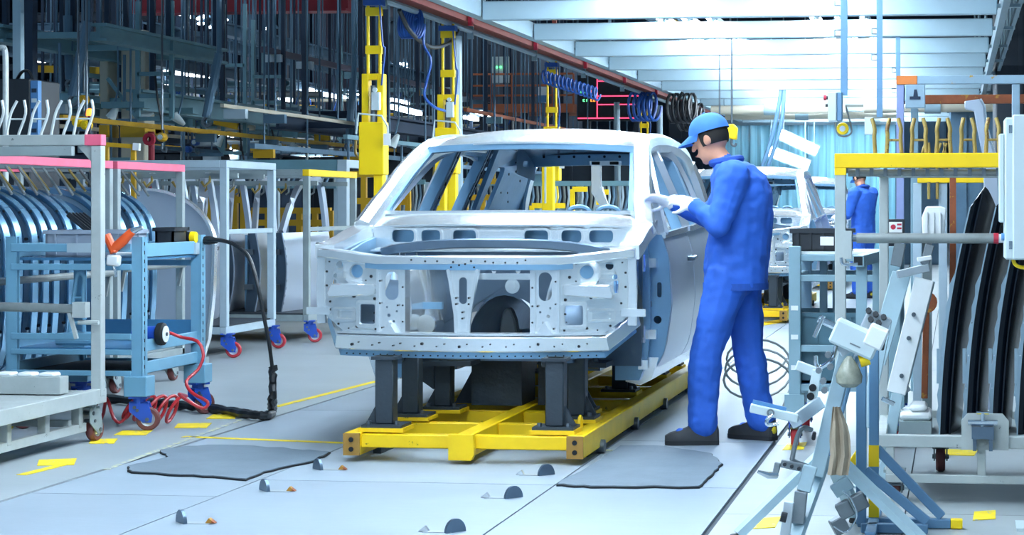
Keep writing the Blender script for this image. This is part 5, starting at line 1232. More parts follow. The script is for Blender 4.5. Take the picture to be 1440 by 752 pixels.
part('label_mark', MB().lathe([(.0, -.003), (.014, -.003), (.014, -.0025)], (a.x + .034, a.y, (a.z + b.z) / 2), 'y', 12).bx(a.x + .054, a.x + .078, a.y - .003, a.y - .002, (a.z + b.z) / 2 + .008, (a.z + b.z) / 2 + .018).bx(a.x + .054, a.x + .078, a.y - .003, a.y - .002, (a.z + b.z) / 2 - .012, (a.z + b.z) / 2 - .002), 'red', db)
part('shelf', MB().bx(a.x - .03, a.x + .35, a.y - .04, a.y + .2, a.z - .03, a.z).bx(a.x, a.x + .05, a.y + .05, a.y + .1, 0, a.z - .03), 'bg_dark', db, smooth=False)
# rusty upright and pale hanging pillar panels
single('rusty_post', MB().bar(D(1340, 330, 10.9) * Vector((1, 1, 0)) if False else (D(1340, 330, 10.9).x, D(1340, 330, 10.9).y, 0), (D(1340, 330, 10.9).x, D(1340, 330, 10.9).y, D(1340, 240, 10.9).z), .035), 'rust', 'rusty square post standing right behind the dark fenders', 'post')
r2 = thing('rear_rack', 'pale rack with a short yellow beam standing behind the fender rack', 'rack', (D(1310, 260, 11.6).x, D(1310, 260, 11.6).y, 0))
y2 = D(1310, 260, 11.6).y; xa, xb = D(1290, 260, 11.6).x, D(1400, 260, 11.6).x; z2 = D(1310, 251, 11.6).z
bar(r2, 'top_beam', (xa, y2, z2), (xb, y2, z2), .05, .05, 'yellow')
for x in (D(1326, 260, 11.6).x, xa, xb): bar(r2, 'post', (x, y2 + .02, 0), (x, y2 + .02, z2 - .025), .05, m='rack_pale')
for px in (1306, 1318): part('hook', MB().tube([(D(px, 270, 11.55).x, y2 - .03, z2 - .02), (D(px, 270, 11.55).x, y2 - .03, z2 - .12)], .009, 6), 'hook_ochre', r2)
# ---- rusty gantry
tg = thing('hoist_gantry', 'blue grey gantry with rust stains, orange corner and a square hook plate', 'gantry', (D(1268, 300, 13).x, D(1268, 300, 13).y, 0))
gy = D(1268, 110, 13).y; gz = D(1268, 113, 13).z; gx0, gx1 = D(1266, 110, 13).x, D(1500, 110, 13).x
bar(tg, 'top_beam', (D(1290, 110, 13).x, gy, gz), (gx1, gy, gz), .06, .055, 'gantry'); bar(tg, 'beam_corner', (gx0 - .025, gy, gz), (D(1290, 110, 13).x, gy, gz), .062, .057, 'gantry_orange')
bar(tg, 'post', (gx0, gy, 0), (gx0, gy, gz - .03), .05, .05, 'gantry_mauve'); bar(tg, 'post', (D(1428, 200, 13).x, gy, 0), (D(1428, 200, 13).x, gy, gz - .03), .05, .05, 'gantry'); bar(tg, 'post', (D(1285, 200, 13).x, gy + .25, 0), (D(1285, 200, 13).x, gy + .25, D(1285, 150, 13).z), .05, .05, 'table_blue')
bar(tg, 'rear_beam', (gx0, gy + .5, D(1300, 138, 13.3).z), (gx1, gy + .5, D(1300, 138, 13.3).z), .06, .06, 'rust'); bar(tg, 'tie_beam', (gx0, gy, gz - .03), (gx0, gy + .5, gz - .09), .05, .05, 'gantry'); bar(tg, 'post', (gx1 - .1, gy + .5, 0), (gx1 - .1, gy + .5, gz - .1), .05, .05, 'gantry')
pa_, pb2 = D(1273, 152, 12.9), D(1301, 119, 12.9)
part('hook_plate', MB().bx(pa_.x, pb2.x, pa_.y - .01, pa_.y + .05, pa_.z, pb2.z), 'gantry', tg, .004, smooth=False)
hm = (pa_.x + pb2.x) / 2
part('plate_mark', MB().bx(hm - .035, hm + .035, pa_.y - .013, pa_.y - .0105, pa_.z + .055, pa_.z + .075).prism([(hm - .012, pa_.z + .075), (hm + .018, pa_.z + .075), (hm + .01, pa_.z + .12), (hm - .006, pa_.z + .12)], 'y', pa_.y - .013, pa_.y - .0105), 'bg_navy', tg, smooth=False)
# pale pillar panel
tw = thing('pillar_panel', 'tall white bent pillar panel standing behind the ochre hooks', 'panel', (D(1375, 200, 11.2).x, D(1375, 200, 11.2).y, 0))
wy = D(1375, 200, 11.2).y; wpx = [(1356, 142), (1378, 139), (1384, 150), (1386, 175), (1393, 200), (1402, 225), (1408, 330), (1386, 330), (1383, 225), (1373, 175), (1370, 156), (1357, 153)]
pts = [(D(x, y, 11.2).x, D(x, y, 11.2).z) for x, y in wpx]; lowx = [D(1408, 330, 11.2).x, D(1386, 330, 11.2).x]
pts2 = pts[:7] + [(lowx[0], 0.0), (lowx[1], 0.0)] + pts[8:]
part('sheet', MB().prism(pts2, 'y', wy, wy + .05), 'door_skin', tw, .006, smooth=False)
part('return_flange', MB().sweep([(a, wy + .06, b) for a, b in pts[1:7]], .02, .08, up=(0, 1, 0)), 'steel', tw)
# ---- hanging pendants
def pendant(px, d, ybox, box, label, cat, two=False, m='machine_blue'):
    p = at(px, 60, d); d = -p.x * sn + p.y * cs; zb_ = D(px, ybox[0], d).z; t = thing('control_pendant', label, cat, (p.x, p.y, zb_))
    part('drop_tube', MB().bar((p.x, p.y, zb_ if not box else zb_ - .02), (p.x, p.y, 2.9), .045), 'stand_blue', t, smooth=False)
    for z in (2.35, 2.55): part('clip', MB().tube([(p.x - .022, p.y - .02, z), (p.x - .06, p.y - .02, z), (p.x - .06, p.y - .02, z + .04), (p.x - .022, p.y - .02, z + .04)], .006, 6), 'bolt', t)
    if box:
        a, b = D(box[0], ybox[1], d), D(box[1], ybox[0], d)
        part('box', MB().bx(a.x, a.x + .6 * (b.x - a.x), p.y - .07, p.y + .02, a.z, b.z), 'cabinet_pale', t, .005, smooth=False)
        part('box_side', MB().bx(a.x + .6 * (b.x - a.x) + .001, b.x, p.y - .06, p.y + .02, a.z, b.z), 'stand_blue', t, .005, smooth=False)
        part('red_button', MB().cyl((a.x - .03, p.y - .03, b.z - .035), (a.x - .012, p.y - .03, b.z - .035), .018, 10), 'red', t)
        part('black_button', MB().cyl((a.x - .02, p.y - .03, b.z - .085), (a.x, p.y - .03, b.z - .085), .012, 8).cyl((a.x - .012, p.y - .03, b.z - .035), (a.x, p.y - .03, b.z - .035), .012, 8), 'black_plastic', t)
    return t, p
t, p = pendant(1187, 13.15, (130, 171), (1165, 1185), 'grey control box with a red button hanging from a blue drop tube', 'control box')
zl = D(1185, 183, 13.24).z
part('cable_loop', MB().tube(smooth_pts([(p.x + .012, p.y - .02, p.z * 0 + D(0, 150, 13.24).z), D(1197, 178, 13.24), D(1196, 188, 13.24), D(1188, 192, 13.24), D(1178, 188, 13.24), D(1174, 172, 13.24)], 5), .006, 6), 'pipe_grey', t)
part('yellow_ring', MB().lathe([(.012, -.02), (.038, -.02), (.042, 0), (.038, .02), (.012, .02)], tuple(D(1185, 181, 13.24)), 'y', 18), 'yellow_clean', t)
part('ring_face', MB().lathe([(.0, -.024), (.02, -.024), (.02, -.021)], tuple(D(1185, 181, 13.24)), 'y', 14), 'white_plastic', t)
t, p = pendant(1237, 15.35, (165, 165), None, 'plain blue drop tube hanging from the gantry beside a small grey box', 'drop tube')
a = D(1217, 190, 15.4); b = D(1229, 166, 15.4)
part('small_box', MB().bx(a.x, b.x, p.y - .06, p.y + .02, a.z, b.z).bx(b.x, p.x, p.y - .01, p.y + .01, b.z - .03, b.z - .01), 'cabinet_pale', t, .004, smooth=False)
t, p = pendant(1263, 19.75, (118, 118), None, 'thin blue drop tube hanging from the gantry behind the orange gantry corner', 'drop tube')
# yellow crane hooks
for i, (px, lab) in enumerate(((1012, 'orange crane hook on a chain above the standing worker'), (1029, 'yellow crane hook with a round pulley on a chain above the car line'))):
    p = at(px, 180, (21.95, 19.75)[i]); d = -p.x * sn + p.y * cs; t = thing('crane_hook', lab, 'hook', (p.x, p.y, D(px, 205, d).z))
    part('chain', MB().cyl((p.x, p.y, p.z + .03), (p.x, p.y, 2.9), .010, 6), 'bolt', t)
    part('block', MB().prism([(p.x - .05, p.z - .10), (p.x + .05, p.z - .12), (p.x + .06, p.z), (p.x + .02, p.z + .04), (p.x - .03, p.z + .04)], 'y', p.y - .04, p.y + .04), 'orange' if i == 0 else 'yellow_clean', t, .01)
    part('pulley', MB().lathe([(.01, -.05), (.045, -.05), (.045, .05), (.01, .05)], (p.x + .01, p.y, p.z - .05), 'y', 14), 'yellow_clean', t)
    part('hook_tip', MB().tube(smooth_pts([(p.x, p.y, p.z - .11), (p.x, p.y, p.z - .16), (p.x + .03, p.y, p.z - .18), (p.x + .045, p.y, p.z - .15)], 4), .012, 6), 'bolt', t)
# cream pipes crossing in front of the curtain
for i, (y, x0, x1, d) in enumerate(((146, 1055, 1262, 34), (155, 1000, 1190, 33), (163, 1020, 1262, 36), (152, 1215, 1430, 30))):
    a, b = D(x0, y, d), D(x1, y - 1, d); b.y = a.y; t = thing('cream_pipe', ['cream pipe with a joint, topmost in front of the strip curtain', 'long cream pipe in front of the strip curtain, behind the control box', 'cream pipe lowest above the strip curtain', 'cream pipe behind the rusty gantry'][i], 'pipe', tuple(a))
    part('pipe', MB().cyl(a, b, .075, 12), 'bg_cream', t); m_ = a.lerp(b, .45)
    part('joint', MB().cyl(m_ - Vector((.12, 0, 0)), m_ + Vector((.12, 0, 0)), .095, 12), 'beam_grey', t)
    for f_ in (.1, .9): p = a.lerp(b, f_); part('hanger', MB().cyl(p, (p.x, p.y, 3.6), .015, 6), 'beam_grey', t)
t = thing('cable_pair', 'pair of dark cables hanging slanted in front of the strip curtain', 'cable', tuple(at(1070, 240, 28.55)))
for o_ in (0, 8): part('cable', MB().tube(smooth_pts([at(1100 + o_ * .4, 118, 28.55), at(1092 + o_, 165, 28.55), at(1082 + o_, 205, 28.55), at(1066 + o_, 250, 28.55)], 4), .03, 6), 'stand_blue', t)

# ---- foreground jig
dj = 7.25
tj = thing('clamping_jig', 'silver welding jig of slanted beams, clamps and brackets in front of the fender rack', 'jig', (D(1185, 700, dj).x, D(1185, 700, dj).y, 0))
J = lambda n, a, b, w, h=None, m='jig_steel', d=dj, d2=None: pbar(tj, n, a, b, d, w, h, m, d2)
J('main_beam', (1192, 490), (1148, 668), .055, .075, 'jig_paint'); J('side_beam', (1222, 462), (1172, 590), .030, .05, 'jig_steel', 7.32); J('edge_strip', (1206, 500), (1168, 640), .012, .07, 'stand_blue', 7.2)
J('head_arm', (1178, 492), (1212, 470), .06, .05, 'jig_steel', 7.15)
hb = D(1203, 476, 7.12); Mh = Matrix.Translation(hb) @ Matrix.Rotation(R(-YAW), 4, 'Z') @ Matrix.Rotation(R(24), 4, 'Y')
hd_ = part('head_block', MB(Mh).bx(-.085, .085, -.06, .06, -.045, .045), 'cabinet_pale', tj, .008, smooth=False)
part('head_step', MB(Mh).bx(.03, .10, -.066, .066, .0, .075), 'white_plastic', hd_, .006, smooth=False)
part('head_mark', MB(Mh).bx(-.01, .03, -.0625, -.0605, -.02, -.015), 'jig_dark', hd_, smooth=False)
part('shaft', MB(Mh).cyl((-.085, 0, .01), (-.15, 0, .01), .013, 10), 'chrome', hd_)
part('tee_handle', MB().cyl(D(1158, 444, 7.12), D(1145, 474, 7.12), .008, 8), 'chrome', tj)
J('clamp_block', (1216, 447), (1248, 462), .075, .06, 'jig_steel', 7.35); J('clamp_cheek', (1240, 448), (1236, 480), .05, .05, 'jig_dark', 7.38)
bl = MB()
for x, y in ((1222, 440), (1232, 445), (1243, 449), (1225, 452), (1236, 457)): p = D(x, y, 7.33); bl.cyl(p + Vector((0, .02, 0)), p + Vector((0, -.035, .012)), .011, 8)
part('cap_screw', bl, 'black_plastic', tj); J('damper', (1243, 466), (1238, 492), .025, .025, 'black_plastic', 7.3)
part('yellow_knob', MB().cyl(D(1209, 508, 7.1), D(1222, 504, 7.1), .022, 12), 'yellow_clean', tj)
# left bracket with two holes, long bar with blue liner
J('bracket_top', (1120, 513), (1150, 524), .035, .03, 'cabinet_pale', 7.3); br = J('bracket_leg', (1149, 520), (1141, 568), .035, .03, 'cabinet_pale', 7.28)
for x, y in ((1143, 545), (1140, 557)):
    p = D(x, y, 7.26); part('bracket_hole', MB().lathe([(.006, -.004), (.014, -.004), (.014, 0), (.006, 0)], tuple(p), 'y', 14, cap=False).cyl(p + Vector((0, -.003, 0)), p + Vector((0, -.001, 0)), .009, 10), 'hole', tj)
lb = J('long_arm', (1055, 573), (1122, 588), .03, .038, 'cabinet_pale', 7.05); part('blue_liner', MB().bar(D(1058, 567, 7.06), D(1105, 578, 7.06), .028, .006, (0, 1, 0)), 'machine_blue', lb, smooth=False)
J('arm_link', (1118, 592), (1150, 568), .045, .045, 'jig_steel', 7.05, 7.25)
part('arm_hook', MB().tube(smooth_pts([D(1087, 582, 7.0), D(1079, 590, 7.0), D(1080, 597, 7.0), D(1095, 595, 7.0)], 4), .007, 8), 'chrome', tj)
part('arm_eye', MB().lathe([(.008, -.01), (.014, -.01), (.014, .0), (.008, .0)], tuple(D(1084, 580, 7.02)), 'y', 14, cap=False), 'jig_dark', tj)
part('handle_loop', MB().tube(smooth_pts([D(1141, 604, 7.15), D(1130, 601, 7.12), D(1122, 612, 7.12), D(1115, 640, 7.12), D(1116, 648, 7.12), D(1135, 655, 7.15)], 4), .009, 8), 'jig_dark', tj)
J('hook_arm', (1098, 651), (1131, 658), .028, .022, 'jig_dark', 7.1); J('hook_end', (1094, 650), (1090, 668), .022, .022, 'jig_dark', 7.1); part('hook_finger', MB().tube([D(1092, 668, 7.08), D(1080, 668, 7.06), D(1066, 663, 7.05)], [.013, .012, .006], 8), 'chrome', tj)
for x, y in ((1104, 652), (1114, 655), (1124, 658)): p = D(x, y, 7.08); part('screw', MB().cyl(p, p + Vector((0, -.02, 0)), .007, 8), 'black_plastic', tj)
J('lower_block', (1140, 655), (1130, 690), .05, .04, 'jig_paint', 7.1); J('lower_clamp', (1127, 690), (1122, 735), .045, .05, 'jig_dark', 7.1); J('lower_rod', (1110, 705), (1103, 760), .035, .03, 'jig_steel', 7.05)
part('lower_knob', MB().cyl(D(1098, 726, 7.0), D(1106, 728, 7.0), .018, 10), 'black_plastic', tj)
J('pivot_pin', (1142, 612), (1147, 613), .03, .03, 'black_plastic', 7.18)
# stand of the jig: post and spread feet down to the floor
pl_ = D(1163, 650, 7.4); part('stand_post', MB().bar((pl_.x, pl_.y, .25), D(1176, 545, 7.4), .05, .06), 'jig_paint', tj, smooth=False)
for a_, l_ in ((200, .34), (255, .40), (330, .42), (75, .36)):
    part('stand_leg', MB().bar((pl_.x, pl_.y, .33), (pl_.x + l_ * math.cos(R(a_)), pl_.y + l_ * math.sin(R(a_)), .02), .055, .03), 'jig_paint', tj, smooth=False); part('leg_pad', MB().cyl((pl_.x + l_ * math.cos(R(a_)), pl_.y + l_ * math.sin(R(a_)), 0), (pl_.x + l_ * math.cos(R(a_)), pl_.y + l_ * math.sin(R(a_)), .02), .03, 10), 'rubber', tj)
J('stand_arm', (1172, 692), (1196, 676), .05, .05, 'jig_paint', 7.35)
for i, (x, y) in enumerate(((1188, 716), (1208, 705), (1180, 738))): p = D(x, y, 7.3); part('weight', MB().box(p, (.055, .05, .06), (0, R(-28), R(5 + 6 * i))), 'jig_dark', tj, .004, smooth=False)
part('wire', MB().tube(smooth_pts([D(1172, 740, 7.2), D(1190, 748, 7.2), D(1205, 725, 7.2), D(1196, 700, 7.2), D(1185, 690, 7.2)], 4), .003, 5), 'chrome', tj)
for x, y in ((1165, 498), (1152, 520), (1158, 535), (1168, 515), (1160, 548)): p = D(x, y, 7.15); part('bolt', MB().cyl(p, p + Vector((0, -.03, 0)), .012, 8), 'jig_dark', tj)
part('clip', MB().tube(smooth_pts([D(1147, 500, 7.2), D(1148, 512, 7.2), D(1155, 516, 7.2), D(1170, 505, 7.15), D(1176, 485, 7.12)], 4), .008, 8), 'chrome', tj)
# plastic bag and rag hanging on the jig
single('plastic_bag', MB().lathe([(.008, .10), (.02, .085), (.035, .06), (.048, .03), (.045, .005), (.025, -.01), (.005, -.012)], tuple(D(1194, 540, 7.08)), 'z', 14), 'bag_clear', 'crumpled clear plastic bag hanging on the silver jig', 'bag')
rg_ = [D(1176, 572, 7.05), D(1180, 600, 7.04), D(1182, 640, 7.04), D(1178, 668, 7.04)]
def ragf(u, v):
    i = min(2, int(v * 3)); p = rg_[i].lerp(rg_[i + 1], v * 3 - i); wv = .018 + .035 * min(1, v * 2.2)
    return (p.x + (u - .5) * wv * 1.4, p.y + .010 * math.sin(u * 14 + v * 2), p.z)
single('rag', MB().grid(ragf, 10, 12, .004, (0, 1, 0)), 'cloth_beige', 'beige cloth rag hanging from the silver jig', 'rag')
# ---- second jig, white slanted beams
d2 = 8.75
tk = thing('slanted_jig', 'white jig of two slanted beams leaning behind the blue stand', 'jig', (D(1260, 600, d2).x, D(1260, 600, d2).y, 0))
pbar(tk, 'beam', (1300, 392), (1260, 552), d2, .085, .05, 'white_plastic'); pbar(tk, 'beam_edge', (1312, 395), (1272, 552), d2 + .02, .02, .06, 'jig_paint'); pbar(tk, 'beam', (1268, 384), (1232, 510), d2 + .1, .085, .05, 'jig_paint'); pbar(tk, 'beam', (1246, 450), (1216, 600), d2 - .5, .05, .05, 'jig_paint')
pbar(tk, 'cross_plate', (1262, 386), (1306, 376), d2, .035, .06, 'jig_steel'); pbar(tk, 'top_bracket', (1266, 342), (1260, 374), d2, .05, .05, 'jig_dark'); pbar(tk, 'top_bracket', (1308, 344), (1300, 372), d2, .04, .05, 'jig_dark'); pbar(tk, 'hole_plate', (1290, 365), (1310, 362), d2 - .02, .02, .03, 'white_plastic')
for x, y in ((1285, 442), (1278, 475), (1268, 528)): p = D(x, y, d2 - .02); part('bolt', MB().cyl(p, p + Vector((0, -.02, 0)), .010, 8), 'bolt', tk)
pbar(tk, 'clamp', (1262, 548), (1276, 540), d2, .06, .05, 'jig_dark'); pbar(tk, 'foot', (1262, 552), (1240, 690), d2, .05, .05, 'jig_paint'); pbar(tk, 'clamp_rod', (1240, 560), (1258, 568), d2 - .1, .02, .02, 'chrome')
part('rust_disc', MB().cyl(D(1303, 425, 9.3), D(1303, 425, 9.3) + Vector((0, .03, 0)), .05, 16), 'rust', tk); fp_ = D(1240, 690, d2); part('base_pad', MB().bx(fp_.x - .12, fp_.x + .12, fp_.y - .1, fp_.y + .1, 0, max(.01, fp_.z)), 'jig_paint', tk, smooth=False)
pbar(tk, 'disc_post', (1303, 425), (1300, 560), 9.33, .03, .03, 'rust')
# pale foam and tray at the foot of the rack
fo = thing('foam_block', 'off white foam pads lying on the deck of the fender rack', 'foam', (D(1275, 585, 8.6).x, D(1275, 585, 8.6).y, zb - .008))
a, b = D(1242, 585, 8.6), D(1310, 585, 8.6)
part('tray', MB().bx(max(a.x, D(1262, 618, 8.4).x), b.x, a.y, a.y + .3, zb - .009, zb + .045), 'rack_grey', fo, smooth=False); part('pad', MB().bx(a.x + .07, b.x, a.y + .02, a.y + .28, zb + .046, zb + .08), 'white_plastic', fo, .012); part('pad', MB().bx(a.x + .11, b.x - .02, a.y + .05, a.y + .26, zb + .081, zb + .11), 'white_plastic', fo, .012)
# ---- blue stand
ds = 7.62
tsn = thing('blue_stand', 'blue steel stand of two square posts with slanted braces and a yellow tipped foot', 'stand', (D(1228, 740, ds).x, D(1228, 740, ds).y, 0))
pf = ground(1232, 741); Ys = pf.y
x1, x2 = D(1229, 700, ds).x, D(1211, 700, ds - .12).x
bar(tsn, 'post', (x1, Ys, 0.03), (x1, Ys, D(1229, 460, ds).z), .038, m='stand_blue'); bar(tsn, 'post', (x2, Ys - .12, 0.03), (x2, Ys - .12, D(1212, 500, ds).z), .038, m='stand_blue')
fx = ground(1337, 739).x
bar(tsn, 'foot', (x2 - .02, Ys, .02), (fx, Ys, .02), .04, .035, 'stand_blue'); bar(tsn, 'foot', (x2, Ys - .14, .02), (x2 + .25, Ys - .14, .02), .035, .035, 'stand_blue'); bar(tsn, 'foot_tip', (fx, Ys, .02), (fx + .045, Ys, .02), .041, .036, 'yellow_clean'); bar(tsn, 'foot', (x1, Ys - .35, .02), (x1, Ys + .3, .02), .04, .035, 'stand_blue')
bar(tsn, 'brace', (x1 + .01, Ys, D(1236, 630, ds).z), (D(1325, 737, ds).x, Ys, .045), .03, .035, 'stand_blue'); bar(tsn, 'brace', (x2 + .015, Ys - .12, D(1222, 655, ds).z), (D(1305, 752, ds).x, Ys - .13, .045), .03, .035, 'stand_blue')
for z0, z1, x, y in ((D(0, 655, ds).z, D(0, 625, ds).z, x1, Ys), (.04, .12, x1, Ys)): part('yellow_sleeve', MB().bx(x - .0195, x + .0195, y - .0195, y + .0195, z0, z1), 'yellow', tsn, smooth=False)
bar(tsn, 'yellow_strut', (x2, Ys - .06, D(0, 628, ds).z), (D(1190, 662, ds).x, Ys - .06, D(0, 662, ds).z), .02, .03, 'yellow')

lp = []
for k in range(60):
    a = k / 60 * 3 * 2 * math.pi; c_ = ground(1066, 575 - k * .6, 0)
    lp.append(c_ + Vector((.20 * math.cos(a), .12 * math.cos(a), .012 + .14 + .14 * math.sin(a) + .001 * k)))
single('cable_loops', MB().tube([ground(1100, 575, .012)] + lp, .008, 6), 'pipe_grey', 'thin grey cable standing in loose loops on the floor behind the worker', 'cable')
# ================================================================== BACKGROUND
# ---- hanging yellow columns along the crane beam, with blue coiled hoses
XY = -4.9
def column(px, label, boxes, group='yellow lift columns'):
    """boxes: picture heights of rails top, frame top, box top, box bottom"""
    p = atx(px, 200, XY); d = -p.x * sn + p.y * cs; Z = lambda y: HC - (y - CY) * d / F; k = 1.0
    zr_, zf, zbx, zb_ = [Z(y) for y in boxes]; x, y = p.x, p.y
    t = thing('lift_column', label, 'lift column', (x, y, zb_), group)
    for s in (-1, 1): part('guide_rail', MB().cyl((x + s * .052, y, zf - .05), (x + s * .052, y, 3.0), .014, 10), 'yellow_clean', t)
    for z in (zr_, zf + .22): part('rail_bridge', MB().bx(x - .07, x + .07, y - .02, y + .02, z - .05, z + .02), 'yellow_clean', t, smooth=False)
    part('frame_side', MB().bx(x - .095, x - .035, y - .05, y + .05, zbx - .02, zf), 'yellow_clean', t, .005, smooth=False); part('frame_side', MB().bx(x + .04, x + .095, y - .05, y + .05, zbx - .02, zf), 'yellow_clean', t, .005, smooth=False)
    part('frame_head', MB().bx(x - .035, x + .04, y - .05, y + .05, zf - .05, zf), 'yellow_clean', t, smooth=False)
    part('lift_box', MB().bx(x - .11, x + .105, y - .08, y + .08, zb_ + .40, zbx), 'yellow_clean', t, .006, smooth=False)
    part('lift_leg', MB().bx(x + .01, x + .09, y - .05, y + .05, zb_, zb_ + .40), 'yellow_clean', t, .006, smooth=False)
    part('cylinder', MB().cyl((x + .0, y - .02, zbx - .02), (x + .0, y - .02, zf - .1), .025, 12), 'jig_dark', t)
    part('gauge', MB().bx(x + .01, x + .075, y - .11, y - .05, zbx + .10, zbx + .25).lathe([(.0, -.02), (.02, -.02), (.02, 0)], (x + .04, y - .10, zbx + .27), 'y', 12), 'cabinet_pale', t, smooth=False)
    part('bracket_rod', MB().tube([(x - .12, y - .12, zbx - .10), (x - .10, y - .12, zbx + .07), (x + .10, y - .12, zbx + .05), (x + .15, y - .11, zbx - .04), (x + .15, y - .11, zbx - .14)], .009, 6), 'cabinet_pale', t)
    part('tag', MB().bx(x + .12, x + .18, y - .13, y - .12, zbx - .20, zbx - .1), 'white_plastic', t, smooth=False)
    part('cable', MB().tube(smooth_pts([(x + .06, y - .04, 2.95), (x + .09, y - .05, 2.6), (x + .11, y - .05, zf + .2), (x + .08, y - .05, zf - .1)], 5), .008, 6), 'blue_hose', t)
    part('trolley', MB().bx(x - .08, x + .08, y - .06, y + .06, 2.93, 2.98), 'blue_hose', t, smooth=False)
    return t
column(526, 'tall yellow lift column hanging behind the yellow topped door rack', (14, 104, 172, 312))
column(630, 'yellow lift column hanging above the windscreen pillar of the front car body', (46, 133, 180, 302))
column(776, 'yellow lift column hanging right behind the roof of the front car body', (100, 178, 214, 300))
column(906, 'thin far yellow lift column beside the red lined display board', (148, 195, 220, 292))
def coil(px, py, d, rx, n, L, label, ang=0):
    p = D(px, py, d); pts = []
    for k in range(n * 14 + 1):
        a = 2 * math.pi * k / 14; f = k / (n * 14) - .5
        pts.append(p + Vector((L * f * math.cos(ang) + rx * .35 * math.cos(a), rx * .3 * math.sin(a * 1.0 + .4), L * f * math.sin(ang) + rx * math.sin(a))))
    return pts, p
pts, p = coil(578, 34, 18.2, .13, 7, .16, '')
tail = smooth_pts([pts[-1], D(596, 62, 18.2), D(606, 85, 18.2), D(600, 115, 18.2), D(597, 135, 18.2), D(610, 150, 18.3), D(626, 156, 18.6)], 5)
single('spiral_hose', MB().tube([Vector((-4.88, p.y, 2.95))] + pts + tail, .013, 6), 'blue_hose', 'bundled blue spiral hose with a long tail between two yellow lift columns', 'hose')
pts, p = coil(802, 120, 24, .075, 14, .72, '', R(-18))
single('spiral_hose', MB().tube([Vector((-4.9, pts[0].y, 2.97))] + pts, .014, 6), 'blue_hose', 'stretched blue spiral hose beside the display board', 'hose')
for i, (px, py, d) in enumerate(((960, 152, 30), (972, 165, 32), (905, 150, 31))):
    pts, p = coil(px, py, d, .22, 5, .4, '')
    single('cable_bundle', MB().tube([Vector((p.x, p.y, 2.95))] + pts, .025, 6), 'black_hose' if i < 2 else 'blue_hose', ['dark looped cable bundle hanging at the end of the crane beam', 'black looped cables above the cap of the standing worker', 'dark blue looped hose by the far yellow lift column'][i], 'cable')
# grey support columns near the lift columns
for i, (px, y0, d) in enumerate(((645, 10, 19.6), (640, 60, 30), (870, 120, 32), (930, 140, 33))):
    p = D(px, 200, d); single('support_post', MB().tube([(p.x, p.y, 0), (p.x - .03, p.y, 2.9)], .06 if i == 0 else .05, 10), 'beam_grey', ['round pale post behind the second yellow lift column', 'grey post far behind the second yellow lift column', 'pale post in front of the red lined display board', 'pale post between the display board and the worker cap'][i], 'post')
# ---- display board with red lines
b0, b1 = D(812, 170, 36), D(906, 106, 36)
tdb = thing('display_board', 'dark display board with glowing red lines and small green and amber digits', 'display board', ((b0.x + b1.x) / 2, b0.y, 0))
part('screen', MB().bx(b0.x, b1.x, b0.y, b0.y + .15, b0.z, b1.z), 'screen_dark', tdb, smooth=False)
part('stand_post', MB().bx(b0.x + .1, b0.x + .2, b0.y + .16, b0.y + .26, 0, b1.z).bx(b1.x - .2, b1.x - .1, b0.y + .16, b0.y + .26, 0, b1.z), 'bg_dark', tdb, smooth=False)
def rl(xa, ya, xb, yb_, m='red_led'):
    a, b = D(xa, ya, 36), D(xb, yb_, 36); part('light_line', MB().bx(min(a.x, b.x), max(a.x, b.x) + .015, b0.y - .02, b0.y - .001, min(a.z, b.z), max(a.z, b.z) + .018), m, tdb, smooth=False)
for q in ((841, 115, 860, 115), (886, 115, 903, 115), (841, 136, 903, 136), (841, 148, 903, 148), (813, 167, 903, 167), (840, 108, 840, 167)): rl(*q)
for x, y, m in ((817, 131, 'green_led'), (821, 131, 'green_led'), (826, 131, 'amber_led'), (831, 131, 'orange_led'), (820, 143, 'green_led'), (825, 143, 'green_led'), (831, 143, 'orange_led'), (835, 143, 'orange_led')):
    a = D(x, y, 36); part('digit', MB().bx(a.x, a.x + .012, b0.y - .02, b0.y - .001, a.z, a.z + .045).bx(a.x + .012, a.x + .034, b0.y - .02, b0.y - .001, a.z + .033, a.z + .045).bx(a.x + .012, a.x + .034, b0.y - .02, b0.y - .001, a.z, a.z + .012), m, tdb, smooth=False)
# ---- grey enclosure, orange railing platform
def bigbox(name, x0, y0, x1, y1, d, depth, m, label, cat, ribs=4, to_floor=True, door=False):
    a, b = D(x0, y1, d), D(x1, y0, d); z0 = 0 if to_floor else a.z
    t = thing(name, label, cat, ((a.x + b.x) / 2, a.y, z0)); part('body', MB().bx(a.x, b.x, a.y, a.y + depth, z0, b.z), m, t, .02, smooth=False)
    for k in range(1, ribs):
        x = a.x + (b.x - a.x) * k / ribs; part('seam_rib', MB().bx(x - .03, x + .03, a.y - .04, a.y, z0 + .05, b.z - .05), m, t, smooth=False)
    part('top_trim', MB().bx(a.x - .04, b.x + .04, a.y - .05, a.y + depth + .02, b.z, b.z + .08), m, t, smooth=False)
    if door: part('door_panel', MB().bx(a.x + .15, b.x - .15, a.y - .06, a.y - .041, z0 + .1, b.z - .3), m, t, smooth=False)
    return t
bigbox('machine_housing', 690, 62, 757, 128, 40, 3, 'bg_panel', 'grey machine housing with small green lights behind an orange railing', 'machine', 3)
a = D(700, 101, 39.9); 
t = thing('indicator_panel', 'pale switch panel with green lights on the grey machine housing', 'panel', tuple(D(705, 118, 39.8)))
a, b = D(693, 117, 39.8), D(717, 80, 39.8); part('plate', MB().bx(a.x, b.x, a.y - .06, a.y + .02, a.z, b.z), 'cabinet_pale', t, smooth=False)
for k in range(3): part('lamp', MB().ball((a.x + .1 + .08 * k, a.y - .08, (a.z + b.z) / 2 + .05), .025, 8, 6), 'green_led', t)
bigbox('machine_housing', 757, 85, 795, 175, 41, 2, 'bg_panel', 'pale grey machine housing next to a blue and white poster', 'machine', 2)
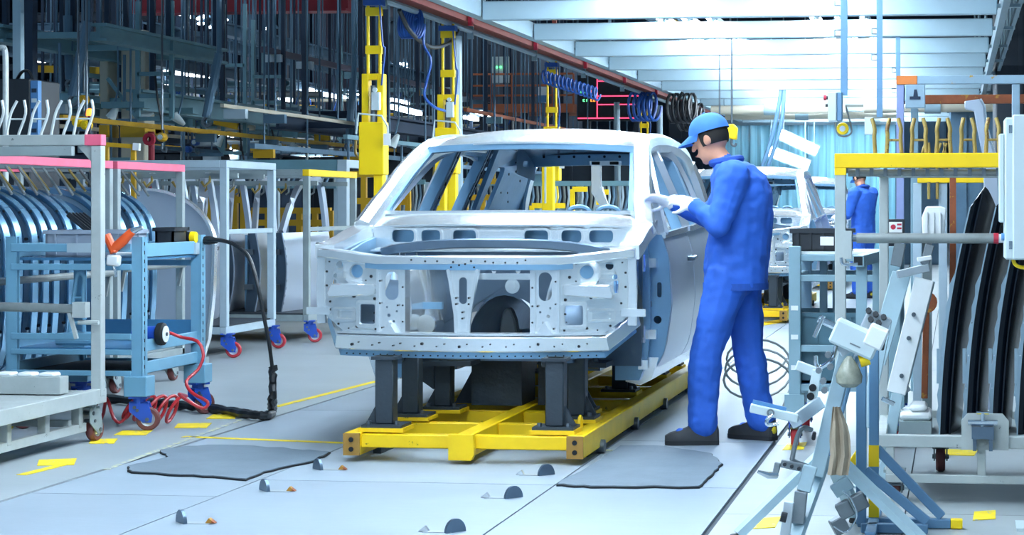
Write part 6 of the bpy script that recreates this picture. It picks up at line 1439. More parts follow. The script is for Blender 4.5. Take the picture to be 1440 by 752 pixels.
t = thing('poster', 'white and blue sheet on a board behind the stretched blue hose', 'poster', tuple(D(770, 145, 34)))
a, b = D(757, 144, 34), D(771, 122, 34); part('sheet', MB().bx(a.x, b.x, a.y, a.y + .04, a.z, b.z), 'white_plastic', t, smooth=False); part('blue_band', MB().bx(a.x, b.x, a.y - .005, a.y, a.z, a.z + .12), 'machine_blue', t, smooth=False); part('post', MB().bx(a.x + .05, a.x + .1, a.y + .05, a.y + .1, 0, a.z + .1), 'bg_steel', t, smooth=False)
t = thing('guard_railing', 'orange guard railing on a raised platform in front of the machine housing', 'railing', tuple(D(740, 160, 37)))
y_ = D(740, 160, 37).y; xa, xb = D(660, 150, 37).x, D(808, 150, 37).x
for py in (104, 120, 134): z = D(740, py, 37).z; bar(t, 'rail', (xa, y_, z), (xb, y_, z), .035, .035, 'orange_rail')
for k in range(6): x = xa + (xb - xa) * k / 5; bar(t, 'post', (x, y_, D(740, 148, 37).z), (x, y_, D(740, 104, 37).z), .035, .035, 'orange_rail')
part('toe_board', MB().bx(xa, xb, y_ - .02, y_ + 1.5, D(740, 149, 37).z - .12, D(740, 146, 37).z), 'orange_rail', t, smooth=False)
for k in (0, 2, 4): x = xa + (xb - xa) * (k + .5) / 5; bar(t, 'leg', (x, y_ + .2, 0), (x, y_ + .2, D(740, 149, 37).z - .12), .12, .12, 'bg_dark')
bigbox('ventilation_housing', 548, 30, 640, 165, 44, 3, 'bg_dark', 'large dark ribbed housing behind the bundled blue hose', 'machine', 6)
bigbox('ventilation_housing', 645, 28, 692, 170, 43, 3, 'bg_dark', 'dark housing between the pale post and the grey machine housing', 'machine', 3)
bigbox('ventilation_housing', 440, 8, 545, 160, 50, 3, 'bg_mauve', 'tall mauve grey ribbed housing behind the tallest yellow lift column', 'machine', 8)
bigbox('ventilation_housing', 940, 110, 1010, 235, 44, 3, 'bg_dark', 'dark housing behind the worker cap at the end of the line', 'machine', 4)
bigbox('ventilation_housing', 1258, 90, 1330, 240, 42, 3, 'bg_steel', 'blue grey housing behind the gantry with the orange corner', 'machine', 4)
bigbox('ventilation_housing', 1400, 0, 1470, 330, 26, 2, 'bg_dark', 'tall dark grey housing at the edge behind the pale cabinet', 'machine', 2)
bigbox('ventilation_housing', 1335, 150, 1400, 300, 30, 2, 'bg_steel', 'low blue grey housing behind the white pillar panel', 'machine', 3)
# ---- columns of the hall: far, thin, in groups
far = [(252, 0), (275, 0), (300, 0), (322, 0), (350, 1), (372, 0), (385, 1), (405, 2), (418, 0), (455, 1), (478, 2), (225, 1), (130, 2), (190, 1), (165, 2), (146, 2)]
for i, (px, k) in enumerate(far):
    p = D(px, 60, 45.5 + (i * 7) % 9); m = ('bg_navy', 'bg_mauve', 'bg_column')[k]
    t = thing('hall_column', ('dark blue grey hall column rising to the roof', 'mauve grey hall column rising to the roof', 'pale hall column rising to the roof')[k], 'column', (p.x, p.y, 0), ('dark hall columns', 'mauve hall columns', 'pale hall columns')[k])
    w_ = .07 + .04 * (i % 3)
    part('web', MB().bx(p.x - .02, p.x + .02, p.y - w_, p.y + w_, 0, 9), m, t, smooth=False); part('flange', MB().bx(p.x - w_, p.x + w_, p.y - w_ - .03, p.y - w_, 0, 9), m, t, smooth=False); part('flange', MB().bx(p.x - w_, p.x + w_, p.y + w_, p.y + w_ + .03, 0, 9), m, t, smooth=False)
# small far lamps seen between the columns
random.seed(21)
fl0 = None
spots = [(258, 22), (268, 26), (283, 28), (290, 25), (285, 35), (300, 40), (262, 40), (325, 66), (342, 70), (382, 66), (395, 63), (378, 42), (545, 92), (560, 91), (570, 92), (572, 98), (556, 108), (603, 25), (607, 28), (272, 18), (296, 20), (332, 65), (384, 40), (318, 30)]
for i, (px, py) in enumerate(spots):
    p = D(px, py, 44)
    if fl0 is None:
        fl0 = thing('far_lamp', 'small far white lamp glimpsed between the hall columns', 'lamp', (0, 0, 0), 'far lamps between the hall columns')
        part('shade', MB().lathe([(.05, .16), (.06, .10), (.13, .02), (.14, 0)], (0, 0, 0), 'z', 10), 'bg_steel', fl0); part('bulb', MB().ball((0, -.10, .02), (.09, .05, .035), 8, 6), 'lamp_glow', fl0); part('rod', MB().cyl((0, 0, .1), (0, 0, 3.0), .01, 5), 'bg_steel', fl0); o = fl0
    else: o = copy_tree(fl0)
    o.location = tuple(p)
# red girder at the very top
p = D(210, 5, 32); q = D(500, 2, 32)
t = thing('crane_girder', 'dark red crane girder crossing high above the door racks', 'girder', (p.x, p.y, p.z - .1)); part('web', MB().bx(p.x - .3, q.x, p.y, p.y + .25, p.z - .12, p.z + .35), 'bg_red', t, smooth=False); part('flange', MB().bx(p.x - .3, q.x, p.y - .1, p.y + .35, p.z - .16, p.z - .12), 'bg_red', t, smooth=False)
for x in (p.x + .4, q.x - .5): part('hanger', MB().bx(x, x + .1, p.y + .1, p.y + .2, p.z + .35, 9), 'bg_red', t, smooth=False)
# ---- overhead conveyor structures at the left
def overhead(name, label, X, y0, y1, z, parts_y, m, hang=True, wd=.10, ht=.20, frames=(), lamps=(), yellow=None):
    t = thing(name, label, 'conveyor', (X, y0, z - ht))
    for dx in (0, -1.1): part('long_beam', MB().bx(X + dx - .02, X + dx + .02, y0, y1, z - ht, z).bx(X + dx - wd, X + dx + wd, y0, y1, z, z + .03).bx(X + dx - wd, X + dx + wd, y0, y1, z - ht - .03, z - ht), m, t, smooth=False)
    for y in parts_y:
        part('cross_beam', MB().bx(X - 1.1, X, y, y + .10, z - ht + .02, z - .04), m, t, smooth=False)
        if hang:
            for dx in (0, -1.1): part('hanger', MB().bx(X + dx - .025, X + dx + .025, y, y + .05, z + .03, 9), 'bg_navy', t, smooth=False)
        part('drop_rod', MB().cyl((X - .5, y, z - ht - .03), (X - .5, y, z - ht - .55), .018, 6), 'bg_steel', t); part('carrier', MB().bx(X - .75, X - .25, y - .05, y + .15, z - ht - .62, z - ht - .55), 'bg_steel_teal', t, smooth=False)
    return t
overhead('overhead_conveyor', 'short pale teal overhead conveyor above the pink topped racks', -8.6, 19.2, 22.6, 3.05, [19.4, 21, 22.4], 'bg_steel_teal', wd=.09, ht=.12)
overhead('overhead_conveyor', 'pale teal overhead conveyor above the pale door rack', -9.2, 21.5, 31, 2.52, [22, 24.2, 26.5, 29, 30.8], 'bg_steel_teal', ht=.18)
overhead('overhead_conveyor', 'dark overhead conveyor above the black control cabinet', -11.2, 22, 34, 3.35, [22.4, 25, 28, 33], 'bg_steel', wd=.09, ht=.12)
overhead('overhead_conveyor', 'low dark blue overhead conveyor behind the door racks', -7.3, 24, 37, 2.36, [25, 27.5, 30.5, 34, 36.6], 'bg_navy', ht=.14)
overhead('overhead_conveyor', 'far grey overhead conveyor between the mauve housings', -11.5, 30, 42.5, 4.1, [31, 35, 40], 'bg_steel', wd=.10, ht=.14)
# cross bridges (along x)
cb_ = [(60, 300, 64, 30, 'bg_steel', .14), (120, 420, 118, 34, 'bg_steel_teal', .10), (230, 545, 128, 38, 'bg_steel', .12), (150, 520, 160, 30, 'bg_navy', .16), (0, 130, 128, 26, 'bg_steel', .12), (0, 210, 92, 40, 'bg_dark', .2), (270, 560, 140, 44, 'bg_steel_teal', .1), (300, 560, 182, 33, 'bg_navy', .14), (180, 560, 196, 36, 'bg_dark', .16), (0, 320, 150, 45, 'bg_mauve', .12), (20, 240, 20, 38, 'bg_dark', .3), (0, 120, 35, 30, 'bg_steel', .2), (310, 700, 172, 48, 'bg_steel', .14)]
nm = ['high blue grey', 'pale teal', 'mid blue grey', 'navy', 'short blue grey', 'dark long', 'far pale teal', 'low navy', 'low dark', 'mauve grey', 'topmost dark', 'short grey upper', 'far blue grey']
for i, (xa, xb, y, d, m, h) in enumerate(cb_):
    h *= .42
    a, b = D(xa, y, d), D(xb, y, d); b.y = a.y
    t = thing('cross_bridge', nm[i] + ' steel bridge beam crossing behind the racks', 'beam', ((a.x + b.x) / 2, a.y, a.z - h))
    part('beam', MB().bx(a.x, b.x, a.y - .02, a.y + .02, a.z - h, a.z).bx(a.x, b.x, a.y - .05, a.y + .05, a.z, a.z + .02).bx(a.x, b.x, a.y - .05, a.y + .05, a.z - h - .02, a.z - h), m, t, smooth=False)
    n = max(3, int((b.x - a.x) / 1.3))
    for k in range(n + 1):
        x = a.x + .1 + (b.x - a.x - .2) * k / n
        part('stiffener', MB().bx(x - .02, x + .02, a.y - .045, a.y + .045, a.z - h, a.z), m, t, smooth=False)
        if k % 2 == 0: part('hanger', MB().bx(x - .02, x + .02, a.y - .02, a.y + .02, a.z + .02, 9), 'bg_navy', t, smooth=False)
# teal hanging rectangular frames
for i, (x0, y0, x1, y1, d, lab) in enumerate(((194, 104, 244, 167, 22, 'teal grey rectangular frame hanging over the pink topped racks'), (314, 92, 346, 215, 26, 'narrow tall teal frame hanging behind the pale door rack'), (356, 108, 400, 180, 28, 'teal grey frame hanging behind the door racks'), (370, 124, 416, 190, 33, 'far small teal frame hanging behind the door racks'), (480, 130, 520, 200, 34, 'small teal frame hanging beside the tallest yellow lift column'))):
    a, b = D(x0, y1, d), D(x1, y0, d); t = thing('hanging_frame', lab, 'frame', ((a.x + b.x) / 2, a.y, a.z)); w_ = .045
    for x in (a.x, b.x): bar(t, 'upright', (x, a.y, a.z), (x, a.y, b.z + .8), w_, m='bg_steel_teal', bevel=0); part('hanger', MB().cyl((x, a.y, b.z + .7), (x, a.y, 9), .02, 6), 'bg_steel', t)
    for z in (a.z, b.z, a.z * .5 + b.z * .5): bar(t, 'rung', (a.x, a.y, z), (b.x, a.y, z), w_, m='bg_steel_teal', bevel=0)
    bar(t, 'diagonal', (a.x - .35, a.y, a.z + .45), (a.x, a.y, a.z), w_ * .8, m='bg_steel_teal', bevel=0); bar(t, 'lower_arm', (a.x - .5, a.y, a.z - .02), (a.x, a.y, a.z - .02), w_, m='bg_steel', bevel=0)
    part('hung_cable', MB().tube(smooth_pts([(a.x + .2, a.y, b.z), (a.x + .25, a.y - .05, a.z + .2), (a.x + .32, a.y, a.z - .25)], 4), .012, 5), 'black_hose', t)
# slanted round struts
for i, (x0, y0, x1, y1, d, lab) in enumerate(((123, 30, 102, 135, 20, 'thick slanted pipe hanging above the white hook trolley'), (308, 75, 290, 165, 22, 'slanted grey pipe hanging above the pink topped racks'), (95, 22, 98, 112, 22, 'dark upright pipe beside the thick slanted pipe'), (497, 110, 490, 200, 26, 'pair of grey pipes beside the tallest yellow lift column'), (118, 85, 117, 140, 21, 'thin dark upright by the thick slanted pipe'))):
    a, b = D(x0, y0, d), D(x1, y1, d); t = thing('slanted_strut', lab, 'strut', tuple(b)); part('pipe', MB().cyl(a, b, .05, 10), 'bg_steel', t); part('hanger', MB().cyl(a, (a.x, a.y, 9), .03, 6), 'bg_steel', t); part('end_hook', MB().tube(smooth_pts([b, b + Vector((-.04, 0, -.05)), b + Vector((.0, 0, -.10)), b + Vector((.06, 0, -.06))], 4), .02, 6), 'bolt', t)
# tube lamps scattered in the background (their light is seen, small)
lamps = [(232, 101, 300, 108, 30), (170, 128, 185, 131, 28), (55, 57, 75, 60, 30), (0, 54, 18, 57, 30), (430, 126, 450, 132, 34), (440, 130, 500, 141, 36), (395, 138, 410, 141, 33), (353, 172, 375, 176, 34), (325, 171, 338, 174, 34), (322, 177, 334, 180, 34), (378, 162, 392, 166, 38), (400, 152, 440, 163, 40), (545, 141, 572, 146, 30), (548, 150, 590, 160, 30), (490, 130, 515, 133, 34), (310, 188, 340, 193, 36), (420, 180, 440, 184, 34), (180, 178, 196, 181, 26), (655, 165, 670, 168, 34), (672, 158, 690, 164, 34), (40, 80, 60, 86, 30), (60, 62, 90, 70, 32), (455, 164, 490, 170, 38), (225, 118, 240, 122, 30)]
bl0 = None
for i, (x0, y0, x1, y1, d) in enumerate(lamps):
    a, b = D(x0, y0, d), D(x1, y1, d + 1.0)
    t = thing('strip_lamp', 'lit strip lamp among the background beams', 'lamp', tuple(a), 'strip lamps among the background beams')
    part('reflector', MB().bar(a + Vector((0, 0, .06)), b + Vector((0, 0, .06)), .14, .04), 'bg_steel', t, smooth=False); part('tube', MB().bar(a, b, .09, .05), 'lamp_glow', t, smooth=False); part('hanger', MB().cyl(a.lerp(b, .5) + Vector((0, 0, .07)), (*(a.lerp(b, .5).xy), 9), .01, 5), 'bg_steel', t)
# white roof-light panels low behind the racks
for i, (x0, x1, y0, y1) in enumerate(((402, 424, 219, 231), (424, 443, 219, 231), (443, 460, 221, 231), (300, 325, 208, 222), (187, 204, 207, 216))):
    a, b = D(x0, y1, 34), D(x1, y0, 34); t = thing('lit_panel', ['bright white lit panel, widest of three behind the grey racks', 'bright white lit panel, middle one of three behind the grey racks', 'bright white lit panel, narrowest of three behind the grey racks', 'bright white lit panel above the pale door rack', 'small lit panel above the pink beam'][i], 'light panel', (a.x, a.y, a.z))
    part('frame', MB().bx(a.x - .03, b.x + .03, a.y + .31, a.y + .36, a.z - .03, b.z + .03), 'beam_grey', t, smooth=False); part('diffuser', MB().add([(a.x, a.y + .1, a.z), (b.x - .05, a.y + .1, a.z), (b.x, a.y + .3, b.z), (a.x + .05, a.y + .3, b.z), (a.x, a.y + .15, a.z), (b.x - .05, a.y + .15, a.z), (b.x, a.y + .31, b.z), (a.x + .05, a.y + .31, b.z)], [(0, 1, 2, 3), (7, 6, 5, 4), (0, 4, 5, 1), (1, 5, 6, 2), (2, 6, 7, 3), (3, 7, 4, 0)]), 'lamp_glow', t, smooth=False); part('stand', MB().bx((a.x + b.x) / 2 - .04, (a.x + b.x) / 2 + .04, a.y + .37, a.y + .45, 0, b.z), 'bg_dark', t, smooth=False)
# spot lamps hanging
for i, (px, py, d) in enumerate(((160, 158, 22), (205, 160, 23), (251, 168, 23), (310, 198, 26), (388, 205, 30), (415, 207, 30), (555, 198, 24), (470, 212, 32))):
    p = D(px, py, d); t = thing('spot_lamp', 'small pale spot lamp tilted on an arm under the background beams', 'lamp', (p.x, p.y, p.z - .1), 'spot lamps under the background beams'); M = Matrix.Translation(p) @ Matrix.Rotation(R(30 + 50 * (i % 3)), 4, 'Y')
    part('head', MB(M).lathe([(.02, .09), (.035, .05), (.055, -.05), (.06, -.07), (.04, -.07)], (0, 0, 0), 'z', 12), 'cabinet_pale', t); part('arm', MB().tube([p + Vector((0, 0, .05)), p + Vector((.05, 0, .25)), (p.x + .05, p.y, 9)], .012, 6), 'bg_steel', t)
# long yellow bars
for i, (x0, y0, x1, y1, d) in enumerate(((55, 97, 165, 100, 26), (300, 148, 450, 152, 34), (302, 170, 336, 178, 26), (360, 150, 448, 151, 40), (480, 172, 560, 168, 40), (150, 203, 188, 206, 16.5))):
    a, b = D(x0, y0, d), D(x1, y1, d); t = thing('yellow_crane_bar', ['long yellow crane bar above the white hook trolley', 'long yellow crane bar behind the hanging teal frames', 'short yellow bar with a bright end behind the slanted pipe', 'far yellow crane bar behind the small teal frame', 'far yellow crane bar beside the tallest lift column', 'yellow tube rail behind the pink corner of the hook trolley'][i], 'bar', tuple(a)); part('bar', MB().bar(a, b, .10 if i != 5 else .035, .09 if i != 5 else .035), 'bg_yellow', t, smooth=False)
    if i == 5: bar(t, 'post', (b.x, b.y, 0), (b.x, b.y, b.z), .035, m='bg_yellow', bevel=0); bar(t, 'post', (a.x, a.y, 0), (a.x, a.y, a.z), .035, m='bg_yellow', bevel=0)
    else:
        for f_ in (.15, .85): p = a.lerp(b, f_); part('hanger', MB().cyl(p, (p.x, p.y, 9), .012, 5), 'bg_steel', t)
    part('end_stop', MB().bar(b, b + (b - a).normalized() * .05, .06, .06), 'white_plastic', t, smooth=False)
# yellow banded cream columns
for i, (x0, x1, y0, d) in enumerate(((140, 152, 164, 23), (170, 205, 164, 23), (162, 170, 168, 24))):
    a, b = D(x0, 230, d), D(x1, y0, d); zb1, zb2 = D(0, 193, d).z, D(0, 176, d).z; m = 'bg_cream' if i < 2 else 'bg_navy'
    t = thing('banded_column', ['narrow cream column with a yellow band behind the hook trolley', 'wide cream column with a yellow band behind the pink corner', 'dark column between the two cream columns'][i], 'column', ((a.x + b.x) / 2, a.y, 0)); part('shaft', MB().bx(a.x, b.x, a.y, a.y + .3, 0, b.z + 1.0), m, t, .01, smooth=False)
    part('base_plate', MB().bx(a.x - .05, b.x + .05, a.y - .05, a.y + .35, 0, .03), 'bg_dark', t, smooth=False)
    if i < 2: part('yellow_band', MB().bx(a.x - .005, b.x + .005, a.y - .008, a.y + .30, zb1, zb2), 'bg_yellow', t, smooth=False)
# red pipe and round gauges
t = thing('red_pipe', 'dark red upright pipe behind the pink topped racks', 'pipe', tuple(D(213, 230, 22) * Vector((1, 1, 0)))); p = D(213, 200, 22); part('pipe', MB().cyl((p.x, p.y, 0), (p.x, p.y, D(0, 185, 22).z), .035, 10), 'bg_red', t); part('valve_wheel', MB().lathe([(.03, -.02), (.07, -.02), (.07, .02), (.03, .02)], (p.x, p.y - .06, D(0, 196, 22).z), 'y', 14, cap=False), 'red', t)
for i, (px, py, d, m) in enumerate(((228, 193, 21, 'bg_yellow'), (110, 172, 19, 'yellow_clean'), (122, 176, 19, 'yellow_clean'), (118, 140, 20, 'bg_yellow'), (275, 200, 26, 'blue_hose'), (265, 210, 26, 'blue_hose'))):
    p = D(px, py, d); t = thing('hoist_motor', ['yellow and white hoist motor behind the pink topped racks', 'yellow round hoist above the hook trolley', 'large yellow round hoist beside the pink corner', 'yellow hoist by the thick slanted pipe', 'blue hoist motor behind the pale door rack', 'dark blue hoist motor low behind the pale door rack'][i], 'hoist', (p.x, p.y, p.z - .1))
    part('drum', MB().lathe([(.015, -.06), (.038, -.06), (.046, -.04), (.046, .04), (.038, .06), (.015, .06)], tuple(p), 'y', 16), m, t); part('face', MB().lathe([(0, -.068), (.025, -.068), (.03, -.06)], tuple(p), 'y', 14), 'cabinet_pale' if i in (0, 4) else m, t); part('hook', MB().tube(smooth_pts([p + Vector((0, 0, -.06)), p + Vector((0, 0, -.13)), p + Vector((.04, 0, -.15)), p + Vector((.05, 0, -.11))], 4), .012, 6), 'bolt', t); part('chain', MB().cyl(p + Vector((0, 0, .08)), (p.x, p.y, 9), .012, 5), 'bolt', t)
p = D(126, 163, 16); t = thing('orange_beacon', 'small glowing orange beacon on a thin post behind the hook trolley', 'beacon', (p.x, p.y, 0)); part('lens', MB().lathe([(.028, 0), (.028, .02), (.024, .05), (.01, .06)], tuple(p), 'z', 14), 'orange_led', t); part('post', MB().cyl((p.x, p.y, 0), p, .015, 8), 'bg_dark', t)
# ---- black cabinet with blue screen, white post at the left edge
a, b = D(-30, 290, 15), D(47, 111, 15)
t = thing('control_cabinet', 'tall black control cabinet with a blue lit side panel behind the hook trolley', 'cabinet', ((a.x + b.x) / 2, a.y, 0)); part('body', MB().bx(a.x, b.x, a.y, a.y + .5, 0, b.z), 'black_plastic', t, .01, smooth=False)
c_ = D(61, 115, 15); part('screen_panel', MB().bx(b.x + .002, b.x + .06, a.y + .0, a.y + .06, D(0, 205, 15).z, D(0, 114, 15).z), 'machine_blue', t, smooth=False)
for k in range(5): part('slot', MB().bx(b.x + .012, b.x + .05, a.y - .006, a.y, D(0, 125 + 14 * k, 15).z - .03, D(0, 125 + 14 * k, 15).z), 'cabinet_pale' if k % 2 else 'bg_navy', t, smooth=False)
part('cable_loop', MB().tube(smooth_pts([(a.x + .2, a.y + .2, b.z), (a.x + .3, a.y + .1, b.z + .06), (b.x - .05, a.y + .1, b.z + .05), (b.x + .02, a.y + .05, b.z - .1)], 4), .012, 6), 'black_hose', t)
p = D(28, 60, 15.8); single('white_post', MB().bar((p.x, p.y, 0), (p.x - .02, p.y, 4.2), .065), 'beam_white', 'white square post rising behind the black control cabinet', 'post')
p = D(42, 60, 18.5); single('dark_post', MB().bar((p.x, p.y, 0), (p.x, p.y, 9), .10), 'bg_navy', 'dark navy post behind the white square post', 'post')
p = D(5, 60, 14.6); single('bent_pipe', MB().tube(smooth_pts([D(-20, 68, 14.6), D(0, 67, 14.6), D(7, 72, 14.6), (D(8, 110, 14.6))], 5) + [Vector((D(8, 110, 14.6).x, p.y, 0))], .022, 10), 'hook_white', 'white pipe bent over at the top beside the white square post', 'pipe')
# ---- machinery band low behind the racks: yellow guard frames, dark machines, wire racks
def guard(xa, xb, y0, y1, d, label, m='bg_yellow', n=5):
    a, b = D(xa, y1, d), D(xb, y0, d); t = thing('safety_barrier', label, 'barrier', ((a.x + b.x) / 2, a.y, 0))
    for z in (b.z, (a.z + b.z) / 2): bar(t, 'rail', (a.x, a.y, z), (b.x, a.y, z), .07, .07, m, bevel=0)
    for k in range(n + 1): x = a.x + (b.x - a.x) * k / n; bar(t, 'upright', (x, a.y, 0), (x, a.y, b.z), .06, .06, m, bevel=0)
guard(285, 345, 262, 300, 23, 'yellow safety barrier behind the pale door rack'); guard(355, 470, 296, 330, 23, 'low yellow safety barrier behind the grey racks'); guard(486, 540, 245, 320, 22.5, 'yellow safety barrier behind the grey portal frame', n=2); guard(545, 575, 268, 300, 24, 'short yellow safety barrier seen through the front side window', n=2); guard(655, 705, 255, 300, 25, 'yellow safety barrier seen through the rear side window', n=2)
for i, (xa, xb, y0, d, m, lab) in enumerate(((150, 290, 215, 30, 'bg_dark', 'dark machine block behind the pink topped racks'), (290, 400, 232, 30, 'bg_navy', 'navy machine block behind the pale door rack'), (400, 500, 228, 31, 'bg_dark', 'dark machine block behind the grey racks'), (500, 600, 215, 32, 'bg_dark', 'dark machine block behind the tallest lift column'), (600, 740, 200, 33, 'bg_navy', 'navy machine block seen through the car side windows'), (740, 900, 205, 33, 'bg_dark', 'dark machine block seen through the rear window'), (900, 1010, 200, 42, 'bg_navy', 'navy machine block beside the worker cap'), (60, 150, 225, 30, 'bg_navy', 'navy machine block behind the cream columns'))):
    bigbox('machine_block', xa, y0, xb, 300, d, 1.2, m, lab, 'machine', 5)
def wire_rack(xa, xb, y0, y1, d, label, n=26):
    a, b = D(xa, y1, d), D(xb, y0, d); t = thing('wire_rack', label, 'rack', ((a.x + b.x) / 2, a.y, 0))
    bar(t, 'top_rail', (a.x, a.y, b.z), (b.x, a.y, b.z), .06, .06, 'bg_steel_teal', bevel=0); bar(t, 'low_rail', (a.x, a.y, a.z), (b.x, a.y, a.z), .05, .05, 'bg_steel_teal', bevel=0)
    for x in (a.x, (a.x + b.x) / 2, b.x): bar(t, 'post', (x, a.y + .05, 0), (x, a.y + .05, b.z), .07, .07, 'rack_pale', bevel=0)
    for k in range(n): x = a.x + (b.x - a.x) * (k + .5) / n; part('wire', MB().tube([(x, a.y, b.z), (x + .02, a.y - .03, (a.z + b.z) / 2), (x, a.y - .06 * (k % 3), a.z)], .016, 5), ('pipe_grey', 'rack_pale', 'bg_steel')[k % 3], t)
wire_rack(733, 900, 258, 296, 24, 'grey rack of hanging wires seen through the rear window'); wire_rack(545, 600, 256, 296, 25, 'grey wire rack seen through the front side window', 10); wire_rack(225, 300, 238, 290, 24, 'grey wire rack behind the large pale panel', 12); wire_rack(300, 480, 236, 262, 22.5, 'long grey wire rack above the car doors', 22); wire_rack(650, 700, 258, 296, 26, 'grey wire rack seen through the rear side window', 8)
for i, (xa, xb, y, d) in enumerate(((733, 748, 262, 23), (805, 826, 266, 23), (842, 856, 270, 23), (748, 795, 289, 23))):
    a, b = D(xa, y, d), D(xb, y, d); t = thing('yellow_bracket', ['yellow bracket at the near end of the wire rack', 'yellow corner bracket in the middle of the wire rack', 'small yellow bracket beside the white pillar panel in the rear window', 'low yellow cross bar across the wire rack'][i], 'bracket', tuple(a)); part('bar', MB().bar(a, b, .05, .06), 'yellow_clean', t, smooth=False); bar(t, 'leg', (a.x, a.y, 0), (a.x, a.y, a.z), .05, m='yellow_clean', bevel=0)
t = thing('pillar_panel', 'tall white pillar panel seen through the rear window of the front car', 'panel', (D(838, 280, 21).x, D(838, 280, 21).y, 0)); py_ = D(838, 280, 21).y
pts = [(D(x, y, 21).x, D(x, y, 21).z) for x, y in ((831, 226), (845, 226), (845, 250), (846, 262), (856, 290), (845, 292), (831, 270))]; part('sheet', MB().prism(pts, 'y', py_, py_ + .06), 'steel', t, .006, smooth=False); part('stand', MB().bx(D(838, 0, 21).x, D(848, 0, 21).x, py_ + .01, py_ + .05, 0, pts[5][1] + .03), 'steel', t, smooth=False)
# yellow robot pillar behind windows
for i, (xa, xb, y0, d) in enumerate(((612, 626, 225, 22), (628, 640, 205, 22.6), (762, 778, 222, 22))):
    a, b = D(xa, 300, d), D(xb, y0, d); t = thing('yellow_pillar', ['yellow pillar seen through the side window of the front car', 'second yellow pillar seen through the side window, next to a tag', 'yellow pillar with a pale strip seen through the rear window'][i], 'pillar', ((a.x + b.x) / 2, a.y, 0)); part('shaft', MB().bx(a.x, b.x, a.y, a.y + .12, 0, b.z), 'yellow_clean', t, .006, smooth=False); part('strip', MB().bx(a.x + .03, a.x + .05, a.y - .006, a.y, b.z - .5, b.z - .1), 'cabinet_pale', t, smooth=False); part('base', MB().bx(a.x - .08, b.x + .08, a.y - .06, a.y + .18, 0, .03), 'yellow_clean', t, smooth=False)

# ---- long thin conveyor rails running down the hall, each with its carriers
random.seed(33)
rails = [(-6.9, 22, 46, 2.02, 'bg_steel_teal', .05), (-7.6, 20, 48, 2.28, 'bg_cream', .04), (-8.0, 22, 50, 1.92, 'bg_steel', .06), (-8.9, 19, 44, 2.12, 'bg_yellow', .05), (-9.8, 18.5, 46, 2.38, 'bg_steel_teal', .06),
         (-10.4, 19, 50, 2.0, 'bg_steel', .05), (-11.9, 20, 52, 2.3, 'bg_cream', .05), (-12.8, 22, 52, 2.62, 'bg_steel_teal', .07), (-13.6, 24, 54, 3.0, 'bg_steel', .08), (-7.0, 28, 54, 2.62, 'orange_rail', .05),
         (-10.0, 22, 50, 2.75, 'bg_steel_teal', .05), (-14.8, 24, 54, 2.35, 'bg_yellow', .06), (-6.5, 24, 50, 1.75, 'bg_steel', .05), (-9.3, 26, 56, 3.35, 'bg_mauve', .08)]
wd_ = ['teal rail lowest of the pale ones', 'cream rail', 'thin grey rail', 'yellow rail', 'pale teal rail', 'low grey rail', 'long cream rail', 'wide teal rail', 'high grey rail', 'orange rail', 'thin teal rail', 'far yellow rail', 'lowest grey rail', 'mauve rail']
for i, (X, y0, y1, z, m, w_) in enumerate(rails):
    y1 = min(y1, 41.5)
    t = thing('conveyor_rail', wd_[i] + ' with small carriers down the hall', 'rail', (X, y0, z - .3))
    part('rail', MB().bx(X - w_ / 2, X + w_ / 2, y0, y1, z - w_ / 2, z + w_ / 2), m, t, smooth=False)
    y = y0 + .4
    while y < min(y1, 40):
        part('hanger', MB().cyl((X, y, z + w_ / 2), (X, y, 9), .012, 5), 'bg_steel', t)
        k = random.random(); zz = z - w_ / 2
        if k < .45: part('carrier', MB().bx(X - .12, X + .12, y - .04, y + .04, zz - .10, zz), random.choice(['bg_steel_teal', 'rack_pale', 'bg_steel', 'bg_yellow']), t, smooth=False)
        elif k < .8: part('carrier_hook', MB().tube(smooth_pts([(X, y, zz), (X, y, zz - .16), (X + .07, y, zz - .22), (X + .13, y, zz - .15)], 3), .016, 6), random.choice(['pipe_grey', 'bg_steel_teal', 'hook_ochre']), t)
        y += random.uniform(1.1, 2.3)
# slanted glowing bands added as lamp reflections of the strip curtain
for i, (xa, ya, xb, yb_) in enumerate(((1096, 188, 1150, 213), (1078, 211, 1138, 233))):
    a, b = at(xa, ya, 39.2), at(xb, yb_, 39.2); t = thing('lamp_bank', ['slanted bank of white lamps before the strip curtain, the higher one', 'slanted bank of white lamps before the strip curtain, the lower one'][i], 'lamp', tuple((a + b) / 2))
    part('back_plate', MB().bar(a + Vector((0, .06, 0)), b + Vector((0, .06, 0)), .04, .24), 'beam_grey', t, smooth=False)
    for k in range(6):
        p = a.lerp(b, (k + .12) / 6); q = a.lerp(b, (k + .88) / 6); part('lamp_face', MB().bar(p, q, .05, .17), 'lamp_glow', t, smooth=False)
    for f_ in (.1, .9): p = a.lerp(b, f_); part('hanger', MB().cyl((p.x, p.y + .06, p.z), (p.x, p.y + .06, 9.0), .015, 5), 'beam_grey', t)
single('cable_swag', MB().tube(smooth_pts([(-4.90, 17.2, 2.97), (-4.88, 17.5, 2.80), (-4.88, 18.2, 2.72), (-4.88, 18.9, 2.82), (-4.90, 19.3, 2.97)], 5), .02, 6), 'black_hose', 'black cable sagging below the rust red crane beam', 'cable')

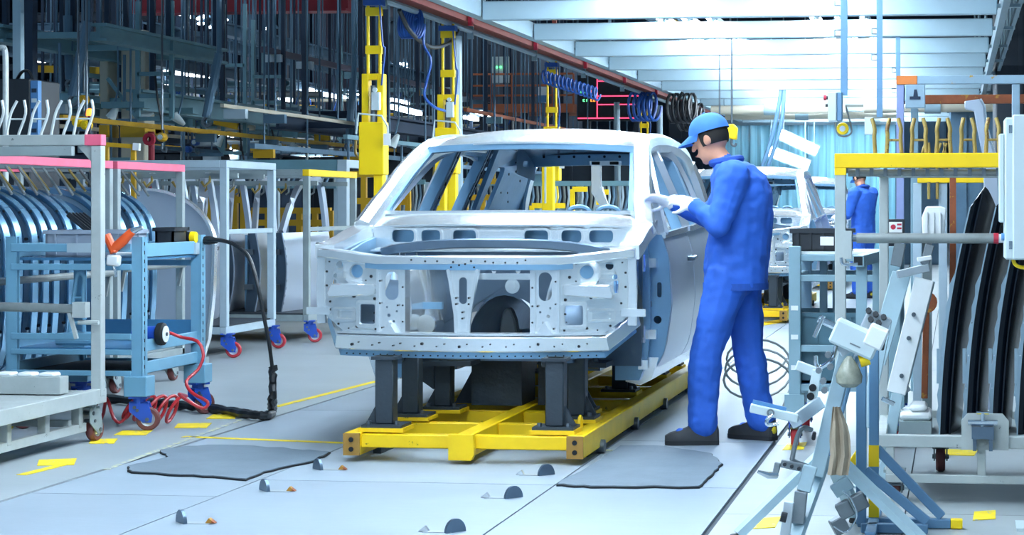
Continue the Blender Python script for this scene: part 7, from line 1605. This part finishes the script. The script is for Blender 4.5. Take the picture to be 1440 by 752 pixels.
# ---- high bay lamps added out of view to brighten the hall and curtain
hb0 = None
for X in (-24, -17.5, -11, -4.5, 3):
    for Y in (23, 32, 41, 52):
        if X > -6 and Y < 40: continue
        if hb0 is None:
            hb0 = thing('high_bay_lamp', 'round high bay lamp hanging from the hall roof', 'lamp', (0, 0, 0), 'high bay lamps under the hall roof')
            part('shade', MB().lathe([(.06, .42), (.10, .30), (.30, .06), (.34, 0), (.30, .02), (.08, .28)], (0, 0, 0), 'z', 20, cap=False), 'bg_steel', hb0)
            part('lamp_disc', MB().lathe([(0, .06), (.26, .06), (.26, .045), (0, .045)], (0, 0, 0), 'z', 20), 'bay_glow', hb0); part('rod', MB().cyl((0, 0, .4), (0, 0, 1.5), .015, 6), 'bg_steel', hb0); o = hb0
        else: o = copy_tree(hb0)
        o.location = (X, Y, 7.5)

# ---- pipe racks: open frames with pipes, filling the hall behind the racks
pr_ = [(60, 190, 112, 150, 25.6, 'bg_steel_teal', 'open pipe rack of teal tubes above the hook trolley'), (150, 290, 128, 176, 27, 'bg_steel', 'open pipe rack of grey tubes above the pink topped racks'), (270, 420, 132, 200, 31, 'bg_steel_teal', 'open pipe rack of teal tubes above the pale door rack'), (380, 520, 140, 212, 35, 'bg_steel', 'open pipe rack of grey tubes beside the tallest lift column'), (520, 640, 128, 205, 38, 'bg_steel_teal', 'open pipe rack of teal tubes behind the front car roof'), (640, 760, 150, 200, 40, 'bg_steel', 'open pipe rack under the orange railing')]
random.seed(44)
for i, (xa, xb, y0, y1, d, m, lab) in enumerate(pr_):
    a, b = D(xa, y1, d), D(xb, y0, d); t = thing('pipe_rack', lab, 'pipe rack', ((a.x + b.x) / 2, a.y, a.z))
    nz_ = 5
    for k in range(nz_):
        z = a.z + (b.z - a.z) * k / (nz_ - 1); yy = a.y + random.uniform(-.3, .9); mm = random.choice([m, 'rack_pale', 'bg_cream', 'bg_yellow', 'bg_navy', 'pipe_grey', m])
        part('pipe', MB().cyl((a.x - random.random() * .4, yy, z), (b.x + random.random() * .4, yy + random.uniform(-.2, .2), z), random.uniform(.02, .05), 6), mm, t)
        for q in range(3):
            x = a.x + (b.x - a.x) * random.random(); part('fitting', MB().box((x, yy - .05, z - .06), (random.uniform(.06, .2), .08, random.uniform(.05, .12))), random.choice(['white_plastic', 'bg_dark', 'rack_pale', 'bg_yellow', 'machine_blue']), t, smooth=False)
    for k in range(4):
        x = a.x + (b.x - a.x) * k / 3; part('upright', MB().bar((x, a.y, a.z - .1), (x, a.y, 8.99), .03), 'bg_navy', t, smooth=False)
    for k in range(3): x = a.x + (b.x - a.x) * (k + .3) / 3; part('loop_cable', MB().tube(smooth_pts([(x, a.y - .1, b.z), (x + .1, a.y - .12, b.z - .35), (x + .35, a.y - .1, b.z - .4), (x + .5, a.y - .1, b.z)], 4), .012, 5), random.choice(['black_hose', 'blue_hose']), t)
